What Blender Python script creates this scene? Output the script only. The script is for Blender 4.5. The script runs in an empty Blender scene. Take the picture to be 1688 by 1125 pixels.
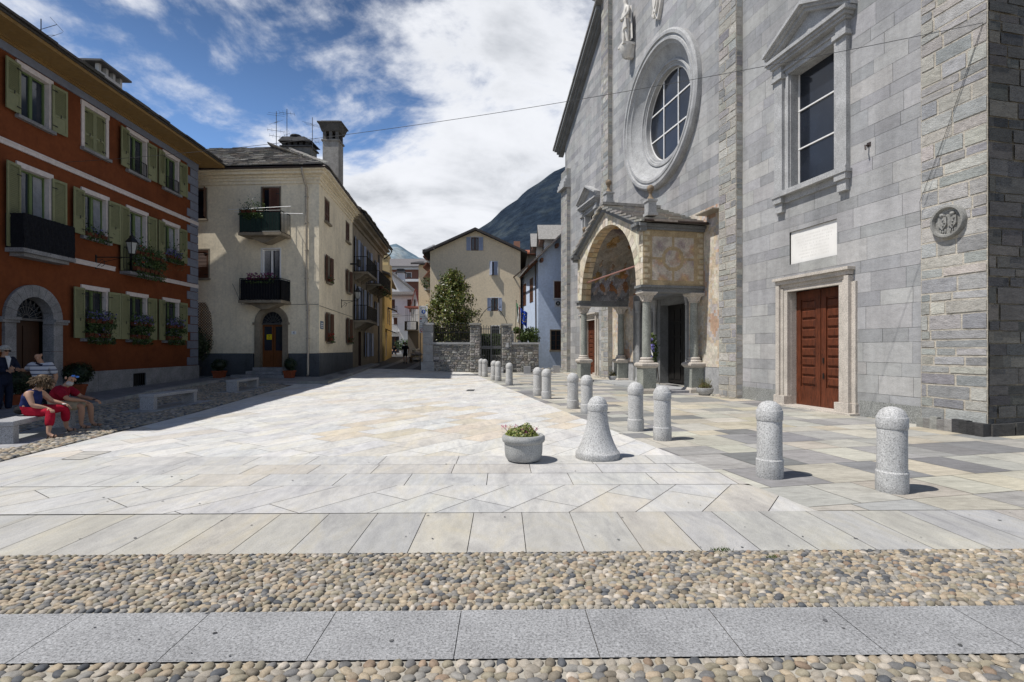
import bpy, bmesh, math, random
import numpy as np
from mathutils import Vector, Matrix
R = random.Random(7)
rad = math.radians
scene = bpy.context.scene
COL = scene.collection

# ---------------------------------------------------------------- site geometry
F, CX, YH, EYE = 860.0, 844.0, 575.0, 1.7      # focal length in photo pixels, principal point, horizon, eye height

def smooth(a, b, x):
    t = min(1.0, max(0.0, (x - a) / (b - a)))
    return t * t * (3 - 2 * t)

def G(x, y):                                    # the square rises gently towards the old street
    return max(0.0, min(y, 70.0) - 14.0) * (0.016 - 0.010 * smooth(-10, -1, x))

def gp(px, py, h=0.0):                          # measured photo point -> point on the ground (+h)
    g = 0.0
    for _ in range(25):
        y = F * (EYE - g - h) / (py - YH)
        x = (px - CX) / F * y
        g = G(x, y)
    return Vector((x, y, g + h))

class Fac:                                      # a vertical plane: s along it, z up, o outward
    def __init__(self, o, d, n):
        l = math.hypot(*d); self.o = o; self.d = (d[0] / l, d[1] / l)
        l = math.hypot(*n); self.n = (n[0] / l, n[1] / l)
    def P(self, s, z, o=0.0):
        return Vector((self.o[0] + self.d[0] * s + self.n[0] * o, self.o[1] + self.d[1] * s + self.n[1] * o, z))
    def pix(self, x, y, off=0.0):
        rx = (x - CX) / F; rz = (YH - y) / F
        ox = self.o[0] + self.n[0] * off; oy = self.o[1] + self.n[1] * off
        t = (ox * self.n[0] + oy * self.n[1]) / (rx * self.n[0] + self.n[1])
        return ((rx * t - ox) * self.d[0] + (t - oy) * self.d[1], EYE + rz * t)

def lin(c):
    c = c / 255.0
    return c / 12.92 if c <= 0.04045 else ((c + 0.055) / 1.055) ** 2.4
def S(r, g, b):
    return (lin(r), lin(g), lin(b))
def mul(c, k):
    return tuple(min(1.0, x * k) for x in c)
def vary(c, amt=0.12, hue=0.03):
    k = 1 + R.uniform(-amt, amt)
    return tuple(max(0.0, x * k * (1 + R.uniform(-hue, hue))) for x in c)
def mixc(a, b, t):
    return tuple(x + (y - x) * t for x, y in zip(a, b))

# ---------------------------------------------------------------- mesh collector
ROOT = {}                                        # object -> world position of its thing's origin

class MB:
    def __init__(self):
        self.v = []; self.f = []; self.c = []; self.s = []
    def add(self, vs, fs, col=None, sm=False):
        b = len(self.v)
        self.v.extend([tuple(p) for p in vs])
        for f in fs:
            self.f.append(tuple(i + b for i in f)); self.c.append(col); self.s.append(sm)
    def quad(self, a, b, c, d, col=None, sm=False):
        self.add([a, b, c, d], [(0, 1, 2, 3)], col, sm)
    def hexa(self, p, col=None):                 # p: bottom 4 (ccw from above), top 4
        self.add(p, [(3, 2, 1, 0), (4, 5, 6, 7), (0, 1, 5, 4), (1, 2, 6, 5), (2, 3, 7, 6), (3, 0, 4, 7)], col)
    def box(self, x0, x1, y0, y1, z0, z1, col=None):
        self.hexa([(x0, y0, z0), (x1, y0, z0), (x1, y1, z0), (x0, y1, z0), (x0, y0, z1), (x1, y0, z1), (x1, y1, z1), (x0, y1, z1)], col)
    def fbox(self, fc, s0, s1, z0, z1, o0, o1, col=None):
        P = fc.P
        a = [P(s0, z0, o0), P(s1, z0, o0), P(s1, z0, o1), P(s0, z0, o1), P(s0, z1, o0), P(s1, z1, o0), P(s1, z1, o1), P(s0, z1, o1)]
        cr = fc.d[0] * fc.n[1] - fc.d[1] * fc.n[0]
        if cr < 0:
            a = [a[3], a[2], a[1], a[0], a[7], a[6], a[5], a[4]]
        self.hexa(a, col)
    def fpoly(self, fc, pts, o0, o1, col=None):  # extruded polygon in the (s,z) plane of fc
        n = len(pts)
        area = sum(pts[i][0] * pts[(i + 1) % n][1] - pts[(i + 1) % n][0] * pts[i][1] for i in range(n))
        if area < 0: pts = pts[::-1]
        vs = [fc.P(s, z, o1) for s, z in pts] + [fc.P(s, z, o0) for s, z in pts]
        flip = (fc.d[0] * fc.n[1] - fc.d[1] * fc.n[0]) > 0     # outward winding check
        fs = [tuple(range(n)), tuple(range(2 * n - 1, n - 1, -1))] + [(i, i + n, (i + 1) % n + n, (i + 1) % n) for i in range(n)]
        if flip: fs = [f[::-1] for f in fs]
        self.add(vs, fs, col)
    def prism(self, pts, z0, z1, col=None, gz=False):
        n = len(pts)
        area = sum(pts[i][0] * pts[(i + 1) % n][1] - pts[(i + 1) % n][0] * pts[i][1] for i in range(n))
        if area < 0: pts = pts[::-1]
        g = [G(p[0], p[1]) if gz else 0.0 for p in pts]
        vs = [(p[0], p[1], z0 + h) for p, h in zip(pts, g)] + [(p[0], p[1], z1 + h) for p, h in zip(pts, g)]
        self.add(vs, [tuple(range(n - 1, -1, -1)), tuple(range(n, 2 * n))] + [(i, (i + 1) % n, (i + 1) % n + n, i + n) for i in range(n)], col)
    def tube(self, path, r, n=8, col=None, caps=True, sm=True):
        path = [Vector(p) for p in path]; rs = r if isinstance(r, (list, tuple)) else [r] * len(path)
        rings = []; up = None
        for i, p in enumerate(path):
            t = (path[min(i + 1, len(path) - 1)] - path[max(i - 1, 0)])
            if t.length < 1e-9: t = Vector((0, 0, 1))
            t.normalize()
            a = t.orthogonal() if up is None else (up - t * up.dot(t))
            if a.length < 1e-6: a = t.orthogonal()
            a.normalize(); up = a; b = t.cross(a)
            rings.append([p + (a * math.cos(k * 2 * math.pi / n) + b * math.sin(k * 2 * math.pi / n)) * rs[i] for k in range(n)])
        vs = [q for g in rings for q in g]; fs = []
        for i in range(len(path) - 1):
            for k in range(n):
                k2 = (k + 1) % n
                fs.append((i * n + k, i * n + k2, (i + 1) * n + k2, (i + 1) * n + k))
        self.add(vs, fs, col, sm)
        if caps:
            b = len(self.v) - len(vs)
            for f in (tuple(range(n - 1, -1, -1)), tuple(range((len(path) - 1) * n, len(path) * n))):
                self.f.append(tuple(i + b for i in f)); self.c.append(col); self.s.append(False)
    def lathe(self, prof, cen, n=24, col=None, sm=True):
        cx, cy, cz = cen; vs = []; fs = []; m = len(prof)
        for k in range(n):
            a = k * 2 * math.pi / n
            for r, z in prof: vs.append((cx + r * math.cos(a), cy + r * math.sin(a), cz + z))
        for k in range(n):
            k2 = (k + 1) % n
            for i in range(m - 1):
                fs.append((k * m + i, k2 * m + i, k2 * m + i + 1, k * m + i + 1))
        self.add(vs, fs, col, sm)
    def revolve(self, fc, sc, zc, prof, n=64, col=None, sm=True, a0=0.0, a1=2 * math.pi):
        full = abs(a1 - a0 - 2 * math.pi) < 1e-6; m = len(prof); kk = n if full else n + 1
        vs = []; fs = []
        for k in range(kk):
            a = a0 + (a1 - a0) * k / n
            for r, o in prof: vs.append(fc.P(sc + r * math.cos(a), zc + r * math.sin(a), o))
        for k in range(n):
            k2 = (k + 1) % kk
            for i in range(m - 1):
                fs.append((k * m + i, k * m + i + 1, k2 * m + i + 1, k2 * m + i))
        self.add(vs, fs, col, sm)
    def ball(self, c, r, n=10, m=7, col=None, sm=True, jit=0.0):
        c = Vector(c); r = r if isinstance(r, (list, tuple)) else (r, r, r); vs = []; fs = []
        for i in range(m + 1):
            t = math.pi * i / m
            for k in range(n):
                a = 2 * math.pi * k / n; j = 1 + R.uniform(-jit, jit)
                vs.append((c.x + r[0] * math.sin(t) * math.cos(a) * j, c.y + r[1] * math.sin(t) * math.sin(a) * j, c.z - r[2] * math.cos(t) * j))
        for i in range(m):
            for k in range(n):
                k2 = (k + 1) % n
                fs.append((i * n + k, i * n + k2, (i + 1) * n + k2, (i + 1) * n + k))
        self.add(vs, fs, col, sm)
    def build(self, name, mat, parent=None, loc=None, label=None, cat=None, group=None, kind=None, bevel=0.0):
        if parent is not None: loc = ROOT[parent.name]
        elif loc is None: loc = Vector((0, 0, 0))
        loc = Vector(loc)
        me = bpy.data.meshes.new(name)
        V = np.array(self.v, dtype=np.float64).reshape(-1, 3)
        me.from_pydata((V - np.array(loc)).tolist(), [], self.f)
        me.update()
        nl = len(me.loops); npo = len(me.polygons)
        li = np.empty(nl, np.int32); me.loops.foreach_get('vertex_index', li)
        lt = np.empty(npo, np.int32); me.polygons.foreach_get('loop_total', lt)
        nr = np.empty(npo * 3, np.float32); me.polygons.foreach_get('normal', nr); nr = nr.reshape(-1, 3)
        nrl = np.repeat(nr, lt, axis=0); W = V[li]
        tx, ty = -nrl[:, 1], nrl[:, 0]; l = np.sqrt(tx * tx + ty * ty) + 1e-9
        u = (W[:, 0] * tx + W[:, 1] * ty) / l; v = W[:, 2].copy()
        hz = np.abs(nrl[:, 2]) > 0.75
        u[hz] = W[hz, 0]; v[hz] = W[hz, 1]
        uv = me.uv_layers.new(name='UVMap')
        uv.data.foreach_set('uv', np.stack([u, v], 1).astype(np.float32).ravel())
        if any(c is not None for c in self.c):
            cc = np.array([(c if c is not None else (0.5, 0.5, 0.5)) for c in self.c], np.float32)
            cc = np.concatenate([cc[:, :3], np.ones((len(cc), 1), np.float32)], 1)
            at = me.attributes.new('Col', 'FLOAT_COLOR', 'CORNER')
            at.data.foreach_set('color', np.repeat(cc, lt, axis=0).astype(np.float32).ravel())
        me.polygons.foreach_set('use_smooth', np.array(self.s, dtype=bool))
        if any(self.s): me.set_sharp_from_angle(angle=rad(38))
        me.materials.append(mat)
        o = bpy.data.objects.new(name, me); COL.objects.link(o)
        if parent is not None:
            o.parent = parent
        else:
            o.location = loc
        ROOT[o.name] = loc
        if bevel:
            m = o.modifiers.new('bevel', 'BEVEL'); m.width = bevel; m.segments = 2; m.limit_method = 'ANGLE'; m.angle_limit = rad(50)
        tag(o, label, cat, group, kind)
        return o

def tag(o, label=None, cat=None, group=None, kind=None):
    if label: o['label'] = label
    if cat: o['category'] = cat
    if group: o['group'] = group
    if kind: o['kind'] = kind
    return o

def thing(name, label, cat, loc, group=None):
    o = bpy.data.objects.new(name, None); COL.objects.link(o)
    o.empty_display_size = 0.2; o.location = Vector(loc); ROOT[o.name] = Vector(loc)
    return tag(o, label, cat, group)

def copy_tree(o, loc=None, rotz=None, label=None, parent=None):
    c = o.copy(); COL.objects.link(c)
    if parent is not None: c.parent = parent
    if loc is not None: c.location = Vector(loc)
    if rotz is not None: c.rotation_euler = (0, 0, rotz)
    if label: c['label'] = label
    ROOT[c.name] = Vector(c.location)
    for ch in list(o.children): copy_tree(ch, parent=c)
    return c

def from_arrays(name, V, Fq, cols, mat, kind=None, smooth_=True, label=None, cat=None):   # big numpy mesh of quads
    me = bpy.data.meshes.new(name)
    me.vertices.add(len(V)); me.vertices.foreach_set('co', V.astype(np.float32).ravel())
    n = len(Fq); me.loops.add(n * 4); me.loops.foreach_set('vertex_index', Fq.astype(np.int32).ravel())
    me.polygons.add(n); me.polygons.foreach_set('loop_start', np.arange(0, n * 4, 4, dtype=np.int32))
    me.update(calc_edges=True); me.validate()
    me.polygons.foreach_set('use_smooth', np.full(len(me.polygons), smooth_, dtype=bool))
    at = me.attributes.new('Col', 'FLOAT_COLOR', 'POINT')
    at.data.foreach_set('color', np.concatenate([cols, np.ones((len(cols), 1))], 1).astype(np.float32).ravel())
    me.materials.append(mat)
    o = bpy.data.objects.new(name, me); COL.objects.link(o); ROOT[o.name] = Vector((0, 0, 0))
    return tag(o, label, cat, None, kind)

# ---------------------------------------------------------------- polygon helpers
def clip(poly, region):                          # Sutherland-Hodgman, convex region ccw
    out = poly
    n = len(region)
    for i in range(n):
        ax, ay = region[i]; bx, by = region[(i + 1) % n]
        inp = out; out = []
        if not inp: return []
        def side(p): return (bx - ax) * (p[1] - ay) - (by - ay) * (p[0] - ax)
        for j in range(len(inp)):
            p = inp[j]; q = inp[(j + 1) % len(inp)]
            sp, sq = side(p), side(q)
            if sp >= 0: out.append(p)
            if (sp >= 0) != (sq >= 0):
                t = sp / (sp - sq); out.append((p[0] + (q[0] - p[0]) * t, p[1] + (q[1] - p[1]) * t))
    return out
def ccw(p):
    n = len(p)
    return p if sum(p[i][0] * p[(i + 1) % n][1] - p[(i + 1) % n][0] * p[i][1] for i in range(n)) > 0 else p[::-1]
def parea(p):
    n = len(p)
    return abs(sum(p[i][0] * p[(i + 1) % n][1] - p[(i + 1) % n][0] * p[i][1] for i in range(n))) / 2
def subtract(rects, h):                          # rect minus rect, rect = (s0,s1,z0,z1)
    out = []
    for r in rects:
        s0, s1, z0, z1 = r
        a, b, c, d = max(s0, h[0]), min(s1, h[1]), max(z0, h[2]), min(z1, h[3])
        if a >= b or c >= d: out.append(r); continue
        if s0 < a: out.append((s0, a, z0, z1))
        if b < s1: out.append((b, s1, z0, z1))
        if z0 < c: out.append((a, b, z0, c))
        if d < z1: out.append((a, b, d, z1))
    return out

# ---------------------------------------------------------------- materials
class NT:
    def __init__(self, name):
        self.m = bpy.data.materials.new(name); self.m.use_nodes = True
        self.t = self.m.node_tree; self.n = self.t.nodes; self.l = self.t.links
        self.b = self.n['Principled BSDF']
    def node(self, typ, **kw):
        x = self.n.new(typ)
        for k, v in kw.items():
            if k.startswith('_'): setattr(x, k[1:], v)
            else:
                key = k.replace('__', ' ')
                x.inputs[key].default_value = v
        return x
    def link(self, a, b): self.l.new(a, b)
    def coord(self, kind='Object', scale=(1, 1, 1), rot=(0, 0, 0)):
        c = self.n.new('ShaderNodeTexCoord'); m = self.n.new('ShaderNodeMapping')
        m.inputs['Scale'].default_value = scale; m.inputs['Rotation'].default_value = rot
        self.link(c.outputs[kind], m.inputs['Vector']); return m.outputs['Vector']
    def noise(self, vec, scale, detail=4, rough=0.55, dist=0.0):
        x = self.node('ShaderNodeTexNoise', Scale=scale, Detail=detail, Roughness=rough, Distortion=dist)
        self.link(vec, x.inputs['Vector']); return x.outputs['Fac']
    def ramp(self, fac, stops, interp='LINEAR'):
        r = self.n.new('ShaderNodeValToRGB'); r.color_ramp.interpolation = interp
        e = r.color_ramp.elements
        while len(e) > 1: e.remove(e[0])
        for i, (p, c) in enumerate(stops):
            el = e[0] if i == 0 else e.new(p)
            el.position = p; el.color = (c[0], c[1], c[2], 1) if isinstance(c, (tuple, list)) else (c, c, c, 1)
        self.link(fac, r.inputs['Fac']); return r.outputs['Color']
    def mix(self, a, b, fac=1.0, mode='MULTIPLY'):
        x = self.n.new('ShaderNodeMix'); x.data_type = 'RGBA'; x.blend_type = mode
        for s, v in ((6, a), (7, b)):
            if hasattr(v, 'is_output'): self.link(v, x.inputs[s])
            else: x.inputs[s].default_value = (v[0], v[1], v[2], 1)
        if hasattr(fac, 'is_output'): self.link(fac, x.inputs[0])
        else: x.inputs[0].default_value = fac
        return x.outputs[2]
    def attr(self, name='Col'):
        a = self.n.new('ShaderNodeAttribute'); a.attribute_name = name; return a.outputs['Color']
    def bump(self, h, strength=0.3, dist=0.02):
        b = self.node('ShaderNodeBump', Strength=strength, Distance=dist); self.link(h, b.inputs['Height'])
        self.link(b.outputs['Normal'], self.b.inputs['Normal']); return b
    def out(self, col, rough=0.8, spec=0.3, metal=0.0):
        if hasattr(col, 'is_output'): self.link(col, self.b.inputs['Base Color'])
        else: self.b.inputs['Base Color'].default_value = (col[0], col[1], col[2], 1)
        self.b.inputs['Roughness'].default_value = rough; self.b.inputs['Specular IOR Level'].default_value = spec
        self.b.inputs['Metallic'].default_value = metal
        return self.m

def mat_plaster(name, col, stain=0.25, scale=1.0, dirt=(0.25, 0.23, 0.2), bump=0.15, base=0.35):
    n = NT(name); v = n.coord('Object')
    a = n.noise(v, 0.7 * scale, 6, 0.6); b = n.noise(v, 9 * scale, 5, 0.6)
    c = n.ramp(a, [(0.25, mul(col, 1 - stain)), (0.5, col), (0.8, mul(col, 1 + stain * 0.5))])
    c = n.mix(c, n.ramp(b, [(0.3, 0.86), (0.7, 1.06)]), 1.0)
    vs = n.coord('Object', (3.0, 3.0, 0.25)); st = n.noise(vs, 1.3, 5, 0.65)
    c = n.mix(c, mul(dirt, 1.0), n.ramp(st, [(0.52, 0.0), (0.8, 0.35 * stain * 4)]), 'MIX')
    c = n.mix(c, n.ramp(n.noise(v, 2.6 * scale, 9, 0.72, 0.8), [(0.34, 1 - stain * .5), (0.5, 1.0), (0.68, 1 + stain * .25)]))
    sep = n.n.new('ShaderNodeSeparateXYZ'); n.link(v, sep.inputs[0]); w = n.node('ShaderNodeMath', _operation='MULTIPLY_ADD'); n.link(n.noise(v, 1.7, 6, .7), w.inputs[0]); w.inputs[1].default_value = 2.2; n.link(sep.outputs[2], w.inputs[2])
    mr = n.node('ShaderNodeMapRange'); n.link(w.outputs[0], mr.inputs[0])
    for i_, k_ in ((1, 1.2), (2, 3.4), (3, 1 - base), (4, 1.0)): mr.inputs[i_].default_value = k_
    c = n.mix(c, mr.outputs[0])
    n.bump(n.noise(v, 14, 8, .7), bump, 0.02)
    return n.out(c, 0.92, 0.2)

def mat_col(name, amt=0.25, scale=6.0, bump=0.25, bscale=30.0, bdist=0.01, rough=0.85, spec=0.25, stretch=(1, 1, 1), kind='Object', speck=0.0, stain=0.0, blotch=0.0):
    n = NT(name); v = n.coord(kind, stretch)
    a = n.noise(v, scale, 7, 0.62, 0.3); b = n.noise(v, scale * 6, 5, 0.6)
    c = n.mix(n.attr(), n.ramp(a, [(0.25, 1 - amt), (0.5, 1.0), (0.75, 1 + amt * 0.7)]))
    c = n.mix(c, n.ramp(b, [(0.3, 1 - amt * 0.6), (0.7, 1 + amt * 0.4)]))
    if stain:
        s = n.noise(n.coord('Object', (1.2, 1.2, 0.18)), 0.9, 6, 0.65)
        c = n.mix(c, n.ramp(s, [(0.4, 1.0), (0.72, 1 - stain)]))
        s2 = n.noise(n.coord('Object', (0.22, 0.22, 0.22)), 1.0, 4, 0.6)
        c = n.mix(c, n.ramp(s2, [(0.3, 1 - stain * 0.5), (0.7, 1 + stain * 0.35)]))
    if blotch:
        w_ = n.noise(n.coord('Object', (1.6, .6, 1), (0, 0, .9)), 1.1, 8, .7, 1.6)
        c = n.mix(c, n.ramp(w_, [(.32, (1 - blotch, 1 - blotch, 1 - blotch * .9)), (.5, 1.0), (.66, (1.03, 1.0, 1 - blotch * .35))]))
    if speck:
        s = n.noise(n.coord(kind), 90, 2, 0.5)
        c = n.mix(c, n.ramp(s, [(0.36, 1 - speck), (0.46, 1.0), (0.62, 1.0), (0.7, 1 + speck * 0.4)]))
    h = n.noise(n.coord(kind, stretch), bscale, 6, 0.65)
    n.bump(h, bump, bdist)
    return n.out(c, rough, spec)

def mat_granite(name, col, dark=0.35, scale=75.0, light=1.25, bump=0.1, stain=0.15, base=0.0):
    n = NT(name); v = n.coord('Object')
    a = n.noise(v, scale, 3, 0.6); b = n.noise(v, scale * 2.3, 2, 0.5)
    c = n.ramp(a, [(0.34, mul(col, dark)), (0.44, mul(col, 0.85)), (0.56, col), (0.68, mul(col, light))])
    c = n.mix(c, n.ramp(b, [(0.32, 0.55), (0.45, 1.0), (0.7, 1.12)]))
    c = n.mix(c, n.ramp(n.noise(v, 2.0, 5, 0.6), [(0.3, 1 - stain), (0.7, 1 + stain * 0.6)]))
    if base:
        sep = n.n.new('ShaderNodeSeparateXYZ'); n.link(v, sep.inputs[0]); w = n.node('ShaderNodeMath', _operation='MULTIPLY_ADD'); n.link(n.noise(v, 7, 5, .7), w.inputs[0]); w.inputs[1].default_value = .22; n.link(sep.outputs[2], w.inputs[2])
        mr = n.node('ShaderNodeMapRange'); n.link(w.outputs[0], mr.inputs[0])
        for i_, k_ in ((1, .07), (2, .26), (3, 1 - base), (4, 1.0)): mr.inputs[i_].default_value = k_
        c = n.mix(c, mr.outputs[0]); c = n.mix(c, n.ramp(n.noise(n.coord('Object', (9, 9, 1.2)), 1.0, 5, .6), [(.4, 1.0), (.7, .84)]))
    n.bump(a, bump, 0.004)
    return n.out(c, 0.75, 0.3)

def mat_flat(name, col, rough=0.6, spec=0.3, metal=0.0, amt=0.18, scale=8.0, bump=0.0, bscale=60.0):
    n = NT(name); v = n.coord('Object')
    c = n.ramp(n.noise(v, scale, 5, 0.6), [(0.25, mul(col, 1 - amt)), (0.75, mul(col, 1 + amt))])
    if bump: n.bump(n.noise(v, bscale, 4), bump, 0.005)
    return n.out(c, rough, spec, metal)

def mat_wood(name, col, scale=(14, 14, 1.2), rough=0.55, amt=0.4):
    n = NT(name); v = n.coord('Object', scale)
    a = n.noise(v, 2.0, 6, 0.65, 1.2)
    c = n.ramp(a, [(0.25, mul(col, 1 - amt)), (0.55, col), (0.8, mul(col, 1 + amt * 0.6))])
    c = n.mix(c, n.ramp(n.noise(n.coord('Object'), 1.5, 4), [(0.3, 0.8), (0.7, 1.1)]))
    n.bump(a, 0.15, 0.004)
    return n.out(c, rough, 0.35)

def mat_glass(name, col=(0.02, 0.025, 0.035), rough=0.06):
    n = NT(name); v = n.coord('Object')
    c = n.ramp(n.noise(v, 0.8, 3), [(0.3, mul(col, 0.6)), (0.7, mul(col, 1.5))])
    h = n.noise(v, 1.2, 2); n.bump(h, 0.03, 0.05)
    return n.out(c, rough, 0.5)

def mat_leaf(name, rough=0.45, spec=0.4):
    n = NT(name); v = n.coord('Object')
    c = n.mix(n.attr(), n.ramp(n.noise(v, 3.0, 3), [(0.3, 0.75), (0.7, 1.2)]))
    n.out(c, rough, spec)
    n.b.inputs['Subsurface Weight'].default_value = 0.0
    t = n.n.new('ShaderNodeBsdfTranslucent'); mx = n.n.new('ShaderNodeMixShader'); mx.inputs[0].default_value = 0.25
    n.link(c, t.inputs['Color']); n.link(n.b.outputs[0], mx.inputs[1]); n.link(t.outputs[0], mx.inputs[2])
    n.link(mx.outputs[0], n.n['Material Output'].inputs['Surface'])
    return n.m

M = {}
M['ground'] = mat_flat('ground_mortar', (0.175, 0.16, 0.14), 0.95, 0.1, amt=0.3, scale=3)
M['mortar'] = mat_flat('pebble_mortar', (0.36, 0.335, 0.285), 0.95, 0.1, amt=0.25, scale=14, bump=0.4, bscale=90)
M['gneiss'] = mat_col('gneiss_paving', 0.17, 2.4, 0.25, 26, 0.006, 0.8, 0.3, (1.0, 0.34, 1.0), speck=0.2, blotch=0.22)
M['gneiss_old'] = mat_col('old_paving', 0.30, 2.6, 0.3, 20, 0.01, 0.8, 0.3, (0.45, 1.0, 1.0), speck=0.16)
M['pebble'] = mat_col('river_pebbles', 0.30, 22, 0.35, 90, 0.004, 0.7, 0.3)
M['strip'] = mat_granite('granite_strip', (0.315, 0.315, 0.315), 0.5, 60, 1.3, 0.15, 0.2)
M['granite'] = mat_granite('bollard_granite', (0.52, 0.515, 0.50), 0.45, 60, 1.18, 0.2, 0.16, .38)
M['bench'] = mat_granite('bench_granite', (0.36, 0.36, 0.365), 0.5, 60, 1.2, 0.1)
M['kerb'] = mat_col('kerb_stone', 0.3, 3, 0.25, 25, 0.01, 0.85, 0.2, speck=0.15)
M['asphalt'] = mat_flat('street_setts', (0.085, 0.082, 0.08), 0.9, 0.2, amt=0.4, scale=9, bump=0.5, bscale=18)
M['ashlar'] = mat_col('ashlar_stone', 0.17, 4, 0.55, 30, 0.012, 0.88, 0.2, (1, 1, 2.2), speck=0.12, stain=0.32)
M['rubble'] = mat_col('coursed_rubble', 0.34, 6, 0.8, 22, 0.03, 0.9, 0.2, (1, 1, 2.6), speck=0.12, stain=0.2)
M['fieldstone'] = mat_col('field_stone', 0.4, 9, 0.8, 20, 0.03, 0.92, 0.15, speck=0.1)
M['trim'] = mat_granite('grey_trim_stone', (0.42, 0.42, 0.415), 0.6, 40, 1.12, 0.15, 0.25)
M['trim_dark'] = mat_granite('dark_trim_stone', (0.2, 0.205, 0.205), 0.6, 40, 1.15, 0.15, 0.25)
M['pinkstone'] = mat_granite('pinkish_door_stone', (0.54, 0.49, 0.43), 0.75, 35, 1.06, 0.15, 0.2)
M['greenstone'] = mat_granite('green_column_stone', (0.30, 0.31, 0.275), 0.7, 28, 1.15, 0.12, 0.3)
M['marble'] = mat_flat('white_marble', (0.78, 0.76, 0.72), 0.5, 0.4, amt=0.08, scale=2)
M['statue'] = mat_flat('carved_marble', (0.62, 0.59, 0.54), 0.7, 0.3, amt=0.15, scale=5)
M['speckplinth'] = mat_granite('speckled_plinth', (0.27, 0.275, 0.26), 0.35, 45, 1.5, 0.2)
M['fresco'] = mat_col('faded_fresco', 0.35, 3.2, 0.1, 30, 0.004, 0.95, 0.1, (1, 1, 1))
M['roofstone'] = mat_col('stone_roof_slabs', 0.35, 7, 0.6, 24, 0.02, 0.92, 0.15, speck=0.1)
M['orange'] = mat_plaster('orange_plaster', S(112, 61, 34), 0.34, 1.0, S(90, 50, 30))
M['bluegrey'] = mat_plaster('blue_grey_plaster', S(120, 125, 138), 0.15)
M['ochre'] = mat_plaster('ochre_plaster', S(140, 112, 70), 0.15)
M['band'] = mat_plaster('white_band_plaster', S(205, 196, 192), 0.12)
M['plinth_o'] = mat_granite('grey_plinth_stone', (0.25, 0.25, 0.255), 0.7, 30, 1.1, 0.2, 0.3)
M['cream'] = mat_plaster('cream_plaster', S(238, 225, 198), 0.18, 1.0, S(120, 105, 85))
M['greyplaster'] = mat_plaster('weathered_plaster', S(140, 130, 114), 0.35, 1.0, S(70, 64, 56))
M['darkplinth'] = mat_plaster('dark_plinth_render', S(88, 92, 96), 0.3, 1.5, S(50, 50, 50))
M['beige'] = mat_plaster('beige_plaster', S(230, 213, 184), 0.08, 0.8)
M['bluewall'] = mat_plaster('pale_blue_plaster', S(192, 206, 228), 0.1, 0.8)
M['yellow'] = mat_plaster('yellow_plaster', S(206, 180, 120), 0.18)
M['white'] = mat_plaster('white_plaster', S(215, 215, 214), 0.12)
M['brownwall'] = mat_plaster('brown_plaster', S(120, 84, 72), 0.15)
M['whitepaint'] = mat_flat('white_paint', (0.78, 0.77, 0.75), 0.5, 0.4, amt=0.06)
M['greenpaint'] = mat_flat('sage_green_paint', S(122, 124, 92), 0.55, 0.35, amt=0.12)
M['sash'] = mat_flat('green_sash_paint', S(92, 110, 70), 0.5, 0.35, amt=0.12)
M['brownpaint'] = mat_wood('brown_shutter_wood', S(88, 54, 36))
M['bluepaint'] = mat_flat('grey_blue_paint', S(150, 160, 182), 0.55, 0.35, amt=0.1)
M['redwood'] = mat_wood('reddish_door_wood', S(96, 50, 30), (9, 9, 1.6), 0.5, 0.75)
M['doorwood'] = mat_wood('dark_door_wood', S(60, 38, 24))
M['orangewood'] = mat_wood('orange_door_wood', S(108, 62, 26))
M['blackdoor'] = mat_wood('black_bronze_door', (0.012, 0.011, 0.010))
M['raftwood'] = mat_wood('rafter_wood', S(104, 66, 40))
M['iron'] = mat_flat('black_iron', (0.018, 0.018, 0.018), 0.5, 0.4, 0.3)
M['greyiron'] = mat_flat('grey_iron', (0.10, 0.10, 0.10), 0.5, 0.4, 0.3)
M['zinc'] = mat_flat('zinc_pipe', (0.42, 0.37, 0.30), 0.5, 0.4, 0.4)
M['darkmetal'] = mat_flat('brown_metal', (0.05, 0.035, 0.03), 0.5, 0.4, 0.2)
M['glass'] = mat_glass('window_glass')
M['glassdark'] = mat_glass('church_glass', (0.012, 0.015, 0.022), 0.10)
M['dark'] = mat_flat('dark_interior', (0.006, 0.006, 0.007), 0.9, 0.1)
M['curtain'] = mat_flat('white_curtain', (0.6, 0.6, 0.62), 0.9, 0.1)
M['cloth_dark'] = mat_flat('dark_cloth', (0.012, 0.013, 0.016), 0.9, 0.1, amt=0.5, scale=20)
M['bamboo'] = mat_flat('green_screen', (0.025, 0.045, 0.038), 0.85, 0.1, amt=0.5, scale=25)
M['leaf'] = mat_leaf('leaves')
M['magleaf'] = mat_leaf('glossy_leaves', 0.34, 0.5)
M['flower'] = mat_col('petals', 0.15, 20, 0.0, 30, 0.004, 0.7, 0.2)
M['bark'] = mat_flat('bark', (0.10, 0.08, 0.06), 0.95, 0.1, amt=0.4, scale=12, bump=0.6, bscale=30)
M['terracotta'] = mat_flat('terracotta', S(126, 66, 42), 0.85, 0.2, amt=0.2)
M['boxpot'] = mat_flat('weathered_terracotta', S(88, 52, 38), .9, .15, amt=.3)
M['darkpot'] = mat_flat('dark_pot', (0.06, 0.055, 0.05), 0.8, 0.2)
M['soil'] = mat_flat('soil', (0.04, 0.03, 0.02), 1.0, 0.05, amt=0.5, scale=30)
M['forest'] = None
M['colpaint'] = mat_col('painted_parts', 0.08, 6, 0.0, 30, 0.004, 0.6, 0.3)
M['signtext'] = mat_flat('sign_text', (0.05, 0.05, 0.06), 0.6, 0.3)
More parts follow.
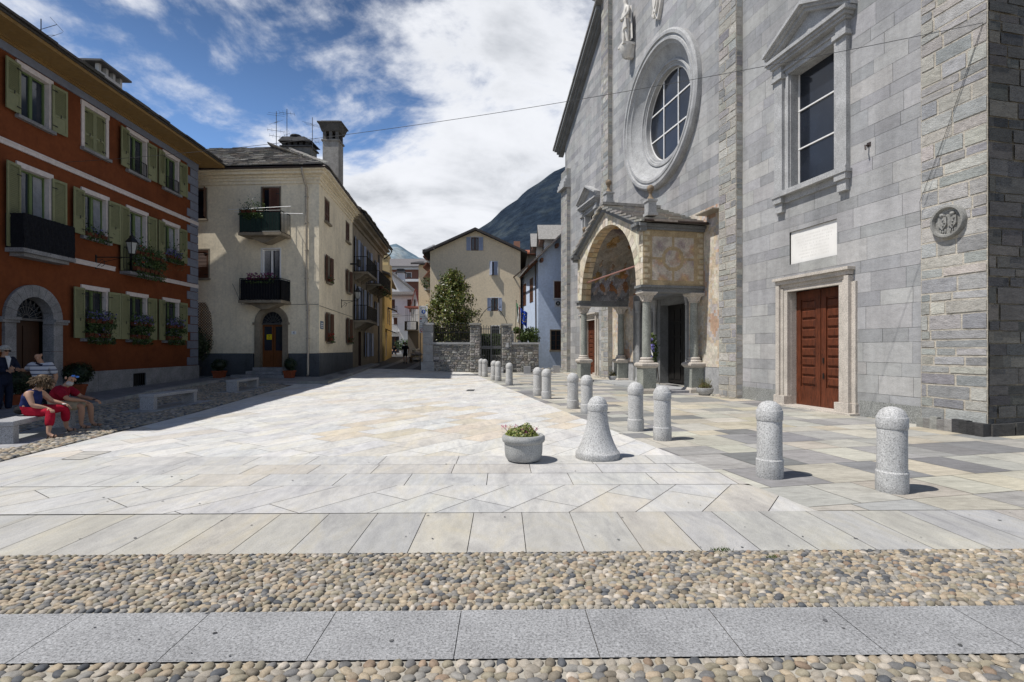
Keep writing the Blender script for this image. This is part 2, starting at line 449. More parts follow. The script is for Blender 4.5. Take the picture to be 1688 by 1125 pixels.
# ================================================================ GROUND
def grid_sheet(name, xs, ys, zoff, mat, label=None):
    mb = MB(); nx, ny = len(xs), len(ys)
    vs = [(x, y, G(x, y) + zoff) for y in ys for x in xs]
    fs = [(j * nx + i, j * nx + i + 1, (j + 1) * nx + i + 1, (j + 1) * nx + i) for j in range(ny - 1) for i in range(nx - 1)]
    mb.add(vs, fs, None, True)
    return mb.build(name, mat, kind='structure', label=label)
xs = [-6000, -1500, -400, -120, -60, -40] + [x for x in range(-32, 33, 1)] + [40, 60, 120, 400, 1500, 6000]
ys = [-6000, -800, -100, -40, -20] + [y for y in range(-10, 76, 1)] + [90, 120, 200, 500, 1500, 6000]
grid_sheet('ground', xs, ys, -0.014, M['ground'])

TH = rad(1.0)                                    # the street bands run almost square to the view
def uv_w(u, v): return (u * math.cos(TH) - v * math.sin(TH), u * math.sin(TH) + v * math.cos(TH))

def slabs(mb, region, org, ang, rows, lens, gap, pal, z=0.0, jitter=0.0, stag=True):
    """courses of rectangular slabs laid in a rotated frame and cut to a convex region"""
    region = ccw(region)
    ca, sa = math.cos(ang), math.sin(ang)
    def w(u, v): return (org[0] + u * ca - v * sa, org[1] + u * sa + v * ca)
    loc = [((p[0] - org[0]) * ca + (p[1] - org[1]) * sa, -(p[0] - org[0]) * sa + (p[1] - org[1]) * ca) for p in region]
    u0, u1 = min(p[0] for p in loc), max(p[0] for p in loc); v0, v1 = min(p[1] for p in loc), max(p[1] for p in loc)
    v = v0 - R.random() * 0.2 if stag else v0
    while v < v1 - 1e-6:
        h = rows() if callable(rows) else rows
        u = u0 - R.random() * (lens() if callable(lens) else lens)
        while u < u1:
            l = lens() if callable(lens) else lens
            g = gap / 2
            q = [w(u + g, v + g), w(u + l - g, v + g), w(u + l - g, v + h - g), w(u + g, v + h - g)]
            c = clip(q, region)
            if len(c) >= 3 and parea(c) > 0.004:
                c = ccw(c)
                mb.add([(p[0], p[1], G(p[0], p[1]) + z + R.uniform(-jitter, jitter)) for p in c], [tuple(range(len(c)))], pal(*c[0]))
            u += l
        v += h

def pal_piazza(x=9, y=0):
    t = R.random()
    if math.hypot((x + 1.3) / 2.6, (y - 11.5) / 3.2) < 1 and R.random() < .42: return vary((.555, .50, .415), .06, .015)
    if t < 0.05: b = (0.555, 0.50, 0.42)
    elif t < 0.14: b = (0.56, 0.52, 0.455)
    elif t < 0.36: b = (0.545, 0.542, 0.535)
    elif t < 0.72: b = (0.60, 0.59, 0.565)
    else: b = (0.60, 0.58, 0.54)
    return mixc(vary(b, 0.055, 0.012), (.575, .565, .54), .25)
def pal_near(x=9, y=0): return mul(mixc(pal_piazza(), (.56, .545, .51), .35), .86)  # near slabs darkened, lens vignetting put into their colour
def pal_front(x=9, y=0):
    return vary(R.choice([(0.425, 0.41, 0.375), (0.405, 0.395, 0.375), (0.435, 0.41, 0.36), (0.39, 0.385, 0.37)]), 0.05, 0.012)
def pal_church(x=9, y=0):
    t = R.random()
    if t < 0.20: return vary((0.22, 0.217, 0.213), 0.2, 0.02)
    if t < 0.36: return vary((0.30, 0.292, 0.275), 0.14, 0.02)
    if t < 0.47: return vary((0.43, 0.385, 0.30), 0.10, 0.02)
    return vary(R.choice([(0.42, 0.39, 0.325), (0.37, 0.36, 0.32), (0.44, 0.42, 0.36)]), 0.10, 0.02)

V_A, V_B, V_C, V_D, V_E, V_F = 2.855, 3.396, 4.35, 5.41, 6.50, 8.28
def Lx(y): return -6.7 - 0.122 * y               # cobbles | paving on the left
def Rx(y): return 3.13 - 0.2062 * (y - 5.78)     # paving | church forecourt on the right
mb = MB()
# front course of big slabs
slabs(mb, [uv_w(-14, V_C), uv_w(14, V_C), uv_w(14, V_D), uv_w(-14, V_D)], uv_w(-14, V_C), TH, V_D - V_C, 0.495, 0.007, pal_front, stag=False)
# oblique course
A55 = rad(55)
def trap(v0, v1):
    a = uv_w(-16, v0); b = uv_w(-16, v1)
    return [(-9.5 if v0 < 6 else Lx(v0), v0 - 0.12), (Rx(v0), v0 + 0.03 * 1.7), (Rx(v1), v1 + 0.03 * 1.2), (-9.5 if v0 < 6 else Lx(v1), v1 - 0.12)]
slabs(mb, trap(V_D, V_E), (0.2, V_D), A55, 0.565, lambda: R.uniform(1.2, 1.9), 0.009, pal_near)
# courses parallel to the street
v = V_E
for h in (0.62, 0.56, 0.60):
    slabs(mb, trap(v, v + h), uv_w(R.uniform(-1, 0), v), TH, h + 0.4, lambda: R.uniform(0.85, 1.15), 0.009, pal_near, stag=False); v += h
# main oblique field
y0, y1 = v, 35.3
fld = [(Lx(y0), y0 - 0.12), (Rx(y0), y0 + 0.04), (Rx(y1), y1), (-7.9, y1), (-9.44, 22.6)]
slabs(mb, fld, (0.0, y0), A55, 0.56, lambda: R.uniform(0.9, 1.7), 0.009, pal_piazza)
slabs(mb, [(-9.44, 22.6), (-7.9, 35.3), (-11.2, 35.3), (-9.9, 22.6)], (-9, 22), A55, 0.56, lambda: R.uniform(0.9, 1.7), 0.006, pal_piazza)
mb.build('square_pavement', M['gneiss'], kind='structure', label='pale gneiss slabs paving the sunlit square')

mb = MB()                                         # forecourt of the church
AC = math.atan2(0.22, 0.9755)
slabs(mb, [(Rx(5.475), 5.475), (16, 5.70), (16, 40), (Rx(36), 36.0)], (3, 5.5), AC, lambda: R.choice([0.55, 0.66, 0.78, 0.98]), lambda: R.uniform(0.6, 1.0), 0.011, pal_church, jitter=0.001)
mb.build('church_pavement', M['gneiss_old'], kind='structure', label='worn grey, tan and slate slabs in front of the church')

mb = MB()                                         # granite strip between the cobbles
def strip(v0, v1, u_first, l, n0, n1):
    for k in range(n0, n1):
        a, b = u_first + k * l + 0.0025, u_first + (k + 1) * l - 0.0025
        p = [uv_w(a, v0 + .004), uv_w(b, v0 + .004), uv_w(b, v1 - .004), uv_w(a, v1 - .004)]
        mb.add([(q[0], q[1], 0.002) for q in p], [(0, 1, 2, 3)])
strip(V_A, V_B, -0.27, 0.805, -14, 15)
mb.build('granite_path', M['strip'], kind='structure')

def polar_pebbles(pos, ax, ay, hz, rot, cols, name, mat, n=9, label=None, z0=-0.004):
    """domed river stones half set in mortar, one mesh"""
    prof = [(1.0, 0.0), (0.95, 0.36), (0.76, 0.70), (0.42, 0.93)]
    m = len(prof); N = len(pos)
    th = np.arange(n) * 2 * np.pi / n
    tmpl = np.concatenate([np.stack([r * np.cos(th), r * np.sin(th), np.full(n, h)], 1) for r, h in prof] + [np.array([[0, 0, 1.0]])])
    rng = np.random.default_rng(3)
    V = np.repeat(tmpl[None], N, 0)
    wob = 1 + rng.uniform(-0.13, 0.13, (N, 1, n)); wob = np.repeat(wob, m, 1).reshape(N, m * n)
    V[:, :m * n, 0] *= wob; V[:, :m * n, 1] *= wob
    X = V[:, :, 0] * ax[:, None]; Y = V[:, :, 1] * ay[:, None]; Z = V[:, :, 2] * hz[:, None]
    tl = rng.uniform(-0.16, 0.16, (N, 2)); Z = Z + X * tl[:, :1] + Y * tl[:, 1:]
    c, s = np.cos(rot)[:, None], np.sin(rot)[:, None]
    P = np.stack([pos[:, 0:1] + X * c - Y * s, pos[:, 1:2] + X * s + Y * c, pos[:, 2:3] + Z + z0], 2)
    q = []
    for i in range(m - 1):
        for k in range(n):
            q.append((i * n + k, i * n + (k + 1) % n, (i + 1) * n + (k + 1) % n, (i + 1) * n + k))
    q = np.array(q); top = m * n
    k2 = [( (m - 1) * n + k, (m - 1) * n + (k + 1) % n, (m - 1) * n + (k + 2) % n, top) for k in range(0, n - (n % 2), 2)]
    if n % 2: k2.append(((m - 1) * n + n - 1, (m - 1) * n, top, top))
    k2 = [t for t in k2 if t[2] != t[3]]
    if n % 2: k2.append(((m - 1) * n + n - 2, (m - 1) * n + n - 1, (m - 1) * n, top))
    q = np.concatenate([q, np.array(k2)])
    nv = m * n + 1
    Fq = (q[None] + (np.arange(N) * nv)[:, None, None]).reshape(-1, 4)
    return from_arrays(name, P.reshape(-1, 3), Fq, np.repeat(cols, nv, 0), mat, 'structure', True, label)

def pebble_cols(n, dark=0.0, k=1.0):
    base = np.array([[.34, .32, .28], [.38, .33, .25], [.25, .25, .24], [.17, .175, .18], [.095, .105, .12], [.37, .315, .24], [.29, .225, .17], [.47, .44, .39], [.29, .27, .21], [.21, .19, .155]])
    w = np.array([.20, .19, .14, .10, .05 + dark, .06, .035, .07, .11, .06]); w /= w.sum()
    rng = np.random.default_rng(n)
    return base[rng.choice(len(base), n, p=w)] * rng.uniform(0.85, 1.15, (n, 1)) * k * np.array([1.06, 1.0, .93])

def pebble_band(u0, u1, v0, v1, su, sv, name, k, label):
    pos = []; ax = []; ay = []; rot = []
    def put(u, v, a, b, r):
        x, y = uv_w(u, v); pos.append((x, y, G(x, y))); ax.append(a); ay.append(b); rot.append(r + TH)
    for edge in (v0 + sv * 0.62, v1 - sv * 0.62):   # border rows of stones set on edge
        u = u0
        while u < u1:
            w = R.uniform(0.8, 1.15) * su * 0.42
            put(u + w, edge + R.uniform(-.004, .004), w * R.uniform(.9, 1.02), sv * R.uniform(.50, .62), R.gauss(0, 0.16)); u += 2 * w + 0.004
    v = v0 + sv * 1.55; row = 0
    while v < v1 - sv * 1.3:
        u = u0 + (row % 2) * su / 2
        while u < u1:
            a = su * R.uniform(.44, .64); b = sv * R.uniform(.42, .58)
            put(u + R.uniform(-.2, .2) * su, v + R.uniform(-.2, .2) * sv, a, b, R.gauss(0.0, 0.55)); u += su * R.uniform(.86, 1.0)
        v += sv * 0.93; row += 1
    n = len(pos); ax = np.array(ax); ay = np.array(ay)
    hz = np.random.default_rng(n).uniform(0.013, 0.024, n)
    return polar_pebbles(np.array(pos), ax, ay, hz, np.array(rot), pebble_cols(n, k=k), name, M['pebble'], 10, label)
pebble_band(-7.5, 7.5, V_B, V_C, 0.060, 0.046, 'cobblestone_pavement', 0.92, 'band of rounded beige and grey river cobbles crossing the foreground')
pebble_band(-6.0, 6.0, 1.55, V_A, 0.076, 0.060, 'cobblestone_pavement', 0.88, 'nearest strip of river cobbles along the bottom edge')
mb = MB()
for v0, v1 in ((1.2, V_A - .002), (V_B + .002, V_C - .002)):
    p = [uv_w(-9, v0), uv_w(9, v0), uv_w(9, v1), uv_w(-9, v1)]
    mb.add([(q[0], q[1], -0.005) for q in p], [(0, 1, 2, 3)])
mb.build('mortar_ground', M['mortar'], kind='structure')

# cobbles with the benches on the left
KERB_O = [(-10.9, 4.0), (-11.45, 9.0), (-11.96, 14.42), (-13.03, 19.19), (-13.37, 22.8), (-13.45, 24.6)]
def kx(y):
    for (x0, ya), (x1, yb) in zip(KERB_O, KERB_O[1:]):
        if ya <= y <= yb: return x0 + (x1 - x0) * (y - ya) / (yb - ya)
    return KERB_O[0][0] if y < KERB_O[0][1] else KERB_O[-1][0]
BENCH = [((-9.02, 9.17), (-9.72, 11.35)), ((-10.0, 14.26), (-9.96, 16.2)), ((-10.42, 19.38), (-10.54, 21.3))]
def in_strip(x, y):                               # the slab strips under the benches
    for (ax_, ay_), (bx_, by_) in BENCH:
        dx, dy = bx_ - ax_, by_ - ay_; l = math.hypot(dx, dy); dx /= l; dy /= l
        t = (x - ax_) * dx + (y - ay_) * dy; o = (x - ax_) * dy - (y - ay_) * dx
        if -0.45 < t < l + 0.45 and -0.48 < o < 0.48: return True
    return False
pos = []; ax = []; ay = []; rot = []
y = 4.2
while y < 24.5:
    sp = 0.098; x = kx(y) + 0.12
    while x < Lx(y) - 0.07:
        px, py = x + R.uniform(-.02, .02), y + R.uniform(-.02, .02)
        if not in_strip(px, py) and not (py > 22.3 and px > -10.3):
            pos.append((px, py, G(px, py))); ax.append(R.uniform(.044, .062)); ay.append(R.uniform(.034, .05)); rot.append(R.uniform(-0.9, 0.9))
        x += sp
    y += 0.078
n = len(pos)
polar_pebbles(np.array(pos), np.array(ax), np.array(ay), np.random.default_rng(5).uniform(.02, .034, n), np.array(rot), pebble_cols(n, k=0.85), 'cobblestone_pavement', M['pebble'], 8, 'cobbled edge of the square around the stone benches')
mb = MB()
for (ax_, ay_), (bx_, by_) in BENCH:
    dx, dy = bx_ - ax_, by_ - ay_; l = math.hypot(dx, dy); dx /= l; dy /= l; nx, ny = dy, -dx
    for k in range(3):
        t0 = -0.42 + k * (l + 0.84) / 3 + .005; t1 = -0.42 + (k + 1) * (l + 0.84) / 3 - .005
        q = [(ax_ + dx * t + nx * o, ay_ + dy * t + ny * o) for t, o in ((t0, -.45), (t0, .45), (t1, .45), (t1, -.45))]
        mb.prism(q, -0.01, 0.012, vary((.33, .33, .325), .1), gz=True)
mb.build('slab_path', M['kerb'], kind='structure')

# pavements with kerbs
def pavement(name, pts, h, kerb_edges, label):
    mb = MB()
    mb.prism(pts, -0.06, h, (0.20, 0.20, 0.205), gz=True)
    for (a, b) in kerb_edges:
        l = math.hypot(b[0] - a[0], b[1] - a[1]); n = max(1, int(l / 1.1)); dx, dy = (b[0] - a[0]) / l, (b[1] - a[1]) / l
        for k in range(n):
            t0, t1 = k * l / n + .004, (k + 1) * l / n - .004
            o0, o1 = -.02, .24
            q = [(a[0] + dx * t + dy * o * -1, a[1] + dy * t + dx * o) for t, o in ((t0, o0), (t1, o0), (t1, o1), (t0, o1))]
            mb.prism(q, -0.05, h + 0.006, vary((.31, .31, .30), .12), gz=True)
    return mb.build(name, M['kerb'], kind='structure', label=label)
FO = lambda y: -13.86 - 0.0477 * y
ko = KERB_O
pts = [(x, y) for x, y in ko] + [(FO(y) - .3, y) for y in (25.3, 19.0, 14.0, 4.0)]
pavement('pavement', pts, 0.10, [(ko[i], ko[i + 1]) for i in range(len(ko) - 1)], 'kerbed pavement below the orange house')
k0 = gp(363, 627, .10); k1 = gp(440, 629.5, .10); k2 = gp(540, 629.6, .10); k3 = gp(625, 601, 0.05)
k0 = (k0.x, k0.y); k1 = (k1.x, k1.y); k2 = (k2.x, k2.y); k3 = (k3.x, k3.y)
cpts = [k0, k1, k2, (k2[0] + (k3[0] - k2[0]) * .5, k2[1] + (k3[1] - k2[1]) * .5), k3, (-12.5, 48.0), (-15.0, 48.0), (-10.4, 26.8), (-17.5, 27.2), (-17.5, 25.3), (k0[0] - .5, 25.3)]
mbp = MB()
for tri in ([k0, k1, (-10.4, 26.8), (-17.5, 27.2), (-17.5, 25.3), (k0[0] - .5, 25.3)], [k1, k2, (-10.4, 26.8)], [k2, (-9.2, 32.0), (-10.9, 32.0), (-10.4, 26.8)], [(-9.2, 32.0), k3, (-12.9, 44), (-10.9, 32.0)]):
    mbp.prism(tri, -0.06, 0.10, (0.24, 0.235, 0.225), gz=True)
for a, b in ((k0, k1), (k1, k2), (k2, (-9.2, 32.0)), ((-9.2, 32.0), k3)):
    l = math.hypot(b[0] - a[0], b[1] - a[1]); n = max(1, int(l / 1.3)); dx, dy = (b[0] - a[0]) / l, (b[1] - a[1]) / l
    for k in range(n):
        t0, t1 = k * l / n + .004, (k + 1) * l / n - .004
        q = [(a[0] + dx * t - dy * o, a[1] + dy * t + dx * o) for t, o in ((t0, -.02), (t1, -.02), (t1, .26), (t0, .26))]
        mbp.prism(q, -0.05, 0.106, vary((.27, .265, .25), .12), gz=True)
mbp.build('pavement', M['kerb'], kind='structure', label='kerbed pavement around the cream corner house')

# the old street leading away
mb = MB()
for i in range(50):
    ya, yb = 35.3 + i, 36.3 + i
    c = lambda y: -8.1 - 0.06 * (y - 35) - 0.0026 * (y - 35) ** 2
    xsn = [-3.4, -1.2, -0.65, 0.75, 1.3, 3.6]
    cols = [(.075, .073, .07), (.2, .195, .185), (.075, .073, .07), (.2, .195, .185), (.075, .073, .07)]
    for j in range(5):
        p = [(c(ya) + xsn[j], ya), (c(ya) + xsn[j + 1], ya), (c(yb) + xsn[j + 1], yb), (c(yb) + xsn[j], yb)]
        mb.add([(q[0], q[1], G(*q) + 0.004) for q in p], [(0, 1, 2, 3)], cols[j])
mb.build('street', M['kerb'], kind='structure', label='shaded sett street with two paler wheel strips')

mb = MB()                                         # old chewing gum and oil spots
for _ in range(150):
    x, y = uv_w(R.uniform(-5, 6.5), 2.9 + 6.5 * R.random() ** 1.6)
    if V_B - .03 < y < V_C + .05 or abs(y - V_B) < .05: continue
    if x > Rx(y) - .1 and y > 5.4: continue
    r = R.uniform(.004, .013) * (1 if R.random() < .9 else 1.7); n = 9; st = R.uniform(1, 1.8); a0 = R.uniform(0, 3)
    vs = []
    for k in range(n):
        a = k * 2 * math.pi / n; rr = r * R.uniform(.75, 1.15); u, v = rr * st * math.cos(a), rr * math.sin(a)
        vs.append((x + u * math.cos(a0) - v * math.sin(a0), y + u * math.sin(a0) + v * math.cos(a0), G(x, y) + 0.0065))
    mb.add(vs, [tuple(range(n))], vary((.10, .10, .10), .5))
mb.build('stained_ground', M['colpaint'], kind='structure')
mb = MB()                                         # weeds in the joint at the cobbles
for u in (1.78, 1.83, 1.88, 2.16, 2.2):
    for _ in range(26):
        x, y = uv_w(u + R.gauss(0, .018), (V_C - .01 if u < 2 else 4.18) + R.gauss(0, .012)); a = R.uniform(0, 6.3); h = R.uniform(.008, .03)
        mb.add([(x - .002, y, .01), (x + .004, y, .01), (x + .02 * math.cos(a), y + .02 * math.sin(a), .012 + h)], [(0, 1, 2)], vary((.10, .14, .035), .3))
mb.build('weeds', M['leaf'], kind='stuff', label='tiny weeds between slab and cobbles', cat='weeds')
# ================================================================ CHURCH
KC = 194 / 860
PC = (11.75 - KC * 23.2, 23.2)
CH = Fac(PC, (KC, -1), (-1, -KC))                 # s grows to the right (towards the camera), o towards the square
church = thing('church', 'grey stone church with round window, tall pilasters and painted entrance porch', 'church', CH.P(0, 0, 0))

def blocks(mb, fc, s0, s1, z0, z1, courses, lens, holes, off, pal, gap=0.008, outline=None, jit=0.0, base_col=None, base_in=0.008, corner=0.0):
    """coursed masonry: one slightly proud face per stone, over a mortar face"""
    z = z0; i = 0
    if base_col is not None:
        rs = [(s0, s1, z0, z1)]
        for h in holes: rs = subtract(rs, h)
        for a, b, c, d in rs:
            q = [(a, c), (b, c), (b, d), (a, d)]
            if outline: q = clip(q, outline)
            if len(q) >= 3: mb.add([fc.P(s, zz, off - base_in) for s, zz in q], [tuple(range(len(q)))], base_col)
    while z < z1 - 1e-4:
        h, dark = courses(i); h = min(h, z1 - z)
        if z1 - z - h < 0.08: h = z1 - z
        s = s0; first = True
        while s < s1 - 1e-4:
            l = lens(i)
            if first: l *= R.uniform(.35, 1); first = False
            if s1 - s - l < 0.25: l = s1 - s
            rs = [(s, s + l, z, z + h)]
            for hl in holes:
                if hl[0] < s + l and hl[1] > s and hl[2] < z + h and hl[3] > z: rs = subtract(rs, hl)
            col = pal(dark); g = gap / 2
            for a, b, c, d in rs:
                if b - a < .03 or d - c < .03: continue
                ga = g if abs(a - s) < 1e-6 else 0; gb = g if abs(b - s - l) < 1e-6 else 0
                gc = g if abs(c - z) < 1e-6 else 0; gd = g if abs(d - z - h) < 1e-6 else 0
                j = lambda: R.uniform(-jit, jit)
                q = [(a + ga + j() * .4, c + gc + j()), (b - gb + j() * .4, c + gc + j()), (b - gb + j() * .4, d - gd + j()), (a + ga + j() * .4, d - gd + j())]
                if outline: q = clip(q, outline)
                if len(q) >= 3:
                    dz = R.uniform(0, corner)
                    mb.add([fc.P(ss, zz, off + dz) for ss, zz in q], [tuple(range(len(q)))], col)
            s += l
        z += h; i += 1

ASH_L = [(0.40, 0.396, 0.39), (0.415, 0.41, 0.40), (0.395, 0.393, 0.39), (0.43, 0.423, 0.41)]
ASH_D = [(0.315, 0.316, 0.32), (0.33, 0.331, 0.334), (0.35, 0.35, 0.352)]
def pal_ash(dark):
    return vary(R.choice(ASH_D if (dark and R.random() < .75) or R.random() < .10 else ASH_L), .07, .012)
_cs = {}
def crs_ash(i):
    if i not in _cs:
        d = i % 2 == 1
        _cs[i] = (R.uniform(.30, .36) if d else R.uniform(.42, .58), d)
    return _cs[i]
def len_ash(i): return R.uniform(.75, 1.5) if i % 2 == 0 else R.uniform(.6, 1.25)
def pal_rub(dark):
    t = R.random()
    b = (0.39, 0.385, 0.37) if t < .4 else (0.30, 0.30, 0.30) if t < .62 else (0.43, 0.41, 0.37) if t < .88 else (0.48, 0.46, 0.42)
    return vary(b, .14, .03)
def pal_rub_shade(dark):  # pilaster rubble tones darkened, shade put into the colour
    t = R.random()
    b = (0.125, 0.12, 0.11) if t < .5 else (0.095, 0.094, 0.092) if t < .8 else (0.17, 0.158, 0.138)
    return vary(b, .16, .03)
MORT = (0.52, 0.475, 0.40)
def crs_rub(i): return (R.choice([.17, .2, .24, .28, .33]), False)
def len_rub(i): return R.uniform(.3, .95)

# openings cut in the facade wall
def circ_holes(sc, zc, r, st=0.12):
    out = []; z = zc - r
    while z < zc + r:
        m = min(abs(z - zc), abs(z + st - zc)) if (z - zc) * (z + st - zc) > 0 else 0
        w = math.sqrt(max(0, r * r - m * m)); out.append((sc - w, sc + w, z, z + st)); z += st
    return out
OC_S, OC_Z = 0.10, 12.10
HW = circ_holes(OC_S, OC_Z, 3.0)
DOOR_R, DOOR_L = 8.80, -8.30
holes = HW + [(DOOR_R - .92, DOOR_R + .92, -.3, 3.38), (DOOR_L - .92, DOOR_L + .92, -.3, 3.38),
              (7.88, 9.54, 6.42, 9.86), (-9.08, -7.42, 6.42, 9.86), (7.89, 9.59, 4.19, 5.15), (-2.45, 2.45, -.3, 4.25)]
mb = MB()
mc = (0.20, 0.195, 0.185)
blocks(mb, CH, -13.0, -4.9, -.3, 21.2, crs_ash, len_ash, holes, 0, pal_ash, .007, [(-13.0, -.3), (-4.9, -.3), (-4.9, 21.2), (-5.9, 20.75), (-13.0, 15.9)], base_col=mc, base_in=.008, jit=.0022, corner=.004)
blocks(mb, CH, -4.9, 4.9, -.3, 25.2, crs_ash, len_ash, holes, 0, pal_ash, .007, [(-4.9, -.3), (4.9, -.3), (4.9, 22.0), (0, 25.2), (-4.9, 22.0)], base_col=mc, base_in=.008, jit=.0022, corner=.004)
blocks(mb, CH, 4.9, 13.2, -.3, 21.2, crs_ash, len_ash, holes, 0, pal_ash, .007, [(4.9, -.3), (13.2, -.3), (13.2, 15.9), (5.9, 20.75), (4.9, 21.2)], base_col=mc, base_in=.008, jit=.0022, corner=.004)
mb.build('wall', M['ashlar'], church)

mb = MB()                                         # plain body of the building behind the front
def slab_w(s0, s1, z0, z1, o0, o1): mb.fbox(CH, s0, s1, z0, z1, o0, o1, (.3, .3, .3))
slab_w(-13.1, -12.9, -.3, 15.6, -30, -.05); slab_w(-13.1, 13.2, -.3, 15.5, -30.2, -30)
for s in (-5.6, 5.6): slab_w(s - .1, s + .1, 15, 21.2, -30, -.4)
slab_w(-13, 13, -.3, 0.0, -30, -1.6)
slab_w(-12.9, -2.6, -.3, 15.0, -1.2, -1.1); slab_w(2.6, 13.0, -.3, 15.0, -1.2, -1.1); slab_w(-2.6, 2.6, 4.6, 15.0, -1.4, -1.3)
mb.build('nave', M['ashlar'], church)
mb = MB()
for sg in (-1, 1):
    for (s0, z0, s1, z1) in ((13.9 * sg, 15.55, 5.6 * sg, 21.05), (6.4 * sg, 21.25, 0, 25.6)):
        for k in range(12):
            a, b = k / 12, (k + 1) / 12
            sa, za, sb, zb = s0 + (s1 - s0) * a, z0 + (z1 - z0) * a, s0 + (s1 - s0) * b, z0 + (z1 - z0) * b
            mb.fpoly(CH, [(sa, za), (sb, zb), (sb, zb + .12), (sa, za + .16)], -31, .62, vary((.2, .195, .19), .15))
mb.build('roof', M['roofstone'], church)
mb = MB()                                         # raking cornices
for sg in (-1, 1):
    for (s0, z0, s1, z1) in ((13.72 * sg, 15.62, 6.0 * sg, 20.72), (6.25 * sg, 21.30, 0, 25.55)):
        for (dz0, dz1, o) in ((-.20, 0.0, .55), (-.36, -.20, .38), (-.52, -.36, .24)):
            mb.fpoly(CH, [(s0, z0 + dz0), (s1, z1 + dz0), (s1, z1 + dz1), (s0, z0 + dz1)], -.1, o)
mb.build('cornice', M['trim_dark'], church)

def pilaster(s0, s1, z0, z1, off, sides=(-1, 1), dark_right=False):
    mb = MB()
    blocks(mb, CH, s0, s1, z0, z1, crs_rub, len_rub, [], off, pal_rub, .040, jit=.010, base_col=MORT, base_in=.004, corner=.012)
    for sd in sides:
        sx = s1 if sd > 0 else s0
        fc = Fac(CH.P(sx, 0, 0).xy[:], (CH.n[0] * -sd, CH.n[1] * -sd) if sd > 0 else CH.n, (CH.d[0] * sd, CH.d[1] * sd))
        a, b = (-off, 0.0) if sd > 0 else (0.0, off)
        blocks(mb, fc, a, b, z0, z1, crs_rub, lambda i: 2.0, [], 0, pal_rub, .036, jit=.006, base_col=MORT, base_in=.004)
    mb.fbox(CH, s0, s1, z1, z1 + .02, 0, off, MORT)
    return mb.build('pilaster', M['rubble'], church)
pilaster(-5.99, -5.03 + .02, -.3, 21.3, .25)
pilaster(4.78, 5.75, -.3, 21.3, .25)
pilaster(-13.15, -11.88, -.3, 13.7, .25)
pilaster(12.05, 13.37, -.3, 16.4, .25, sides=(-1,))
mb = MB()                                         # sloping cap of the far buttress
mb.fpoly(CH, [(-13.25, 12.45), (-11.82, 12.45), (-11.82, 12.6), (-13.25, 12.6)], 0, .5)
for k in range(5):
    mb.fbox(CH, -13.2, -11.85, 12.6 + k * .22, 12.82 + k * .22, 0, .46 - k * .09)
mb.build('buttress_cap', M['trim'], church)
# side wall round the corner, shade put into its stone and mortar colours
SW = Fac(CH.P(13.37, 0, .25).xy[:], (-CH.n[0], -CH.n[1]), CH.d)
mb = MB()
blocks(mb, SW, 0, 20.0, -.3, 15.6, crs_rub, len_rub, [], 0, pal_rub_shade, .026, jit=.008, base_col=(.19, .168, .13), base_in=.006, corner=.03)
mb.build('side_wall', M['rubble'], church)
mb = MB()                                         # rough footing of the corner
for k in range(9):
    s = 12.02 + k * .155
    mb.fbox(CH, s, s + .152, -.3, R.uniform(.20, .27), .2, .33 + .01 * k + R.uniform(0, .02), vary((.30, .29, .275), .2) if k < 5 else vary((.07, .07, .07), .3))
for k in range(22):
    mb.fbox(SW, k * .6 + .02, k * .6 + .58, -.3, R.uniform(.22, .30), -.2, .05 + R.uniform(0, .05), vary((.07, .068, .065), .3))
mb.build('footing', M['rubble'], church)
mb = MB()                                         # speckled base course
for a, b in ((5.76, 7.44), (10.30, 12.05), (-11.7, -9.72), (-6.86, -6.0)):
    mb = MB(); mb.fbox(CH, a, b, -.3, .42 + R.uniform(-.03, .03), -.05, .022); mb.build('plinth', M['speckplinth'], church)

# ---- rose window
rose = MB()
rose.revolve(CH, OC_S, OC_Z, [(3.28, -.01), (3.28, .20), (3.20, .27), (3.08, .27), (3.05, .20), (2.99, .20), (2.96, .24), (2.86, .24), (2.82, .14), (2.72, .08), (2.70, .02), (2.40, -.18), (2.22, -.28), (2.20, -.22), (2.12, -.22), (2.10, -.29), (2.04, -.29), (2.02, -.34), (1.93, -.34), (1.92, -.62)], 96)
rw = rose.build('rose_window', M['trim'], church)
mb = MB(); n = 64
mb.add([CH.P(OC_S + 1.93 * math.cos(k * 2 * math.pi / n), OC_Z + 1.93 * math.sin(k * 2 * math.pi / n), -.58) for k in range(n)], [tuple(range(n))])
mb.build('pane', M['glassdark'], rw)
mb = MB()
for t in (-.62, .62):
    w = math.sqrt(1.92 ** 2 - t * t)
    mb.fbox(CH, OC_S + t - .028, OC_S + t + .028, OC_Z - w, OC_Z + w, -.575, -.54)
    mb.fbox(CH, OC_S - w, OC_S + w, OC_Z + t - .028, OC_Z + t + .028, -.573, -.538)
mb.revolve(CH, OC_S, OC_Z, [(1.93, -.57), (1.93, -.545), (1.885, -.545), (1.885, -.57)], 64)
mb.build('glazing_bars', M['whitepaint'], rw)

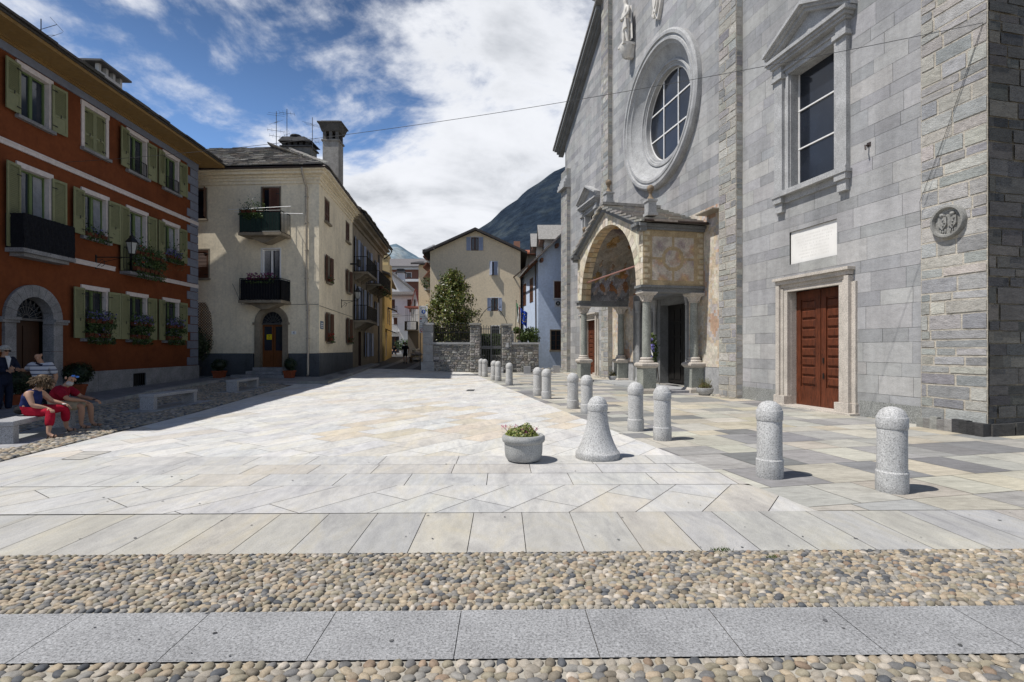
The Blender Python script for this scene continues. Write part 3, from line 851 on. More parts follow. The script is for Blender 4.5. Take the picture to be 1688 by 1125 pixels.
# ---- pedimented aisle windows
def aisle_window(c):
    w = MB(); a, b = c - .83, c + .83; sc = c
    w.fbox(CH, a - .14, a + .001, 6.42, 9.88, -.02, .05); w.fbox(CH, b - .001, b + .14, 6.42, 9.88, -.02, .05)      # inner frame
    w.fbox(CH, a - .14, b + .14, 9.861, 10.0, -.02, .051)
    w.fbox(CH, a, a + .02, 6.42, 9.86, -.4, -.021); w.fbox(CH, b - .02, b, 6.42, 9.86, -.4, -.021); w.fbox(CH, a + .02, b - .02, 9.84, 9.86, -.4, -.021)
    for p in (c - 1.30, c + .98):
        w.fbox(CH, p, p + .32, 6.42, 9.78, 0, .14)
        w.fbox(CH, p - .06, p + .38, 9.78, 9.90, 0, .22); w.fbox(CH, p, p + .32, 9.90, 10.18, 0, .16)
        w.fbox(CH, p + .02, p + .30, 5.80, 6.24, 0, .13); w.fbox(CH, p - .02, p + .34, 6.08, 6.25, 0, .19)
    w.fbox(CH, c - 1.0, c + 1.0, 10.0, 10.06, 0, .10); w.fbox(CH, c - .97, c + .97, 10.06, 10.30, 0, .06)              # architrave, frieze
    for z0, z1, o, e in ((10.18, 10.26, .24, .06), (10.26, 10.34, .30, .12), (10.34, 10.44, .36, .19)):
        w.fbox(CH, c - 1.30 - e, c + 1.30 + e, z0, z1, 0, o)
    for sg in (-1, 1):                                                                                                 # raking pediment
        for d0, d1, o in ((0.0, .10, .22), (.10, .17, .31), (.17, .27, .40)):
            s0 = c + sg * 1.52; s1 = c
            w.fpoly(CH, [(s0, 10.44 + d0), (s1, 11.18 + d0), (s1, 11.18 + d1), (s0, 10.44 + d1)], 0, o)
    w.fpoly(CH, [(c - 1.4, 10.44), (c + 1.4, 10.44), (c, 11.2)], 0, .05)
    w.fbox(CH, c - 1.36, c + 1.36, 6.25, 6.34, 0, .22); w.fbox(CH, c - 1.30, c + 1.30, 6.34, 6.42, -.35, .17)
    w.fbox(CH, c - .98, c + .98, 6.06, 6.25, 0, .06)
    wo = w.build('window', M['trim'], church)
    p = MB(); p.fbox(CH, a, b, 6.42, 9.86, -.40, -.33); p.build('pane', M['glassdark'], wo)
    g = MB()
    for z in (7.63, 8.76): g.fbox(CH, a + .02, b - .02, z - .018, z + .018, -.33, -.29)
    g.fbox(CH, a + .02, a + .05, 6.42, 9.84, -.33, -.30)
    g.build('glazing_bars', M['whitepaint'], wo)
aisle_window(8.71); aisle_window(-8.25)

# ---- side doors
def side_door(c):
    fz = G(*CH.P(c, 0, .3).xy)
    f = MB()
    for sg in (-1, 1):
        def bx(s0, s1, z0, z1, o0, o1):
            a, b = sorted((c + sg * s0, c + sg * s1)); f.fbox(CH, a, b, z0, z1, o0, o1)
        bx(.92, 1.06, .30, 3.379, -.05, .08); bx(1.06, 1.16, .30, 3.48, -.05, .11); bx(1.16, 1.30, .30, 3.58, -.05, .17); bx(1.30, 1.42, .30, 3.42, -.05, .07)
        bx(.90, 1.34, -.1, .30, -.06, .21); bx(1.34, 1.45, -.1, .30, -.06, .10)
        bx(.915, .925, -.1, 3.38, -.3, -.051)
    f.fbox(CH, c - 1.06, c + 1.06, 3.379, 3.50, -.05, .082); f.fbox(CH, c - 1.16, c + 1.16, 3.50, 3.60, -.05, .112); f.fbox(CH, c - 1.30, c + 1.30, 3.60, 3.72, -.05, .18); f.fbox(CH, c - 1.36, c + 1.36, 3.72, 3.80, -.05, .25)
    f.fbox(CH, c - 1.48, c + 1.48, -.1, fz + .05, -.3, .30)
    fo = f.build('door_frame', M['pinkstone'], church, bevel=.008)
    for sg in (-1, 1):
        d = MB(); a, b = (c - .91, c - .012) if sg < 0 else (c + .012, c + .91)
        d.fbox(CH, a, b, .05, 3.38, -.34, -.27)
        d.fbox(CH, a, a + .17, .05, 3.38, -.27, -.235); d.fbox(CH, b - .17, b, .05, 3.38, -.27, -.235)
        d.fbox(CH, a + .17, b - .17, .05, .60, -.27, -.237); d.fbox(CH, a + .17, b - .17, 3.14, 3.38, -.27, -.237)
        z = .66
        for k in range(9):
            h = .268; x0, x1 = a + .20, b - .20
            p = [CH.P(x0, z, -.27), CH.P(x1, z, -.27), CH.P(x1, z + h - .03, -.27), CH.P(x0, z + h - .03, -.27)]
            q = [CH.P(x0 + .035, z + .035, -.225), CH.P(x1 - .035, z + .035, -.225), CH.P(x1 - .035, z + h - .065, -.225), CH.P(x0 + .035, z + h - .065, -.225)]
            d.add(p + q, [(4, 5, 6, 7), (0, 1, 5, 4), (1, 2, 6, 5), (2, 3, 7, 6), (3, 0, 4, 7)]); z += h + .006
        do = d.build('door_leaf', M['redwood'], church)
        if sg > 0:
            
            for z in (.86, 1.29): k = MB(); k.fbox(CH, c + .08, c + .12, z, z + .15, -.235, -.215); k.build('keyhole_plate', M['iron'], do)
side_door(DOOR_R); side_door(DOOR_L)

# ---- marble tablet, worn lettering too faint to read
mb = MB(); mb.fbox(CH, 7.89, 9.59, 4.19, 5.15, -.08, -.045)
pq = mb.build('marble_tablet', M['marble'], church)
mb = MB(); z = 4.98
for ln in range(8):
    w = R.uniform(.9, 1.35); s = 8.74 - w / 2
    while s < 8.74 + w / 2:
        l = R.uniform(.03, .05)
        if R.random() < .86: mb.fbox(CH, s, s + l * .7, z - .045, z, -.045, -.0435, (.70, .68, .64))
        s += l + .012
    z -= .088
mb.build('worn_lettering', M['colpaint'], pq)
# ---- round carved medallion with two shields on the corner pilaster
mb = MB(); mc_, mz = 12.66, 4.33
mb.revolve(CH, mc_, mz, [(.345, .25), (.345, .33), (.325, .36), (.285, .36), (.265, .31), (.262, .285), (0.0, .285)], 40)
for sx in (-.10, .095):
    pts = [(mc_ + sx - .085, mz + .10), (mc_ + sx + .085, mz + .10), (mc_ + sx + .085, mz - .06), (mc_ + sx, mz - .16), (mc_ + sx - .085, mz - .06)]
    mb.fpoly(CH, pts, .28, .325)
    mb.ball(CH.P(mc_ + sx, mz + .14, .30), (.07, .05, .045), 10, 6, jit=.2)
    for k in range(3): mb.ball(CH.P(mc_ + sx + R.uniform(-.05, .05), mz + .04 - .06 * k, .325), (.028, .018, .022), 7, 5, jit=.3)
    for k in range(3): mb.ball(CH.P(mc_ + sx + (k - 1) * .045, mz - .19, .295), (.02, .02, .05), 6, 4, jit=.2)
mb.build('carved_medallion', mat_granite('medallion_stone', (.29, .285, .265), .6, 40, 1.15, .2, .3), church)
mb = MB(); mb.tube([CH.P(10.55, 6.72, 0), CH.P(10.55, 6.72, .12), CH.P(10.58, 6.6, .14)], .02, 6); mb.fbox(CH, 10.5, 10.6, 6.7, 6.8, 0, .02)
mb.build('iron_hook', M['darkmetal'], church)

# ---- recessed main portal
PT = MB()
steps = [(2.45, .0, -.25), (2.15, -.25, -.5), (1.85, -.5, -.75), (1.55, -.75, -1.0)]
for h, o1, o0 in steps:
    for sg in (-1, 1):
        a, b = sorted((sg * (h - .30), sg * h)); PT.fbox(CH, a, b, -.1, 4.2, -1.25, o1 if o1 < 0 else -.01)
PT.fbox(CH, -2.45, 2.45, 4.0, 4.6, -1.25, -.02)
PT.fbox(CH, -1.26, 1.26, 3.72, 4.0, -1.25, -.78)
po = PT.build('portal', M['trim_dark'], church)
mb = MB()
for sg in (-1, 1):
    a, b = (-1.25, -.01) if sg < 0 else (.01, 1.25)
    mb.fbox(CH, a, b, .12, 3.72, -1.24, -1.18)
    for r in range(5):
        for q in range(2):
            s = a + .1 + q * .54
            mb.fbox(CH, s, s + .46, .3 + r * .66, .3 + r * .66 + .56, -1.18, -1.15)
mb.build('door_leaf', M['blackdoor'], po)
for i, (s, o) in enumerate(((-2.22, -.12), (-1.93, -.38), (1.93, -.38), (2.22, -.12), (-1.62, -.64), (1.62, -.64))):
    mb = MB(); c = CH.P(s, 0.08, o)
    mb.lathe([(.17, 0), (.17, .12), (.14, .18), (.12, .24), (.115, 3.35), (.15, 3.42), (.13, 3.46), (.19, 3.78), (.20, 3.92)], c, 16)
    mb.build('portal_column', M['pinkstone'] if i in (1, 2) else M['trim'], po)

# painted wall on both sides of the portal
def fresco_col(s, z):
    t = R.random(); v = math.sin(s * 3.1 + z * 1.7) + math.sin(z * 2.9 - s * 2.2) * .8 + R.uniform(-.5, .5)
    if v > .5: return vary((.55, .50, .42), .08)
    if v > -.3: return vary((.52, .43, .32), .10)
    if v > -1.1: return vary((.44, .40, .37), .1)
    return vary((.42, .29, .21), .13)
mb = MB()
for s0, s1 in ((-4.98, -2.5), (2.5, 4.76)):
    k = .11; s = s0
    while s < s1 - .02:
        z = 1.02
        while z < 6.9:
            e = min(s + k, s1); mb.quad(CH.P(s, z, .02), CH.P(e, z, .02), CH.P(e, z + k, .02), CH.P(s, z + k, .02), fresco_col(s, z)); z += k
        s += k
    mb.fbox(CH, s0, s1, -.1, 1.0, -.02, .03, (.36, .36, .36))
mb.build('wall_painting', M['fresco'], church)
# ================================================================ PORCH
PD = 2.28                                        # distance of the columns from the wall
gz = G(*CH.P(0, 0, PD).xy)
porch = thing('church_porch', 'gabled stone entrance porch on columns with painted vault and side panels', 'porch', CH.P(0, gz, PD / 2))
ZB = 4.05                                        # top of the beams, spring of the arch
def stone_col(s, o, base=0.0):
    p = CH.P(s, gz, o)
    def sq(mb, r0, r1, z0, z1):
        a = [CH.P(s + x * r0, z0, o + y * r0) for x, y in ((-1, 1), (1, 1), (1, -1), (-1, -1))] + [CH.P(s + x * r1, z1, o + y * r1) for x, y in ((-1, 1), (1, 1), (1, -1), (-1, -1))]
        mb.hexa(a)
    b_ = MB(); sq(b_, .35, .35, gz - .05, gz + .11); sq(b_, .31, .29, gz + .11, gz + .17)
    m = MB(); sq(m, .27, .33, .98, 1.06); sq(m, .34, .34, 1.06, 1.14); sq(m, .33, .29, 1.14, 1.18)
    m.lathe([(.27, 1.18), (.28, 1.22), (.26, 1.26), (.21, 1.28), (.235, 1.32), (.225, 1.36), (.19, 1.38)], (p.x, p.y, 0), 24)
    c_ = MB(); c_.lathe([(.165, 3.44), (.185, 3.47), (.165, 3.50), (.18, 3.56), (.24, 3.68)], (p.x, p.y, 0), 16)
    for k in range(8): a = k * math.pi / 4; c_.tube([(p.x + .17 * math.cos(a), p.y + .17 * math.sin(a), 3.5), (p.x + .20 * math.cos(a), p.y + .20 * math.sin(a), 3.6), (p.x + .275 * math.cos(a), p.y + .275 * math.sin(a), 3.69)], [.04, .045, .02], 5)
    sq(c_, .24, .29, 3.68, 3.76); sq(c_, .30, .30, 3.76, 3.80)
    h = MB(); h.lathe([(.158, 1.37), (.160, 1.6), (.157, 2.4), (.140, 3.45)], (p.x, p.y, 0), 28); co = h.build('column', M['greenstone'], porch)
    m.build('base', M['pinkstone'], co, bevel=.006); c_.build('capital', M['pinkstone'], co); b_.build('foot', M['pinkstone'], co, bevel=.006)
    d = MB(); sq(d, .26, .26, gz + .17, .98); d.build('pedestal', M['greenstone'], co)
for s in (-3.30, 3.30):
    stone_col(s, PD); stone_col(s, .30)
for sg in (-1, 1):
    mb = MB(); a, b = sorted((sg * 3.06, sg * 3.50)); mb.fbox(CH, a, b, 3.80, 3.96, .0, PD + .30)
    a, b = sorted((sg * 3.02, sg * 3.58)); mb.fbox(CH, a, b, 3.96, ZB, .0, PD + .36)
    mb.build('beam', M['trim_dark'], porch)

RA, RO = 2.95, 3.30                              # arch radii
# front wall of the arch, faced with cut stones
O0, O1 = PD - .22, PD + .24
def gable_z(s): return 6.20 + (1 - abs(s) / 3.5) * 1.55
mb = MB(); NV = 34
warm = lambda: vary(R.choice([(.62, .55, .43), (.66, .60, .48), (.57, .50, .38), (.68, .63, .53)]), .08)
tan = lambda: vary(R.choice([(.50, .38, .23), (.46, .33, .19), (.54, .45, .31)]), .12)
for k in range(NV):
    a0, a1 = math.pi * k / NV + .004, math.pi * (k + 1) / NV - .004
    p = lambda r, a, o: CH.P(r * math.cos(a), ZB + r * math.sin(a), o)
    ro = RO + (.06 if k % 2 else 0.0)
    c = warm()
    mb.quad(p(RA, a0, O1 + .012), p(RA, a1, O1 + .012), p(ro, a1, O1 + .012), p(ro, a0, O1 + .012), c)
    for j in range(2):
        oa, ob = O0 + (O1 + .012 - O0) * j / 2, O0 + (O1 + .012 - O0) * (j + 1) / 2
        mb.quad(p(RA, a0, oa), p(RA, a1, oa), p(RA, a1, ob), p(RA, a0, ob), tan())
N2 = 60                                           # wall between arch and gable
for k in range(N2):
    sa, sb = -3.5 + 7.0 * k / N2, -3.5 + 7.0 * (k + 1) / N2
    za = ZB + (math.sqrt(max(0, RA ** 2 - sa * sa)) if abs(sa) < RA else 0); zb = ZB + (math.sqrt(max(0, RA ** 2 - sb * sb)) if abs(sb) < RA else 0)
    mb.quad(CH.P(sa, za, O1), CH.P(sb, zb, O1), CH.P(sb, gable_z(sb), O1), CH.P(sa, gable_z(sa), O1), mul(warm(), .92))
    mb.quad(CH.P(sa, za, O0), CH.P(sb, zb, O0), CH.P(sb, gable_z(sb), O0), CH.P(sa, gable_z(sa), O0), (.4, .35, .27))
mb.fbox(CH, -3.5, -RA, ZB, ZB + .01, O0, O1, (.5, .45, .35)); mb.fbox(CH, RA, 3.5, ZB, ZB + .01, O0, O1, (.5, .45, .35))
z = ZB + .02; i = 0                               # corner stones, alternating long and short
while z < 6.02:
    l = .30 if i % 2 else .17
    for sg in (-1, 1):
        a, b = sorted((sg * 3.5, sg * (3.5 - l))); 
        mb.fbox(CH, a, b, z, z + .19, O1, O1 + .010, warm())
    z += .205; i += 1
mb.build('arch', M['fresco'], porch)

# side walls with painted panels
for sg in (-1, 1):
    fc = Fac(CH.P(sg * 3.5, 0, 0).xy[:], (CH.n[0] * -sg, CH.n[1] * -sg), (CH.d[0] * sg, CH.d[1] * sg))
    def L(a, b): return (-b, -a) if sg > 0 else (a, b)
    mb = MB(); a, b = L(0, O1)
    mb.fbox(fc, a, b, ZB, 6.10, -.25, 0, (.40, .31, .19))
    def och(): return vary((.42, .285, .14), .1)
    def painted(u, w, q):
        v = math.sin(u * 5.3 + q) + math.sin(w * 7.1 + u * 3.7 + q * 2) * .9 + math.sin((u - w) * 11 + q) * .4 + R.uniform(-.35, .35)
        cols = [(.34, .28, .27), (.42, .36, .31), (.50, .45, .38), (.47, .40, .33), (.44, .30, .22), (.52, .38, .20)]
        x = (v + 2.2) / 4.4 * (len(cols) - 1); x = min(len(cols) - 1.001, max(0, x)); i = int(x)
        return vary(mixc(cols[i], cols[i + 1], x - i), .05)
    # quarters with a round field in the middle, drawn as thin inlays
    A0, A1, B0, B1 = .44, 2.16, 4.24, 5.86; ca, cb = (A0 + A1) / 2, (B0 + B1) / 2; st = .045
    nu, nw = int((A1 - A0) / st), int((B1 - B0) / st)
    for i in range(nu):
        for j in range(nw):
            u, w = A0 + (i + .5) * st, B0 + (j + .5) * st
            d = math.hypot(u - ca, w - cb)
            if .33 < d < .46 or ((abs(u - ca) < .055 or abs(w - cb) < .055) and d > .4): continue
            q = 3 + (1.7 if u > ca else 0) + (2.9 if w > cb else 0) if d > .33 else 9
            a_, b_ = L(u - st / 2, u + st / 2)
            mb.quad(fc.P(a_, w - st / 2, .004), fc.P(b_, w - st / 2, .004), fc.P(b_, w + st / 2, .004), fc.P(a_, w + st / 2, .004), painted(u, w, q))
    z = ZB + .05; i = 0
    while z < 6.0:
        for u0 in (.04, O1 - .30):
            l = .26 if i % 2 else .17
            e = (u0, u0 + l) if u0 < 1 else (O1 - l - .02, O1 - .02)
            a_, b_ = L(*e); mb.fbox(fc, a_, b_, z, z + .16, 0, .012, vary((.50, .41, .27), .1))
            a_, b_ = L(e[0] + .04, e[1] - .04); mb.fbox(fc, a_, b_, z + .035, z + .125, .012, .022, vary((.53, .45, .32), .08))
        z += .2; i += 1
    mb.build('side_panel', M['fresco'], porch)
    m2 = MB(); a, b = L(-.02, O1 + .30)
    m2.fbox(fc, a, b, 6.10, 6.19, -.3, .10); m2.fbox(fc, a, L(0, O1 + .36)[1] if sg < 0 else b, 6.19, 6.30, -.3, .19)
    if sg > 0:
        m2.fbox(fc, -O1 - .36, -O1 - .24, 6.19, 6.30, -.3, .19)
    m2.build('cornice', M['trim_dark'], porch)

# painted barrel vault: clouds above, figures with robes and instruments below
NA, ND = 150, 56
def stamp_list():
    st = []
    rr = random.Random(11)
    def blob(a, d, ra, rd, col, rot=0, soft=.25): st.append((a, d, ra, rd, col, rot, soft))
    for side in (0, 1):
        f = (lambda a: math.pi - a) if side == 0 else (lambda a: a)
        for _ in range(26): blob(f(rr.uniform(.0, .22)), rr.uniform(0, 2), rr.uniform(.05, .10), rr.uniform(.15, .4), vary((.30, .30, .31), .25), 0, .6)
        for d0 in (.45, 1.05, 1.62):                                      # three seated musicians on clouds
            o = rr.uniform(-.04, .04)
            blob(f(.30 + o), d0, .13, .26, vary((.38, .36, .40), .1), .3)           # robe
            blob(f(.18 + o), d0 + .12, .10, .09, vary((.46, .38, .33), .1), .5)     # leg
            blob(f(.24 + o), d0 - .16, .09, .12, vary((.33, .15, .06), .15), -.4)   # fold
            blob(f(.46 + o), d0 - .02, .11, .17, vary(rr.choice([(.50, .48, .45), (.44, .22, .09), (.36, .18, .07)]), .1), .1)
            blob(f(.50 + o), d0 - .2, .05, .17, vary((.45, .42, .40), .1), .7)      # arm
            blob(f(.42 + o), d0 + .20, .08, .12, vary((.40, .24, .09), .15), .6)    # instrument
            blob(f(.63 + o), d0 + .02, .05, .075, vary((.33, .20, .11), .1))        # hair
            blob(f(.615 + o), d0 + .04, .035, .05, vary((.50, .36, .26), .08))      # face
        for d0 in (.55, 1.45):                                            # figures floating in the sky
            o = rr.uniform(-.03, .05)
            for k in range(6): blob(f(1.02 + o + rr.uniform(-.09, .09)), d0 + rr.uniform(-.22, .22), rr.uniform(.04, .07), rr.uniform(.08, .2), vary(rr.choice([(.24, .12, .045), (.34, .19, .07), (.16, .08, .04), (.42, .28, .13)]), .15), rr.uniform(-.8, .8))
            blob(f(1.17 + o), d0 + .05, .035, .05, (.42, .27, .16))
        for k in range(10): blob(f(1.33 + rr.uniform(-.03, .05)), rr.uniform(.1, 2), .05, rr.uniform(.15, .3), vary((.20, .15, .15), .2), 0, .6)
    for k in range(14): blob(math.pi / 2 + rr.uniform(-.1, .1), rr.uniform(.2, 2), .06, rr.uniform(.1, .35), vary(rr.choice([(.52, .30, .10), (.55, .46, .34), (.48, .22, .08)]), .1), rr.uniform(-.5, .5), .5)
    return st
ST = stamp_list()
def wn(x, y): return math.sin(x * 1.0 + 1.7 * math.sin(y * .83)) + .6 * math.sin(x * 2.3 - 1.9 * y + 1.1) + .45 * math.sin(4.9 * y + 2.1 * math.sin(3.1 * x)) + .3 * math.sin(9.1 * x + 7.3 * y)
def vault_col(a, d):
    wa, wd = wn(a * 9, d * 3.2), wn(d * 4.1 + 5, a * 8 + 2); a, d = a + .026 * wa, d + .055 * wd
    e = min(a, math.pi - a)
    c = mixc((.27, .255, .235), (.42, .375, .315), smooth(.1, .75, e)); c = mixc(c, (.33, .27, .22), smooth(1.0, 1.4, e))
    k = 1 + .10 * wn(a * 21, d * 7) + R.uniform(-.06, .06); c = mixc(mul(c, k), (.42, .29, .17), max(0, min(.5, .25 * wn(d * 5 + 1, a * 13))))
    for (a0, d0, ra, rd, col, rot, soft) in ST:
        da, dd = (a - a0) * 2.9, d - d0
        if abs(da) > .8 or abs(dd) > .9: continue
        x = da * math.cos(rot) + dd * math.sin(rot); y = -da * math.sin(rot) + dd * math.cos(rot)
        q = (x / (ra * 2.9)) ** 2 + (y / rd) ** 2
        q += .30 * wn(x * 24 + a0 * 9, y * 19)
        if q < 1 + soft: c = mixc(c, mul(col, 1 + .4 * (x / (ra * 2.9)) + .18 * math.sin((x * 2 + y) * 46 + a0 * 7)), min(1, (1 + soft - q) / soft) * .9)
    return c
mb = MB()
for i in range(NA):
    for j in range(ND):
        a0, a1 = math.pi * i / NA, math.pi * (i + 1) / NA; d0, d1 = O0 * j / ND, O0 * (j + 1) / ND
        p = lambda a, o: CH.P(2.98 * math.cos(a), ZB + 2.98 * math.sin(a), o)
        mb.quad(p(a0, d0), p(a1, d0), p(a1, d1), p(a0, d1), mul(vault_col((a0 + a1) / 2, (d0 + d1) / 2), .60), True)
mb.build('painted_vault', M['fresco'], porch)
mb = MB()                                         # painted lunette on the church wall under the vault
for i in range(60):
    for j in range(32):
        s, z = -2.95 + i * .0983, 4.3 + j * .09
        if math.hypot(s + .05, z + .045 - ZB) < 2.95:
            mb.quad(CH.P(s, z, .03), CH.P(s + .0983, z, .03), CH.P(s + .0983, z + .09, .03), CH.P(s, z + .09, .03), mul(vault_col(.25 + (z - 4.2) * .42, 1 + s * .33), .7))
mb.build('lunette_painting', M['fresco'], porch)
mb = MB(); mb.tube([CH.P(-3.0, 4.92, PD), CH.P(3.0, 4.92, PD)], .035, 8); mb.build('tie_rod', mat_flat('tie_rod_paint', S(150, 110, 100)), porch)

# roof of thick stone slabs and the gable copings
mb = MB()
for sg in (-1, 1):
    n = 9
    for k in range(n):
        s0 = 3.95 * (1 - k / n); z = 6.30 + (1 - s0 / 3.95) * 1.60
        o = -.02
        while o < PD + .5:
            l = min(R.uniform(.45, 1.0), PD + .52 - o); w = 3.95 / n + .16
            a, b = sorted((sg * (s0 + R.uniform(-.03, .03)), sg * (s0 - w)))
            dz = R.uniform(-.008, .012)
            zz = lambda s: 6.30 + (1 - abs(s) / 3.95) * 1.60 * .9 + .02
            A = [CH.P(a, 0, o + .005), CH.P(b, 0, o + .005), CH.P(b, 0, o + l - .005), CH.P(a, 0, o + l - .005)]
            lo = z + .0 + dz; up = z + .16 * 1.60 / 3.95 + dz + .03
            zs = [(up if abs(x) < abs(s0) - .05 else lo) for x in (a, b, b, a)]
            V = [Vector((q.x, q.y, h)) for q, h in zip(A, zs)] + [Vector((q.x, q.y, h + .075)) for q, h in zip(A, zs)]
            V = [V[3], V[2], V[1], V[0], V[7], V[6], V[5], V[4]]
            mb.hexa(V, vary(R.choice([(.30, .28, .25), (.36, .34, .30), (.26, .255, .24), (.33, .29, .24)]), .14)); o += l
mb.fbox(CH, -.2, .2, 7.90, 8.02, 0, PD + .45, (.3, .29, .27))
mb.build('roof', M['roofstone'], porch)
mb = MB()
for sg in (-1, 1):
    mb.fpoly(CH, [(sg * 3.66, 6.06), (0, 7.64), (0, 7.90), (sg * 3.66, 6.26)], O1, O1 + .16)
    mb.fpoly(CH, [(sg * 3.80, 6.16), (0, 7.82), (0, 7.93), (sg * 3.80, 6.28)], O1 + .001, O1 + .26)
    a, b = sorted((sg * 3.42, sg * 3.72)); mb.fbox(CH, a, b, 6.02, 6.19, O1 - .05, O1 + .20)
mb.build('gable_coping', M['trim_dark'], porch)
def finial(s, o, z0, hp):
    m = MB(); m.fbox(CH, s - .20, s + .20, z0, z0 + .10, o - .20, o + .20); m.fbox(CH, s - .16, s + .16, z0 + .1, z0 + hp, o - .16, o + .16); m.fbox(CH, s - .20, s + .20, z0 + hp, z0 + hp + .07, o - .20, o + .20)
    fo = m.build('pinnacle', M['trim'], porch)
    p = CH.P(s, z0 + hp + .07, o); b = MB()
    b.lathe([(.17, 0), (.10, .09), (.055, .18), (.055, .26), (.085, .30), (.06, .33)], p, 16); b.ball((p.x, p.y, p.z + .44), .13, 14, 9)
    b.build('ball_finial', M['rusty'], fo)
M['rusty'] = mat_flat('weathered_brown_stone', (.22, .17, .12), .9, .15, amt=.4, scale=10)
finial(3.42, PD - .1, 6.62, .52); finial(-3.42, PD - .1, 6.62, .52); finial(0.0, PD + .1, 7.98, .42)
mb = MB(); mb.fbox(CH, 3.7, 4.76, 6.66, 6.70, .0, .5); mb.build('flashing', M['zinc'], porch)
mb = MB(); mb.tube([CH.P(3.92, 6.34, .1), CH.P(3.92, 6.34, PD + .4)], .05, 8); mb.build('gutter', M['darkmetal'], porch)
mb = MB()                                         # broad step in front of the door
for k in range(8): mb.fbox(CH, -3.55 + k * .8875 + .004, -3.55 + (k + 1) * .8875 - .004, -.1, gz + .075, 0.02, PD - .42, vary((.36, .36, .355), .1))
mb.build('doorstep', M['kerb'], porch)

# ---- carved saint and shield bracket high on the front (only their lower parts are in view)
sp = CH.P(-2.55, 15.92, .35)
st = thing('saint_statue', 'pale marble standing saint on a bracket above the round window', 'statue', sp)
mb = MB()
p = lambda s, z, o: CH.P(-2.55 + s, z, o)
mb.lathe([(.06, 0), (.20, .10), (.27, .34), (.34, .50), (.34, .60)], (sp.x, sp.y, sp.z), 14); mb.fbox(CH, -2.86, -2.24, 16.5, 16.62, 0.02, .66)
mb.fpoly(CH, [(-2.82, 16.5), (-2.3, 16.5), (-2.42, 15.95), (-2.66, 15.95)], .02, .4)
mb.build('bracket', M['statue'], st)
def skin_mesh(nodes, edges, subs=2):
    """grow a smooth skin over a skeleton: nodes = [(pos, radius)], root first"""
    me = bpy.data.meshes.new('skel'); me.from_pydata([tuple(q) for q, r in nodes], edges, []); me.update()
    ob = bpy.data.objects.new('skel', me); COL.objects.link(ob)
    md = ob.modifiers.new('s', 'SKIN'); md.use_smooth_shade = True; md.branch_smoothing = 0.4
    if not me.skin_vertices: me.skin_vertices.new()
    for i, (q, r) in enumerate(nodes):
        rr = r if isinstance(r, tuple) else (r, r); me.skin_vertices[0].data[i].radius = rr
        me.skin_vertices[0].data[i].use_root = (i == 0)
    sb = ob.modifiers.new('u', 'SUBSURF'); sb.levels = subs; sb.render_levels = subs
    dg = bpy.context.evaluated_depsgraph_get(); ev = ob.evaluated_get(dg)
    m2 = ev.to_mesh(); vs = [tuple(v.co) for v in m2.vertices]; fs = [tuple(q.vertices) for q in m2.polygons]
    ev.to_mesh_clear(); bpy.data.objects.remove(ob); bpy.data.meshes.remove(me)
    return vs, fs
nodes = [(p(0, 17.62, .36), .20), (p(0, 18.0, .36), .19), (p(0, 18.36, .36), .22), (p(0, 18.55, .37), .09), (p(0, 18.74, .40), .13), (p(0, 18.86, .39), .10),
         (p(-.13, 17.3, .40), .15), (p(-.12, 16.95, .44), .10), (p(-.12, 16.66, .40), .07), (p(-.13, 16.64, .52), .05),
         (p(.13, 17.3, .36), .15), (p(.12, 16.95, .36), .10), (p(.13, 16.66, .34), .07), (p(.14, 16.64, .48), .05),
         (p(-.24, 18.34, .36), .10), (p(-.33, 17.98, .42), .08), (p(-.12, 17.85, .58), .06), (p(-.02, 17.9, .6), .05),
         (p(.24, 18.34, .36), .10), (p(.33, 17.98, .42), .08), (p(.12, 17.80, .58), .06), (p(.0, 17.82, .6), .05)]
ed = [(0, 1), (1, 2), (2, 3), (3, 4), (4, 5), (0, 6), (6, 7), (7, 8), (8, 9), (0, 10), (10, 11), (11, 12), (12, 13), (2, 14), (14, 15), (15, 16), (16, 17), (2, 18), (18, 19), (19, 20), (20, 21)]
vs, fs = skin_mesh(nodes, ed, 2); mb = MB(); mb.add(vs, fs, None, True); bo = mb.build('body', M['statue'], st)
mb = MB()                                         # cloak hanging in folds at the back
for k in range(14):
    s0, s1 = -.30 + k * .045, -.30 + (k + 1) * .045
    o0, o1 = .20 + .05 * (k % 2), .20 + .05 * ((k + 1) % 2)
    mb.quad(p(s0 * 1.15, 16.75, o0), p(s1 * 1.15, 16.75, o1), p(s1 * .9, 18.4, o1 + .02), p(s0 * .9, 18.4, o0 + .02), None, True)
for k in range(5): mb.tube([p(.02 + k * .05, 18.0 - .04 * k, .52), p(.05 + k * .055, 17.3, .50 + .02 * (k % 2))], [.03, .045], 6)
mb.build('cloak', M['statue'], st)
sp = CH.P(.15, 16.2, .2)
mb = MB()
pts = [(-.34, 17.9), (.34, 17.9), (.38, 17.3), (.30, 16.8), (.12, 16.4), (0, 16.22), (-.12, 16.4), (-.30, 16.8), (-.38, 17.3)]
mb.fpoly(CH, [(.15 + s, z) for s, z in pts], 0.0, .16)
mb.fpoly(CH, [(.15 + s * .72, 17.2 + (z - 17.2) * .72) for s, z in pts], .16, .26)
mb.fpoly(CH, [(.15 + s * .5, 17.2 + (z - 17.2) * .5) for s, z in pts], .26, .30)
for k in range(8):
    a = -2.6 + k * .3; mb.ball(CH.P(.15 + .36 * math.sin(a * 1.2), 17.0 - .5 * math.cos(a * .5), .16), (.07, .06, .12), 8, 6, jit=.2)
mb.build('carved_shield', M['statue'], loc=sp, label='dark carved stone shield hanging high above the round window', cat='carving')
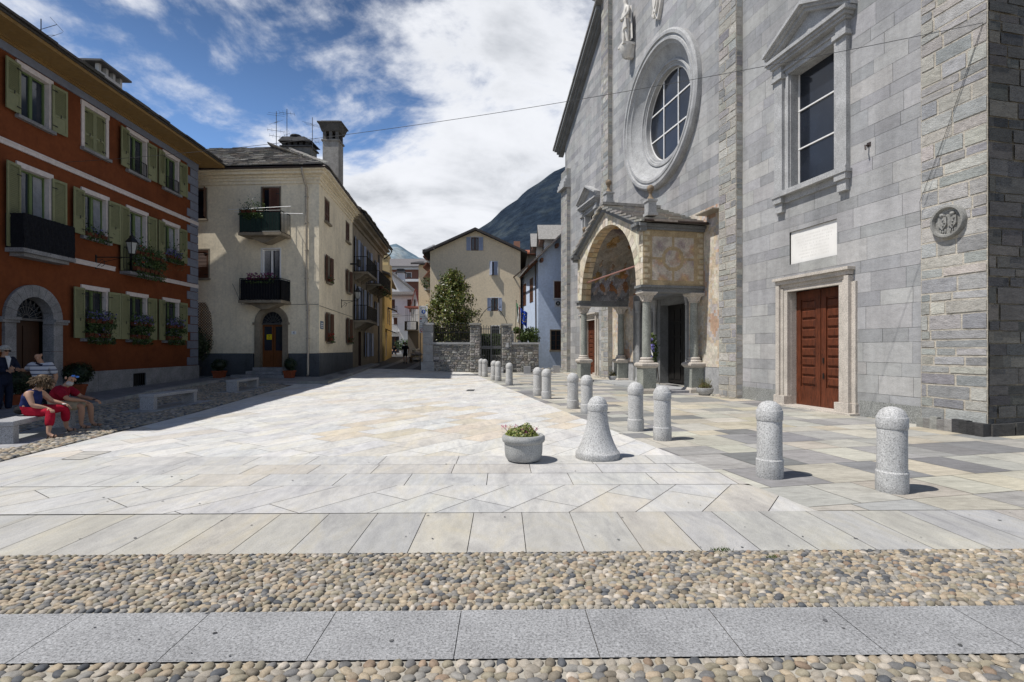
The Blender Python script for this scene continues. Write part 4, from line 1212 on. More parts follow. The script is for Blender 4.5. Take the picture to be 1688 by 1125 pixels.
# ================================================================ HOUSES: shared builders
def wall_holes(mb, fc, s0, s1, z0, z1, holes, off=0.0, col=None, outline=None):
    ss = sorted(set([s0, s1] + [min(max(x, s0), s1) for h in holes for x in h[:2]])); zs = sorted(set([z0, z1] + [min(max(x, z0), z1) for h in holes for x in h[2:4]]))
    for a, b in zip(ss, ss[1:]):
        for c, d in zip(zs, zs[1:]):
            m, n = (a + b) / 2, (c + d) / 2
            if any(h[0] < m < h[1] and h[2] < n < h[3] for h in holes): continue
            q = [(a, c), (b, c), (b, d), (a, d)]
            if outline: q = clip(q, outline)
            if len(q) >= 3: mb.add([fc.P(s, z, off) for s, z in q], [tuple(range(len(q)))], col)

def reveal(mb, fc, s0, s1, z0, z1, dep, col=None, o=0.0):
    P = fc.P
    mb.quad(P(s0, z0, o), P(s0, z0, -dep), P(s0, z1, -dep), P(s0, z1, o), col); mb.quad(P(s1, z0, -dep), P(s1, z0, o), P(s1, z1, o), P(s1, z1, -dep), col)
    mb.quad(P(s0, z1, o), P(s0, z1, -dep), P(s1, z1, -dep), P(s1, z1, o), col); mb.quad(P(s0, z0, -dep), P(s0, z0, o), P(s1, z0, o), P(s1, z0, -dep), col)

def shutter(fc, parent, hinge, dirn, w, z0, z1, o, ang, mat, pitch=.06, half=False, hard=True, name='shutter', label=None):
    """louvred leaf hinged at s=hinge, running in direction dirn, opened ang away from the wall plane"""
    ca, sa = math.cos(ang), math.sin(ang); mb = MB(); th = .035
    def Pt(t, z, k): return fc.P(hinge + dirn * (t * ca) - dirn * 0 , z, o + t * sa + k * ca)
    def bx(t0, t1, za, zb, k0=0.0, k1=th):
        a = [Pt(t0, za, k0), Pt(t1, za, k0), Pt(t1, za, k1), Pt(t0, za, k1), Pt(t0, zb, k0), Pt(t1, zb, k0), Pt(t1, zb, k1), Pt(t0, zb, k1)]
        if dirn > 0: a = [a[3], a[2], a[1], a[0], a[7], a[6], a[5], a[4]]
        mb.hexa(a)
    fr = min(.07, w * .16)
    bx(0, fr, z0, z1); bx(w - fr, w, z0, z1); bx(fr, w - fr, z0, z0 + fr * 1.4); bx(fr, w - fr, z1 - fr * 1.2, z1)
    lo = z0 + fr * 1.4; hi = z1 - fr * 1.2; md = z0 + (z1 - z0) * .36
    bx(fr, w - fr, md - .03, md + .03)
    if half: bx(fr, w - fr, lo, md - .03, .008, .022); lo = md + .03
    z = lo
    while z < hi - pitch * .5:
        if not (md - .03 - pitch < z < md + .03):
            zt = min(z + pitch * .8, hi)
            a = [Pt(fr, z, th * .85), Pt(w - fr, z, th * .85), Pt(w - fr, zt, th * .2), Pt(fr, zt, th * .2)]
            mb.add(a, [(0, 1, 2, 3)])
        z += pitch
    bx(fr, w - fr, z0 + .02, z1 - .02, .001, .004)
    so = mb.build(name, mat, parent, label=label)
    if hard:
        h = MB()
        for z in (z0 + (z1 - z0) * .12, z1 - (z1 - z0) * .12):
            a = [Pt(-.02, z - .015, th), Pt(w * .3, z - .015, th), Pt(w * .3, z - .015, th + .012), Pt(-.02, z - .015, th + .012)]
            b = [q + Vector((0, 0, .03)) for q in a]; h.hexa(a + b)
        a = Pt(w * .5, z0 + .34 * (z1 - z0), th + .02); h.tube([a, a + Vector((0, 0, .10))], .012, 5)
        h.build('hinges', M['iron'], parent)
    return so

def sash_window(fc, parent, s0, s1, z0, z1, dep, fmat, leaves=2, bars=0, curtain=None, name='frame'):
    f = MB(); e = .055
    f.fbox(fc, s0, s0 + e, z0, z1, -dep, -dep + .06); f.fbox(fc, s1 - e, s1, z0, z1, -dep, -dep + .06)
    f.fbox(fc, s0 + e, s1 - e, z0, z0 + e * 1.3, -dep, -dep + .058); f.fbox(fc, s0 + e, s1 - e, z1 - e, z1, -dep, -dep + .058)
    if leaves == 2: m = (s0 + s1) / 2; f.fbox(fc, m - .05, m + .05, z0 + e, z1 - e, -dep, -dep + .07)
    for k in range(bars):
        z = z0 + (z1 - z0) * (k + 1) / (bars + 1); f.fbox(fc, s0 + e, s1 - e, z - .014, z + .014, -dep + .005, -dep + .045)
    fo = f.build(name, fmat, parent)
    g = MB(); g.fbox(fc, s0 + .01, s1 - .01, z0 + .01, z1 - .01, -dep - .03, -dep + .02); g.build('pane', M['glass'], parent)
    if curtain:
        c = MB(); n = 14; a, b = s0 + e, s1 - e
        for (u0, u1, lean) in ((0, .36, .10), (.64, 1, -.10)):
            for k in range(n):
                t0, t1 = u0 + (u1 - u0) * k / n, u0 + (u1 - u0) * (k + 1) / n
                q = lambda t, z, j: fc.P(a + (b - a) * t, z, -dep + .024 + .008 * (j % 2))
                c.quad(q(t0 + (0 if lean > 0 else .1) * .5, z0 + .1, k), q(t1 - (.1 if lean > 0 else 0) * .5, z0 + .1, k + 1), q(t1, z1 - .06, k + 1), q(t0, z1 - .06, k), None, True)
        c.build('curtain', M['curtain'], parent)
    return fo

def railing(mb, fc, s0, s1, o0, o1, z0, z1, step=.11, r=.009, sides=True, ends=(1, 1)):
    """iron balcony rail: front run at o1, returns to o0"""
    P = fc.P
    def run(a, b):
        l = (b - a).length; n = max(2, int(l / step))
        for z in (z0 + .04, z1): 
            mb.tube([Vector((a.x, a.y, z)), Vector((b.x, b.y, z))], r * 1.7, 5)
        for k in range(n + 1):
            q = a + (b - a) * k / n; mb.tube([(q.x, q.y, z0), (q.x, q.y, z1)], r * (1.8 if k in (0, n) else 1), 4, caps=False, sm=False)
    run(P(s0, 0, o1), P(s1, 0, o1))
    if ends[0]: run(P(s0, 0, o0), P(s0, 0, o1))
    if ends[1]: run(P(s1, 0, o0), P(s1, 0, o1))

def leaves(mb, cen, rad_, n, size, cols, shell=.35, flat=1.0, lump=0, up=.25):
    c = Vector(cen); lumps = [Vector((R.gauss(0, 1), R.gauss(0, 1), R.gauss(0, .8))).normalized() for _ in range(lump)]
    for _ in range(n):
        d = Vector((R.gauss(0, 1), R.gauss(0, 1), R.gauss(0, 1))).normalized()
        rr = (shell + (1 - shell) * R.random()) ** .6
        if lumps:
            m = max(d.dot(l) for l in lumps); rr *= .62 + .42 * max(0, m) ** 2
        p = c + Vector((d.x * rad_[0], d.y * rad_[1], d.z * rad_[2])) * rr
        leaf(mb, p, (d + Vector((R.gauss(0, .6), R.gauss(0, .6), R.gauss(0, .6) + up))).normalized(), size * R.uniform(.7, 1.25), vary(R.choice(cols), .22, .06))
def leaf(mb, p, nrm, s, col, asp=.45):
    t = nrm.orthogonal().normalized(); a = R.uniform(0, 6.283); b = nrm.cross(t); t, b = t * math.cos(a) + b * math.sin(a), b * math.cos(a) - t * math.sin(a)
    mb.add([p - t * s * .5, p + b * s * asp * .5 + nrm * s * .06, p + t * s * .5, p - b * s * asp * .5 + nrm * s * .06], [(0, 1, 2, 3)], col)
GREEN = [(.055, .10, .025), (.04, .075, .02), (.085, .13, .035), (.03, .055, .018)]
DGREEN = [(.02, .04, .015), (.03, .055, .02), (.014, .03, .012)]

def flower_box(fc, s0, s1, z, o, label, group, cols, trail=.35, n=420, cat='flower box', nf=60, bush=.18):
    t = thing('flower_box', label, cat, fc.P((s0 + s1) / 2, z, o), group)
    m = MB(); k = max(1, round((s1 - s0) / .3)); w = (s1 - s0) / k
    for i in range(k):
        a, b = s0 + i * w + .02, s0 + (i + 1) * w - .02; P = fc.P
        A = [P(a + .02, z, o - .07), P(b - .02, z, o - .07), P(b - .02, z, o + .07), P(a + .02, z, o + .07), P(a, z + .16, o - .09), P(b, z + .16, o - .09), P(b, z + .16, o + .09), P(a, z + .16, o + .09)]
        m.hexa([A[3], A[2], A[1], A[0], A[7], A[6], A[5], A[4]])
    m.build('pot', M['boxpot'], t)
    f = MB()
    for _ in range(n):
        s = R.uniform(s0 - .06, s1 + .06); h = R.gauss(.20, bush * .6) if R.random() < .62 else -R.random() * trail
        oo = o + (R.gauss(0, .10) if h > 0 else .10 + R.uniform(0, .10))
        leaf(f, fc.P(s, z + h, oo), Vector((R.gauss(0, 1), R.gauss(0, 1), R.gauss(.6, .6))).normalized(), R.uniform(.05, .10), vary(R.choice(GREEN), .3, .08), .7)
    f.build('foliage', M['leaf'], t)
    f = MB()
    for _ in range(nf):
        s = R.uniform(s0 - .04, s1 + .04); c = fc.P(s, z + R.uniform(.12, .42), o + R.uniform(-.05, .18)); col = vary(R.choice(cols), .2, .05)
        for _ in range(4): leaf(f, c + Vector((R.gauss(0, .02), R.gauss(0, .02), R.gauss(0, .02))), Vector((R.gauss(.4, 1), R.gauss(-.3, 1), R.gauss(.4, 1))).normalized(), .055, col, .9)
    f.build('flowers', M['flower'], t)
    return t

def stone_roof(mb, eave, u, vdir, ulen, vlen, hip0=0.0, hip1=0.0, pitch=.30, lens=(.35, .8), th=.045, pal=None, jag=.05):
    """rows of overlapping stone slabs; hip0/hip1 = how far the ends move in per metre of slope"""
    eave, u, vdir = Vector(eave), Vector(u).normalized(), Vector(vdir).normalized(); nrm = u.cross(vdir).normalized()
    if nrm.z < 0: nrm = -nrm
    pal = pal or (lambda: vary(R.choice([(.20, .19, .175), (.27, .255, .23), (.155, .15, .145), (.31, .295, .265), (.23, .205, .175)]), .2, .03))
    v = 0.0
    while v < vlen:
        a, b = hip0 * (v + pitch * 1.3), ulen - hip1 * (v + pitch * 1.3); x = a
        while x < b:
            l = R.uniform(*lens); x1 = min(x + l, b + .03)
            if x1 - x > .06:
                j = R.uniform(-jag, jag * .4); t = th * R.uniform(.7, 1.4); lift = .055 + R.uniform(-.01, .015)
                p00 = eave + u * x + vdir * (v + j) + nrm * lift; p10 = eave + u * (x1 - .012) + vdir * (v + j + R.uniform(-.02, .02)) + nrm * lift
                w = pitch * 1.45
                p11 = eave + u * (x1 - .012) + vdir * min(v + w, vlen + .1); p01 = eave + u * x + vdir * min(v + w, vlen + .1)
                q = [p00, p10, p11, p01]; mb.hexa(q + [k + nrm * t for k in q], pal())
            x += l
        v += pitch

def wall_lamp(fc, s, z, reach, label, sc=1.0):
    t = thing('wall_lantern', label, 'wall lamp', fc.P(s, z, 0))
    m = MB(); P = fc.P
    m.fbox(fc, s - .03, s + .03, z - .42 * sc, z + .08, 0, .025)
    m.tube([P(s, z, .02), P(s, z, reach)], .018, 6); m.tube([P(s, z, reach), P(s, z + .1 * sc, reach)], .016, 6)
    pts = []
    for k in range(26):
        a = k / 25 * 4.4; r = .16 * sc * (1 - k / 34); pts.append(P(s, z - .17 * sc + r * math.sin(a - 1.57), .19 * sc + r * math.cos(a - 1.57)))
    m.tube(pts, .010, 5); m.tube([P(s, z - .36 * sc, .02), P(s, z - .18 * sc, .22), P(s, z - .02, reach * .72)], .010, 5)
    m.build('bracket', M['iron'], t)
    c = P(s, z + .10 * sc, reach); l = MB()
    def ring(r, h): return [(c.x + r * math.cos(k * math.pi / 3), c.y + r * math.sin(k * math.pi / 3), c.z + h) for k in range(6)]
    a, b = ring(.10 * sc, .02), ring(.19 * sc, .42 * sc)
    for k in range(6): l.tube([a[k], b[k]], .012, 4); l.tube([a[k], a[(k + 1) % 6]], .012, 4); l.tube([b[k], b[(k + 1) % 6]], .014, 4)
    l.lathe([(.22 * sc, .42 * sc), (.20 * sc, .46 * sc), (.09 * sc, .60 * sc), (.10 * sc, .63 * sc), (.03 * sc, .70 * sc), (.035 * sc, .74 * sc), (.0, .80 * sc)], c, 6, None, False)
    l.lathe([(.0, -.06), (.05, -.02), (.10 * sc, .02)], c, 6, None, False)
    lo = l.build('lantern', M['iron'], t)
    g = MB(); g.add(a + b, [(k, (k + 1) % 6, (k + 1) % 6 + 6, k + 6) for k in range(6)]); g.build('pane', M['lampglass'], lo)
    return t
M['lampglass'] = mat_flat('frosted_lamp_glass', (.30, .31, .30), .3, .5)

# ================================================================ ORANGE HOUSE
KO = .0477
OR = Fac((-13.9, 0.0), (-KO, 1.0), (1.0, KO))
oh = thing('orange_house', 'three storey orange house with green shutters and blue grey quoins', 'house', OR.P(18, .1, -1))
S0, S1, ZT = 8.75, 25.03, 10.62
cols_s = [(15.41, 16.67), (17.87, 19.15), (20.11, 21.36), (22.35, 23.57)]
extra = [(13.0, 14.2), (10.4, 11.6)]
W = .125
wins = []                                         # (s0, s1, z0, z1, kind)
for i, (a, b) in enumerate(cols_s):
    wins.append((a, b, 8.62, 10.20, 'closed' if i == 1 else ('rail' if i >= 2 else 'open'), i))
    wins.append((a, b, 4.64 if i in (0, 2) else 5.58, 7.21, ('balcony' if i == 0 else 'juliet' if i == 2 else 'flower'), i))
    if i > 0: wins.append((a, b, 2.05, 3.87, 'ground', i))
for a, b in extra:
    wins += [(a, b, 8.62, 10.20, 'open', 9), (a, b, 5.58, 7.21, 'open', 9), (a, b, 2.05, 3.87, 'open', 9)]
hol = [(a + W, b - W, z0, z1 - W) for a, b, z0, z1, k, i in wins]
DC, DH = 15.98, .66                               # arched door
hol += [(DC - DH, DC + DH, -.2, 2.62)]
NSEG = 18
for k in range(NSEG):                             # arched head of the door, stepped under its stone band
    z0 = 2.62 + DH * k / NSEG; hw = math.sqrt(max(0, DH ** 2 - (z0 - 2.62) ** 2)); hol.append((DC - hw, DC + hw, z0, z0 + DH / NSEG))
hol += [(20.44, 21.21, .15, .72)]
mb = MB(); wall_holes(mb, OR, S0, S1, -.3, ZT, hol)
mb.fbox(OR, S0, S1 - .001, -.3, ZT, -10.0, -9.8); mb.quad(OR.P(S1, -.3, 0), OR.P(S1, -.3, -10), OR.P(S1, ZT, -10), OR.P(S1, ZT, 0)); mb.quad(OR.P(S0, -.3, 0), OR.P(S0, -.3, -10), OR.P(S0, ZT, -10), OR.P(S0, ZT, 0))
mb.build('wall', M['orange'], oh)
mb = MB(); mb.fbox(OR, S0 + .05, S1 - .05, -.3, ZT - .05, -.75, -.7); mb.build('interior', M['dark'], oh)
# plinth, quoins, string courses, frieze, soffit
mb = MB()
s = 17.25
for (a, b) in ((S0, 11.8), (11.8, 14.75)): mb.fbox(OR, a + .004, b - .004, -.3, .90, 0, .06)
mb.build('plinth', M['plinth_o'], oh, bevel=.012); mb = MB()
for (a, b) in ((17.1, 18.6), (18.6, 20.44), (21.21, 22.6), (22.6, 23.9), (23.9, 25.12)):
    mb.fbox(OR, a + .004, b - .004, -.3, .90, 0, .06)
mb.fbox(OR, 20.436, 21.214, .72, .90, 0, .06); mb.fbox(OR, 20.436, 21.214, -.3, .15, 0, .06)
pl = mb.build('plinth', M['plinth_o'], oh, bevel=.012)
mb = MB()
for k in range(6): mb.tube([OR.P(20.5 + k * .13, .15, .03), OR.P(20.5 + k * .13, .72, .03)], .012, 5)
mb.fbox(OR, 20.44, 21.21, .15, .72, -.25, -.2); mb.build('cellar_grille', M['iron'], pl)
mb = MB(); z = .92; i = 0
while z < 10.45:
    h = min(.385, 10.60 - z); l = .86 if i % 2 == 0 else .60
    mb.fbox(OR, S1 - l, S1 + .03, z + .012, z + h - .012, 0, .045); mb.fbox(OR, S1 - .01, S1 + .045, z + .012, z + h - .012, -l * .7, -.001)
    z += h; i += 1
mb.build('quoins', M['bluegrey'], oh, bevel=.012)
mb = MB()
for z in (4.58, 7.58):
    segs = [(S0, 14.55), (16.1, 19.45), (21.25, S1 + .03)] if z < 5 else [(S0, S1 + .03)]
    for a, b in segs: mb.fbox(OR, a, b, z, z + .15, 0, .055); mb.fbox(OR, a, b, z + .11, z + .16, .0, .075)
mb.build('string_course', M['band'], oh)
mb = MB(); mb.fbox(OR, S0, S1 + .04, 10.28, ZT + .02, 0, .05); mb.build('frieze', M['bluegrey'], oh)
mb = MB(); mb.fpoly(OR, [(S0, ZT), (S1 + .75, ZT), (S1 + .75, ZT + .1), (S0, ZT + .1)], -.3, .92)
for k, (o, z) in enumerate(((.10, -.10), (.18, -.03))): mb.fbox(OR, S0, S1 + .12, ZT + z, ZT + z + .08, .04, o)
mb.build('soffit', M['ochre'], oh)
mb = MB()
stone_roof(mb, OR.P(S0, ZT + .10, 1.02), OR.P(1, 0, 0) - OR.P(0, 0, 0), (OR.P(0, 0, 0) - OR.P(0, 0, 1)) + Vector((0, 0, .48)), S1 - S0 + .85, 6.6, 0, .9, .45, (.6, 1.3), .06, lambda: vary((.09, .085, .082), .3))
mb.fpoly(OR, [(S0, ZT + .10), (S1 + .8, ZT + .10), (S1 + .8, ZT + .16), (S0, ZT + .16)], -.5, .98, (.08, .075, .07))
a = OR.P(S1 + .8, ZT + .14, 1.0); b = OR.P(S1 + .8, ZT + .14, -10.5); c = OR.P(S1 - 4.6, ZT + 2.9, -4.9)
mb.add([a, b, c], [(0, 1, 2)], (.11, .105, .10)); mb.add([OR.P(S0, ZT + .14, -10.5), OR.P(S1 + .8, ZT + .14, -10.5), OR.P(S1 - 4.6, ZT + 2.9, -4.9), OR.P(S0, ZT + 2.9, -4.9)], [(0, 1, 2, 3)], (.1, .1, .1))
oroof = mb.build('roof', M['roofstone'], oh)
mb = MB()                                         # chimney with a slab hat
c0 = OR.P(22.7, 12.2, -2.6)
mb.fbox(OR, 21.9, 23.3, 11.4, 13.35, -3.2, -2.3, S(200, 196, 190)); mb.fbox(OR, 21.7, 23.55, 13.62, 13.70, -3.45, -2.05, (.12, .115, .11)); mb.fbox(OR, 21.95, 23.2, 13.70, 13.78, -3.2, -2.3, (.12, .115, .11))
for s in (21.9, 22.32, 22.74, 23.16): mb.fbox(OR, s, s + .14, 13.35, 13.62, -2.45, -2.3, S(190, 186, 180)); mb.fbox(OR, s, s + .14, 13.35, 13.62, -3.2, -3.05, S(190, 186, 180))
mb.build('chimney', M['colpaint'], oroof)
def antenna(parent, base, h, arms, name='antenna', seed=1):
    rr = random.Random(seed); mb = MB(); b = Vector(base)
    mb.tube([b, b + Vector((0, 0, h))], .018, 5)
    for (t, l, n, az) in arms:
        p = b + Vector((0, 0, h * t)); d = Vector((math.cos(az), math.sin(az), 0.0 if n > 3 else .55)).normalized(); e = Vector((-math.sin(az), math.cos(az), 0))
        mb.tube([p - d * l * .5, p + d * l * .5], .010, 4)
        for k in range(n):
            q = p + d * l * (k / max(1, n - 1) - .5); w = .28 if n > 3 else .45
            mb.tube([q - e * w, q + e * w], .006, 4)
    return mb.build(name, M['greyiron'], parent)
antenna(oroof, OR.P(19.2, 12.0, -2.4), 1.75, [(.78, 1.1, 2, .3), (.66, 1.0, 2, 1.2)])

# windows
for (a, b, z0, z1, kind, i) in wins:
    m = MB(); o = .035
    m.fbox(OR, a, a + W, z0, z1 - W, 0, o); m.fbox(OR, b - W, b, z0, z1 - W, 0, o); m.fbox(OR, a - .02, b + .02, z1 - W, z1 + .03, 0, o + .012)
    reveal(m, OR, a + W, b - W, z0, z1 - W, .22)
    wo = m.build('window', M['band'], oh)
    if kind == 'closed':
        mid = (a + b) / 2
        shutter(OR, wo, a + W + .01, 1, mid - a - W - .015, z0 + .02, z1 - W - .01, -.03, 0, M['greenpaint'], .055); shutter(OR, wo, b - W - .01, -1, mid - a - W - .015, z0 + .02, z1 - W - .01, -.03, 0, M['greenpaint'], .055)
    else:
        sw = (b - a - 2 * W) / 2 + .02
        an = R.uniform(.06, .13)
        shutter(OR, wo, a + W - .06, -1, sw, z0 + .01, z1 - W + .03, .06, an, M['greenpaint'], .055, half=i != 9); shutter(OR, wo, b - W + .06, 1, sw, z0 + .01, z1 - W + .03, .06, R.uniform(.05, .11), M['greenpaint'], .055, half=i != 9)
        sash_window(OR, wo, a + W, b - W, z0 + .02, z1 - W, .18, M['sash'], curtain=(kind in ('flower', 'juliet', 'balcony')))
    if kind not in ('balcony', 'juliet'):
        sl = MB(); sl.fbox(OR, a - .04, b + .04, z0 - .10, z0 - .001, -.2, .13); sl.build('sill', M['plinth_o'], wo)
    if kind == 'rail':
        r = MB(); railing(r, OR, a + W, b - W, -.1, .05, z0 + .03, z0 + .55, .10, ends=(0, 0)); r.build('guard_rail', M['iron'], wo)
    if kind == 'ground':
        r = MB()
        for k in range(5): s = a + W + (b - a - 2 * W) * (k + .5) / 5; r.tube([OR.P(s, z0, -.06), OR.P(s, z1 - W, -.06)], .010, 5)
        for z in (z0 + .5, z0 + 1.0, z0 + 1.5): r.tube([OR.P(a + W, z, -.06), OR.P(b - W, z, -.06)], .010, 5)
        r.build('window_grille', M['iron'], wo)
# balcony with a dark cloth over its rail, and the small flower balcony
mb = MB()
mb.fpoly(OR, [(15.05, 4.50), (16.98, 4.50), (16.98, 4.62), (15.05, 4.62)], 0, .52); mb.fpoly(OR, [(15.2, 4.40), (16.85, 4.40), (16.85, 4.5), (15.2, 4.5)], 0, .40)
bo = mb.build('balcony', M['plinth_o'], oh)
mb = MB(); railing(mb, OR, 15.10, 16.93, 0, .47, 4.62, 5.60, .11); mb.build('railing', M['iron'], bo)
mb = MB(); n = 40
for k in range(n):
    for j in range(8):
        f = lambda kk, jj: OR.P(15.08 + 1.87 * kk / n, 4.60 + 1.04 * jj / 8 + (.02 * math.sin(kk * .9) if jj == 0 else 0), .50 + .018 * math.sin(kk * 1.7 + jj * .8) + .012 * math.sin(jj * 2.1 + kk * .4))
        mb.quad(f(k, j), f(k + 1, j), f(k + 1, j + 1), f(k, j + 1), None, True)
mb.fbox(OR, 15.07, 15.085, 4.62, 5.62, 0, .5); mb.fbox(OR, 16.945, 16.96, 4.62, 5.62, 0, .5)
mb.build('dark_cloth', M['cloth_dark'], bo)
mb = MB(); mb.fpoly(OR, [(19.75, 4.53), (21.7, 4.53), (21.7, 4.64), (19.75, 4.64)], 0, .40); bo = mb.build('balcony', M['plinth_o'], oh)
mb = MB(); railing(mb, OR, 19.80, 21.62, 0, .35, 4.64, 5.55, .11); mb.build('railing', M['iron'], bo)
# door with stone arch and fanlight
mb = MB()
for k in range(11):
    a0, a1 = math.pi * k / 11 + .006, math.pi * (k + 1) / 11 - .006
    mb.fpoly(OR, [(DC + DH * math.cos(a0), 2.62 + DH * math.sin(a0)), (DC + (DH + .36) * math.cos(a0), 2.62 + (DH + .36) * math.sin(a0)), (DC + (DH + .36) * math.cos((a0 + a1) / 2), 2.62 + (DH + .36) * math.sin((a0 + a1) / 2)), (DC + (DH + .36) * math.cos(a1), 2.62 + (DH + .36) * math.sin(a1)), (DC + DH * math.cos(a1), 2.62 + DH * math.sin(a1))], -.25, .09)
for sg in (-1, 1):
    a, b = sorted((DC + sg * DH, DC + sg * (DH + .36)))
    for z0, z1 in ((-.2, .8), (.81, 1.6), (1.61, 2.46)): mb.fbox(OR, a, b, z0, z1, -.25, .09)
    a, b = sorted((DC + sg * (DH - .05), DC + sg * (DH + .50))); mb.fbox(OR, a, b, 2.465, 2.54, -.2, .15); mb.fbox(OR, a, b, 2.54, 2.62, -.2, .20)
do = mb.build('doorway', M['plinth_o'], oh)
mb = MB(); mb.fbox(OR, DC - DH, DC + DH, -.1, 2.56, -.42, -.36)
for a in (DC - .58, DC + .06):
    for z0, z1 in ((.15, .95), (1.1, 2.4)): mb.fbox(OR, a, a + .52, z0, z1, -.36, -.335)
mb.build('door', M['doorwood'], do)
mb = MB()
for k in range(11):
    a = math.pi * (k + .5) / 11; mb.tube([OR.P(DC + .12 * math.cos(a), 2.62 + .12 * math.sin(a), -.2), OR.P(DC + .60 * math.cos(a), 2.62 + .60 * math.sin(a), -.2)], .010, 4)
    b = math.pi * (k + 1) / 11
    mb.tube([OR.P(DC + .60 * math.cos(a), 2.62 + .60 * math.sin(a), -.2), OR.P(DC + .42 * math.cos(b), 2.62 + .42 * math.sin(b), -.2), OR.P(DC + .60 * math.cos(a + math.pi / 11 * 1.0), 2.62 + .60 * math.sin(a + math.pi / 11 * 1.0), -.2)], .008, 4)
for r in (.12, .36, .62): mb.tube([OR.P(DC + r * math.cos(math.pi * k / 20), 2.62 + r * math.sin(math.pi * k / 20), -.2) for k in range(21)], .010, 4)
mb.fbox(OR, DC - DH, DC + DH, 2.56, 2.63, -.36, -.2)
mb.build('fanlight_grille', M['greyiron'], do)
mb = MB(); mb.fbox(OR, DC - DH, DC + DH, 2.62, 3.3, -.42, -.40); mb.build('fanlight', M['glass'], do)
mb = MB(); mb.fbox(OR, DC - .95, DC + .95, -.2, .2, .0, .38); mb.build('doorstep', M['plinth_o'], do)

BLUE = [(.12, .11, .26), (.16, .15, .33)]; PINK = [(.42, .06, .10), (.35, .05, .14)]; RED = [(.38, .025, .02), (.30, .03, .02)]
G1 = 'flower boxes on the orange house'
flower_box(OR, 17.98, 19.0, 5.60, .03, 'flower box with trailing green plants at the first floor window left of the wall lantern', G1, BLUE, .15, 300, nf=8)
flower_box(OR, 19.85, 20.7, 5.30, .44, 'left flower box hung on the rail of the small iron balcony', G1, RED, .35, 620, nf=5, bush=.3)
flower_box(OR, 20.78, 21.6, 5.22, .46, 'right flower box hung on the rail of the small iron balcony', G1, RED, .30, 620, nf=5, bush=.32)
flower_box(OR, 19.9, 21.55, 4.70, .44, 'long flower box at the foot of the small iron balcony', G1, RED, .30, 620, nf=4)
flower_box(OR, 22.4, 23.5, 5.60, .08, 'bushy flower box with blue flowers at the first floor window beside the quoins', G1, BLUE, .15, 520, nf=50, bush=.42)
for (a, b), t in zip(cols_s[1:], ('nearest the arched door', 'in the middle', 'nearest the quoins')):
    flower_box(OR, a + .1, b - .05, 2.58, .16, 'upper flower box with blue blossoms on the ground floor grille ' + t, G1, BLUE, .20, 560, nf=46, bush=.24)
    flower_box(OR, a + .05, b - .1, 2.08, .12, 'lower flower box of dark leaves on the ground floor sill ' + t, G1, BLUE, .22, 620, nf=6, bush=.26)
wall_lamp(OR, 18.55, 4.95, 1.25, 'iron wall lantern on a scrolled bracket on the orange facade', 1.0)

# ================================================================ CREAM CORNER HOUSE
CC = (-9.69, 26.2)
dd = (CC[0] + 16.1, CC[1] - 26.6); CF = Fac(CC, dd, (dd[1], -dd[0]))
KS = .0977; CS = Fac(CC, (-KS, 1.0), (1.0, KS))
ch = thing('cream_house', 'cream corner house with two iron balconies, brown shutters and stone roof', 'house', CF.P(-3, .28, -2))
ZC = 10.1; L1 = 8.1
fh = [(-7.6, -5.9, 8.30, 9.82), (-2.95, -2.03, 7.40, 9.82), (-7.2, -5.78, 5.28, 6.72), (-2.95, -2.03, 4.1, 6.72), (-3.05, -1.88, .3, 2.98)]
for k in range(12):
    z0 = 2.98 + .585 * k / 12; hw = math.sqrt(max(0, .585 ** 2 - (z0 - 2.98) ** 2)); fh.append((-2.465 - hw, -2.465 + hw, z0, z0 + .585 / 12))
sh_ = [(1.12, 2.02, 8.40, 9.58), (6.12, 7.05, 8.40, 9.58), (1.45, 2.1, 5.24, 6.62), (6.4, 7.1, 5.24, 6.62), (1.5, 2.15, 2.06, 3.58), (6.45, 7.15, 2.06, 3.58)]
mb = MB(); wall_holes(mb, CF, -12.0, 0, 1.45, ZC, fh); wall_holes(mb, CS, 0, L1, 1.45, ZC, sh_)
mb.fbox(CF, -12, -1.8, -.2, ZC, -9, -8.9); mb.quad(CF.P(-12, -.2, 0), CF.P(-12, -.2, -9), CF.P(-12, ZC, -9), CF.P(-12, ZC, 0))
mb.build('wall', M['cream'], ch)
mb = MB(); mb.fbox(CF, -11.9, -.8, .3, ZC - .1, -.7, -.65); mb.fbox(CS, .8, L1 - .1, .3, ZC - .1, -.7, -.65); mb.build('interior', M['dark'], ch)
for a, b in ((-12, -3.4), (-1.55, .02)): mb = MB(); mb.fbox(CF, a, b, -.2, 1.46, -.1, .025); mb.build('plinth', M['darkplinth'], ch)
mb = MB(); mb.fbox(CS, -.02, L1, -.2, 1.47, -.1, .024); mb.build('plinth', M['darkplinth'], ch)
mb = MB()
for z0, z1, o in ((10.0, 10.16, .06), (10.16, 10.30, .12)):
    mb.fbox(CF, -12, o, z0, z1, -.02, o); mb.fbox(CS, -o * 0, L1, z0, z1 - .002, -.02, o - .002)
for z0, z1, o in ((10.30, 10.42, .20), (10.42, 10.56, .38), (10.56, 10.68, .52)):
    mb.fbox(CF, -12, o, z0, z1, -.02, o); mb.fbox(CS, 0, L1, z0, z1 - .002, -.02, o - .002)
mb.build('cornice', M['cream'], ch)
mb = MB(); mb.tube([CF.P(-12, 10.66, .56), CF.P(.56, 10.66, .56)], .055, 8); mb.tube([CF.P(.56, 10.66, .56), CS.P(L1, 10.66, .56)], .055, 8); mb.build('gutter', M['darkmetal'], ch)
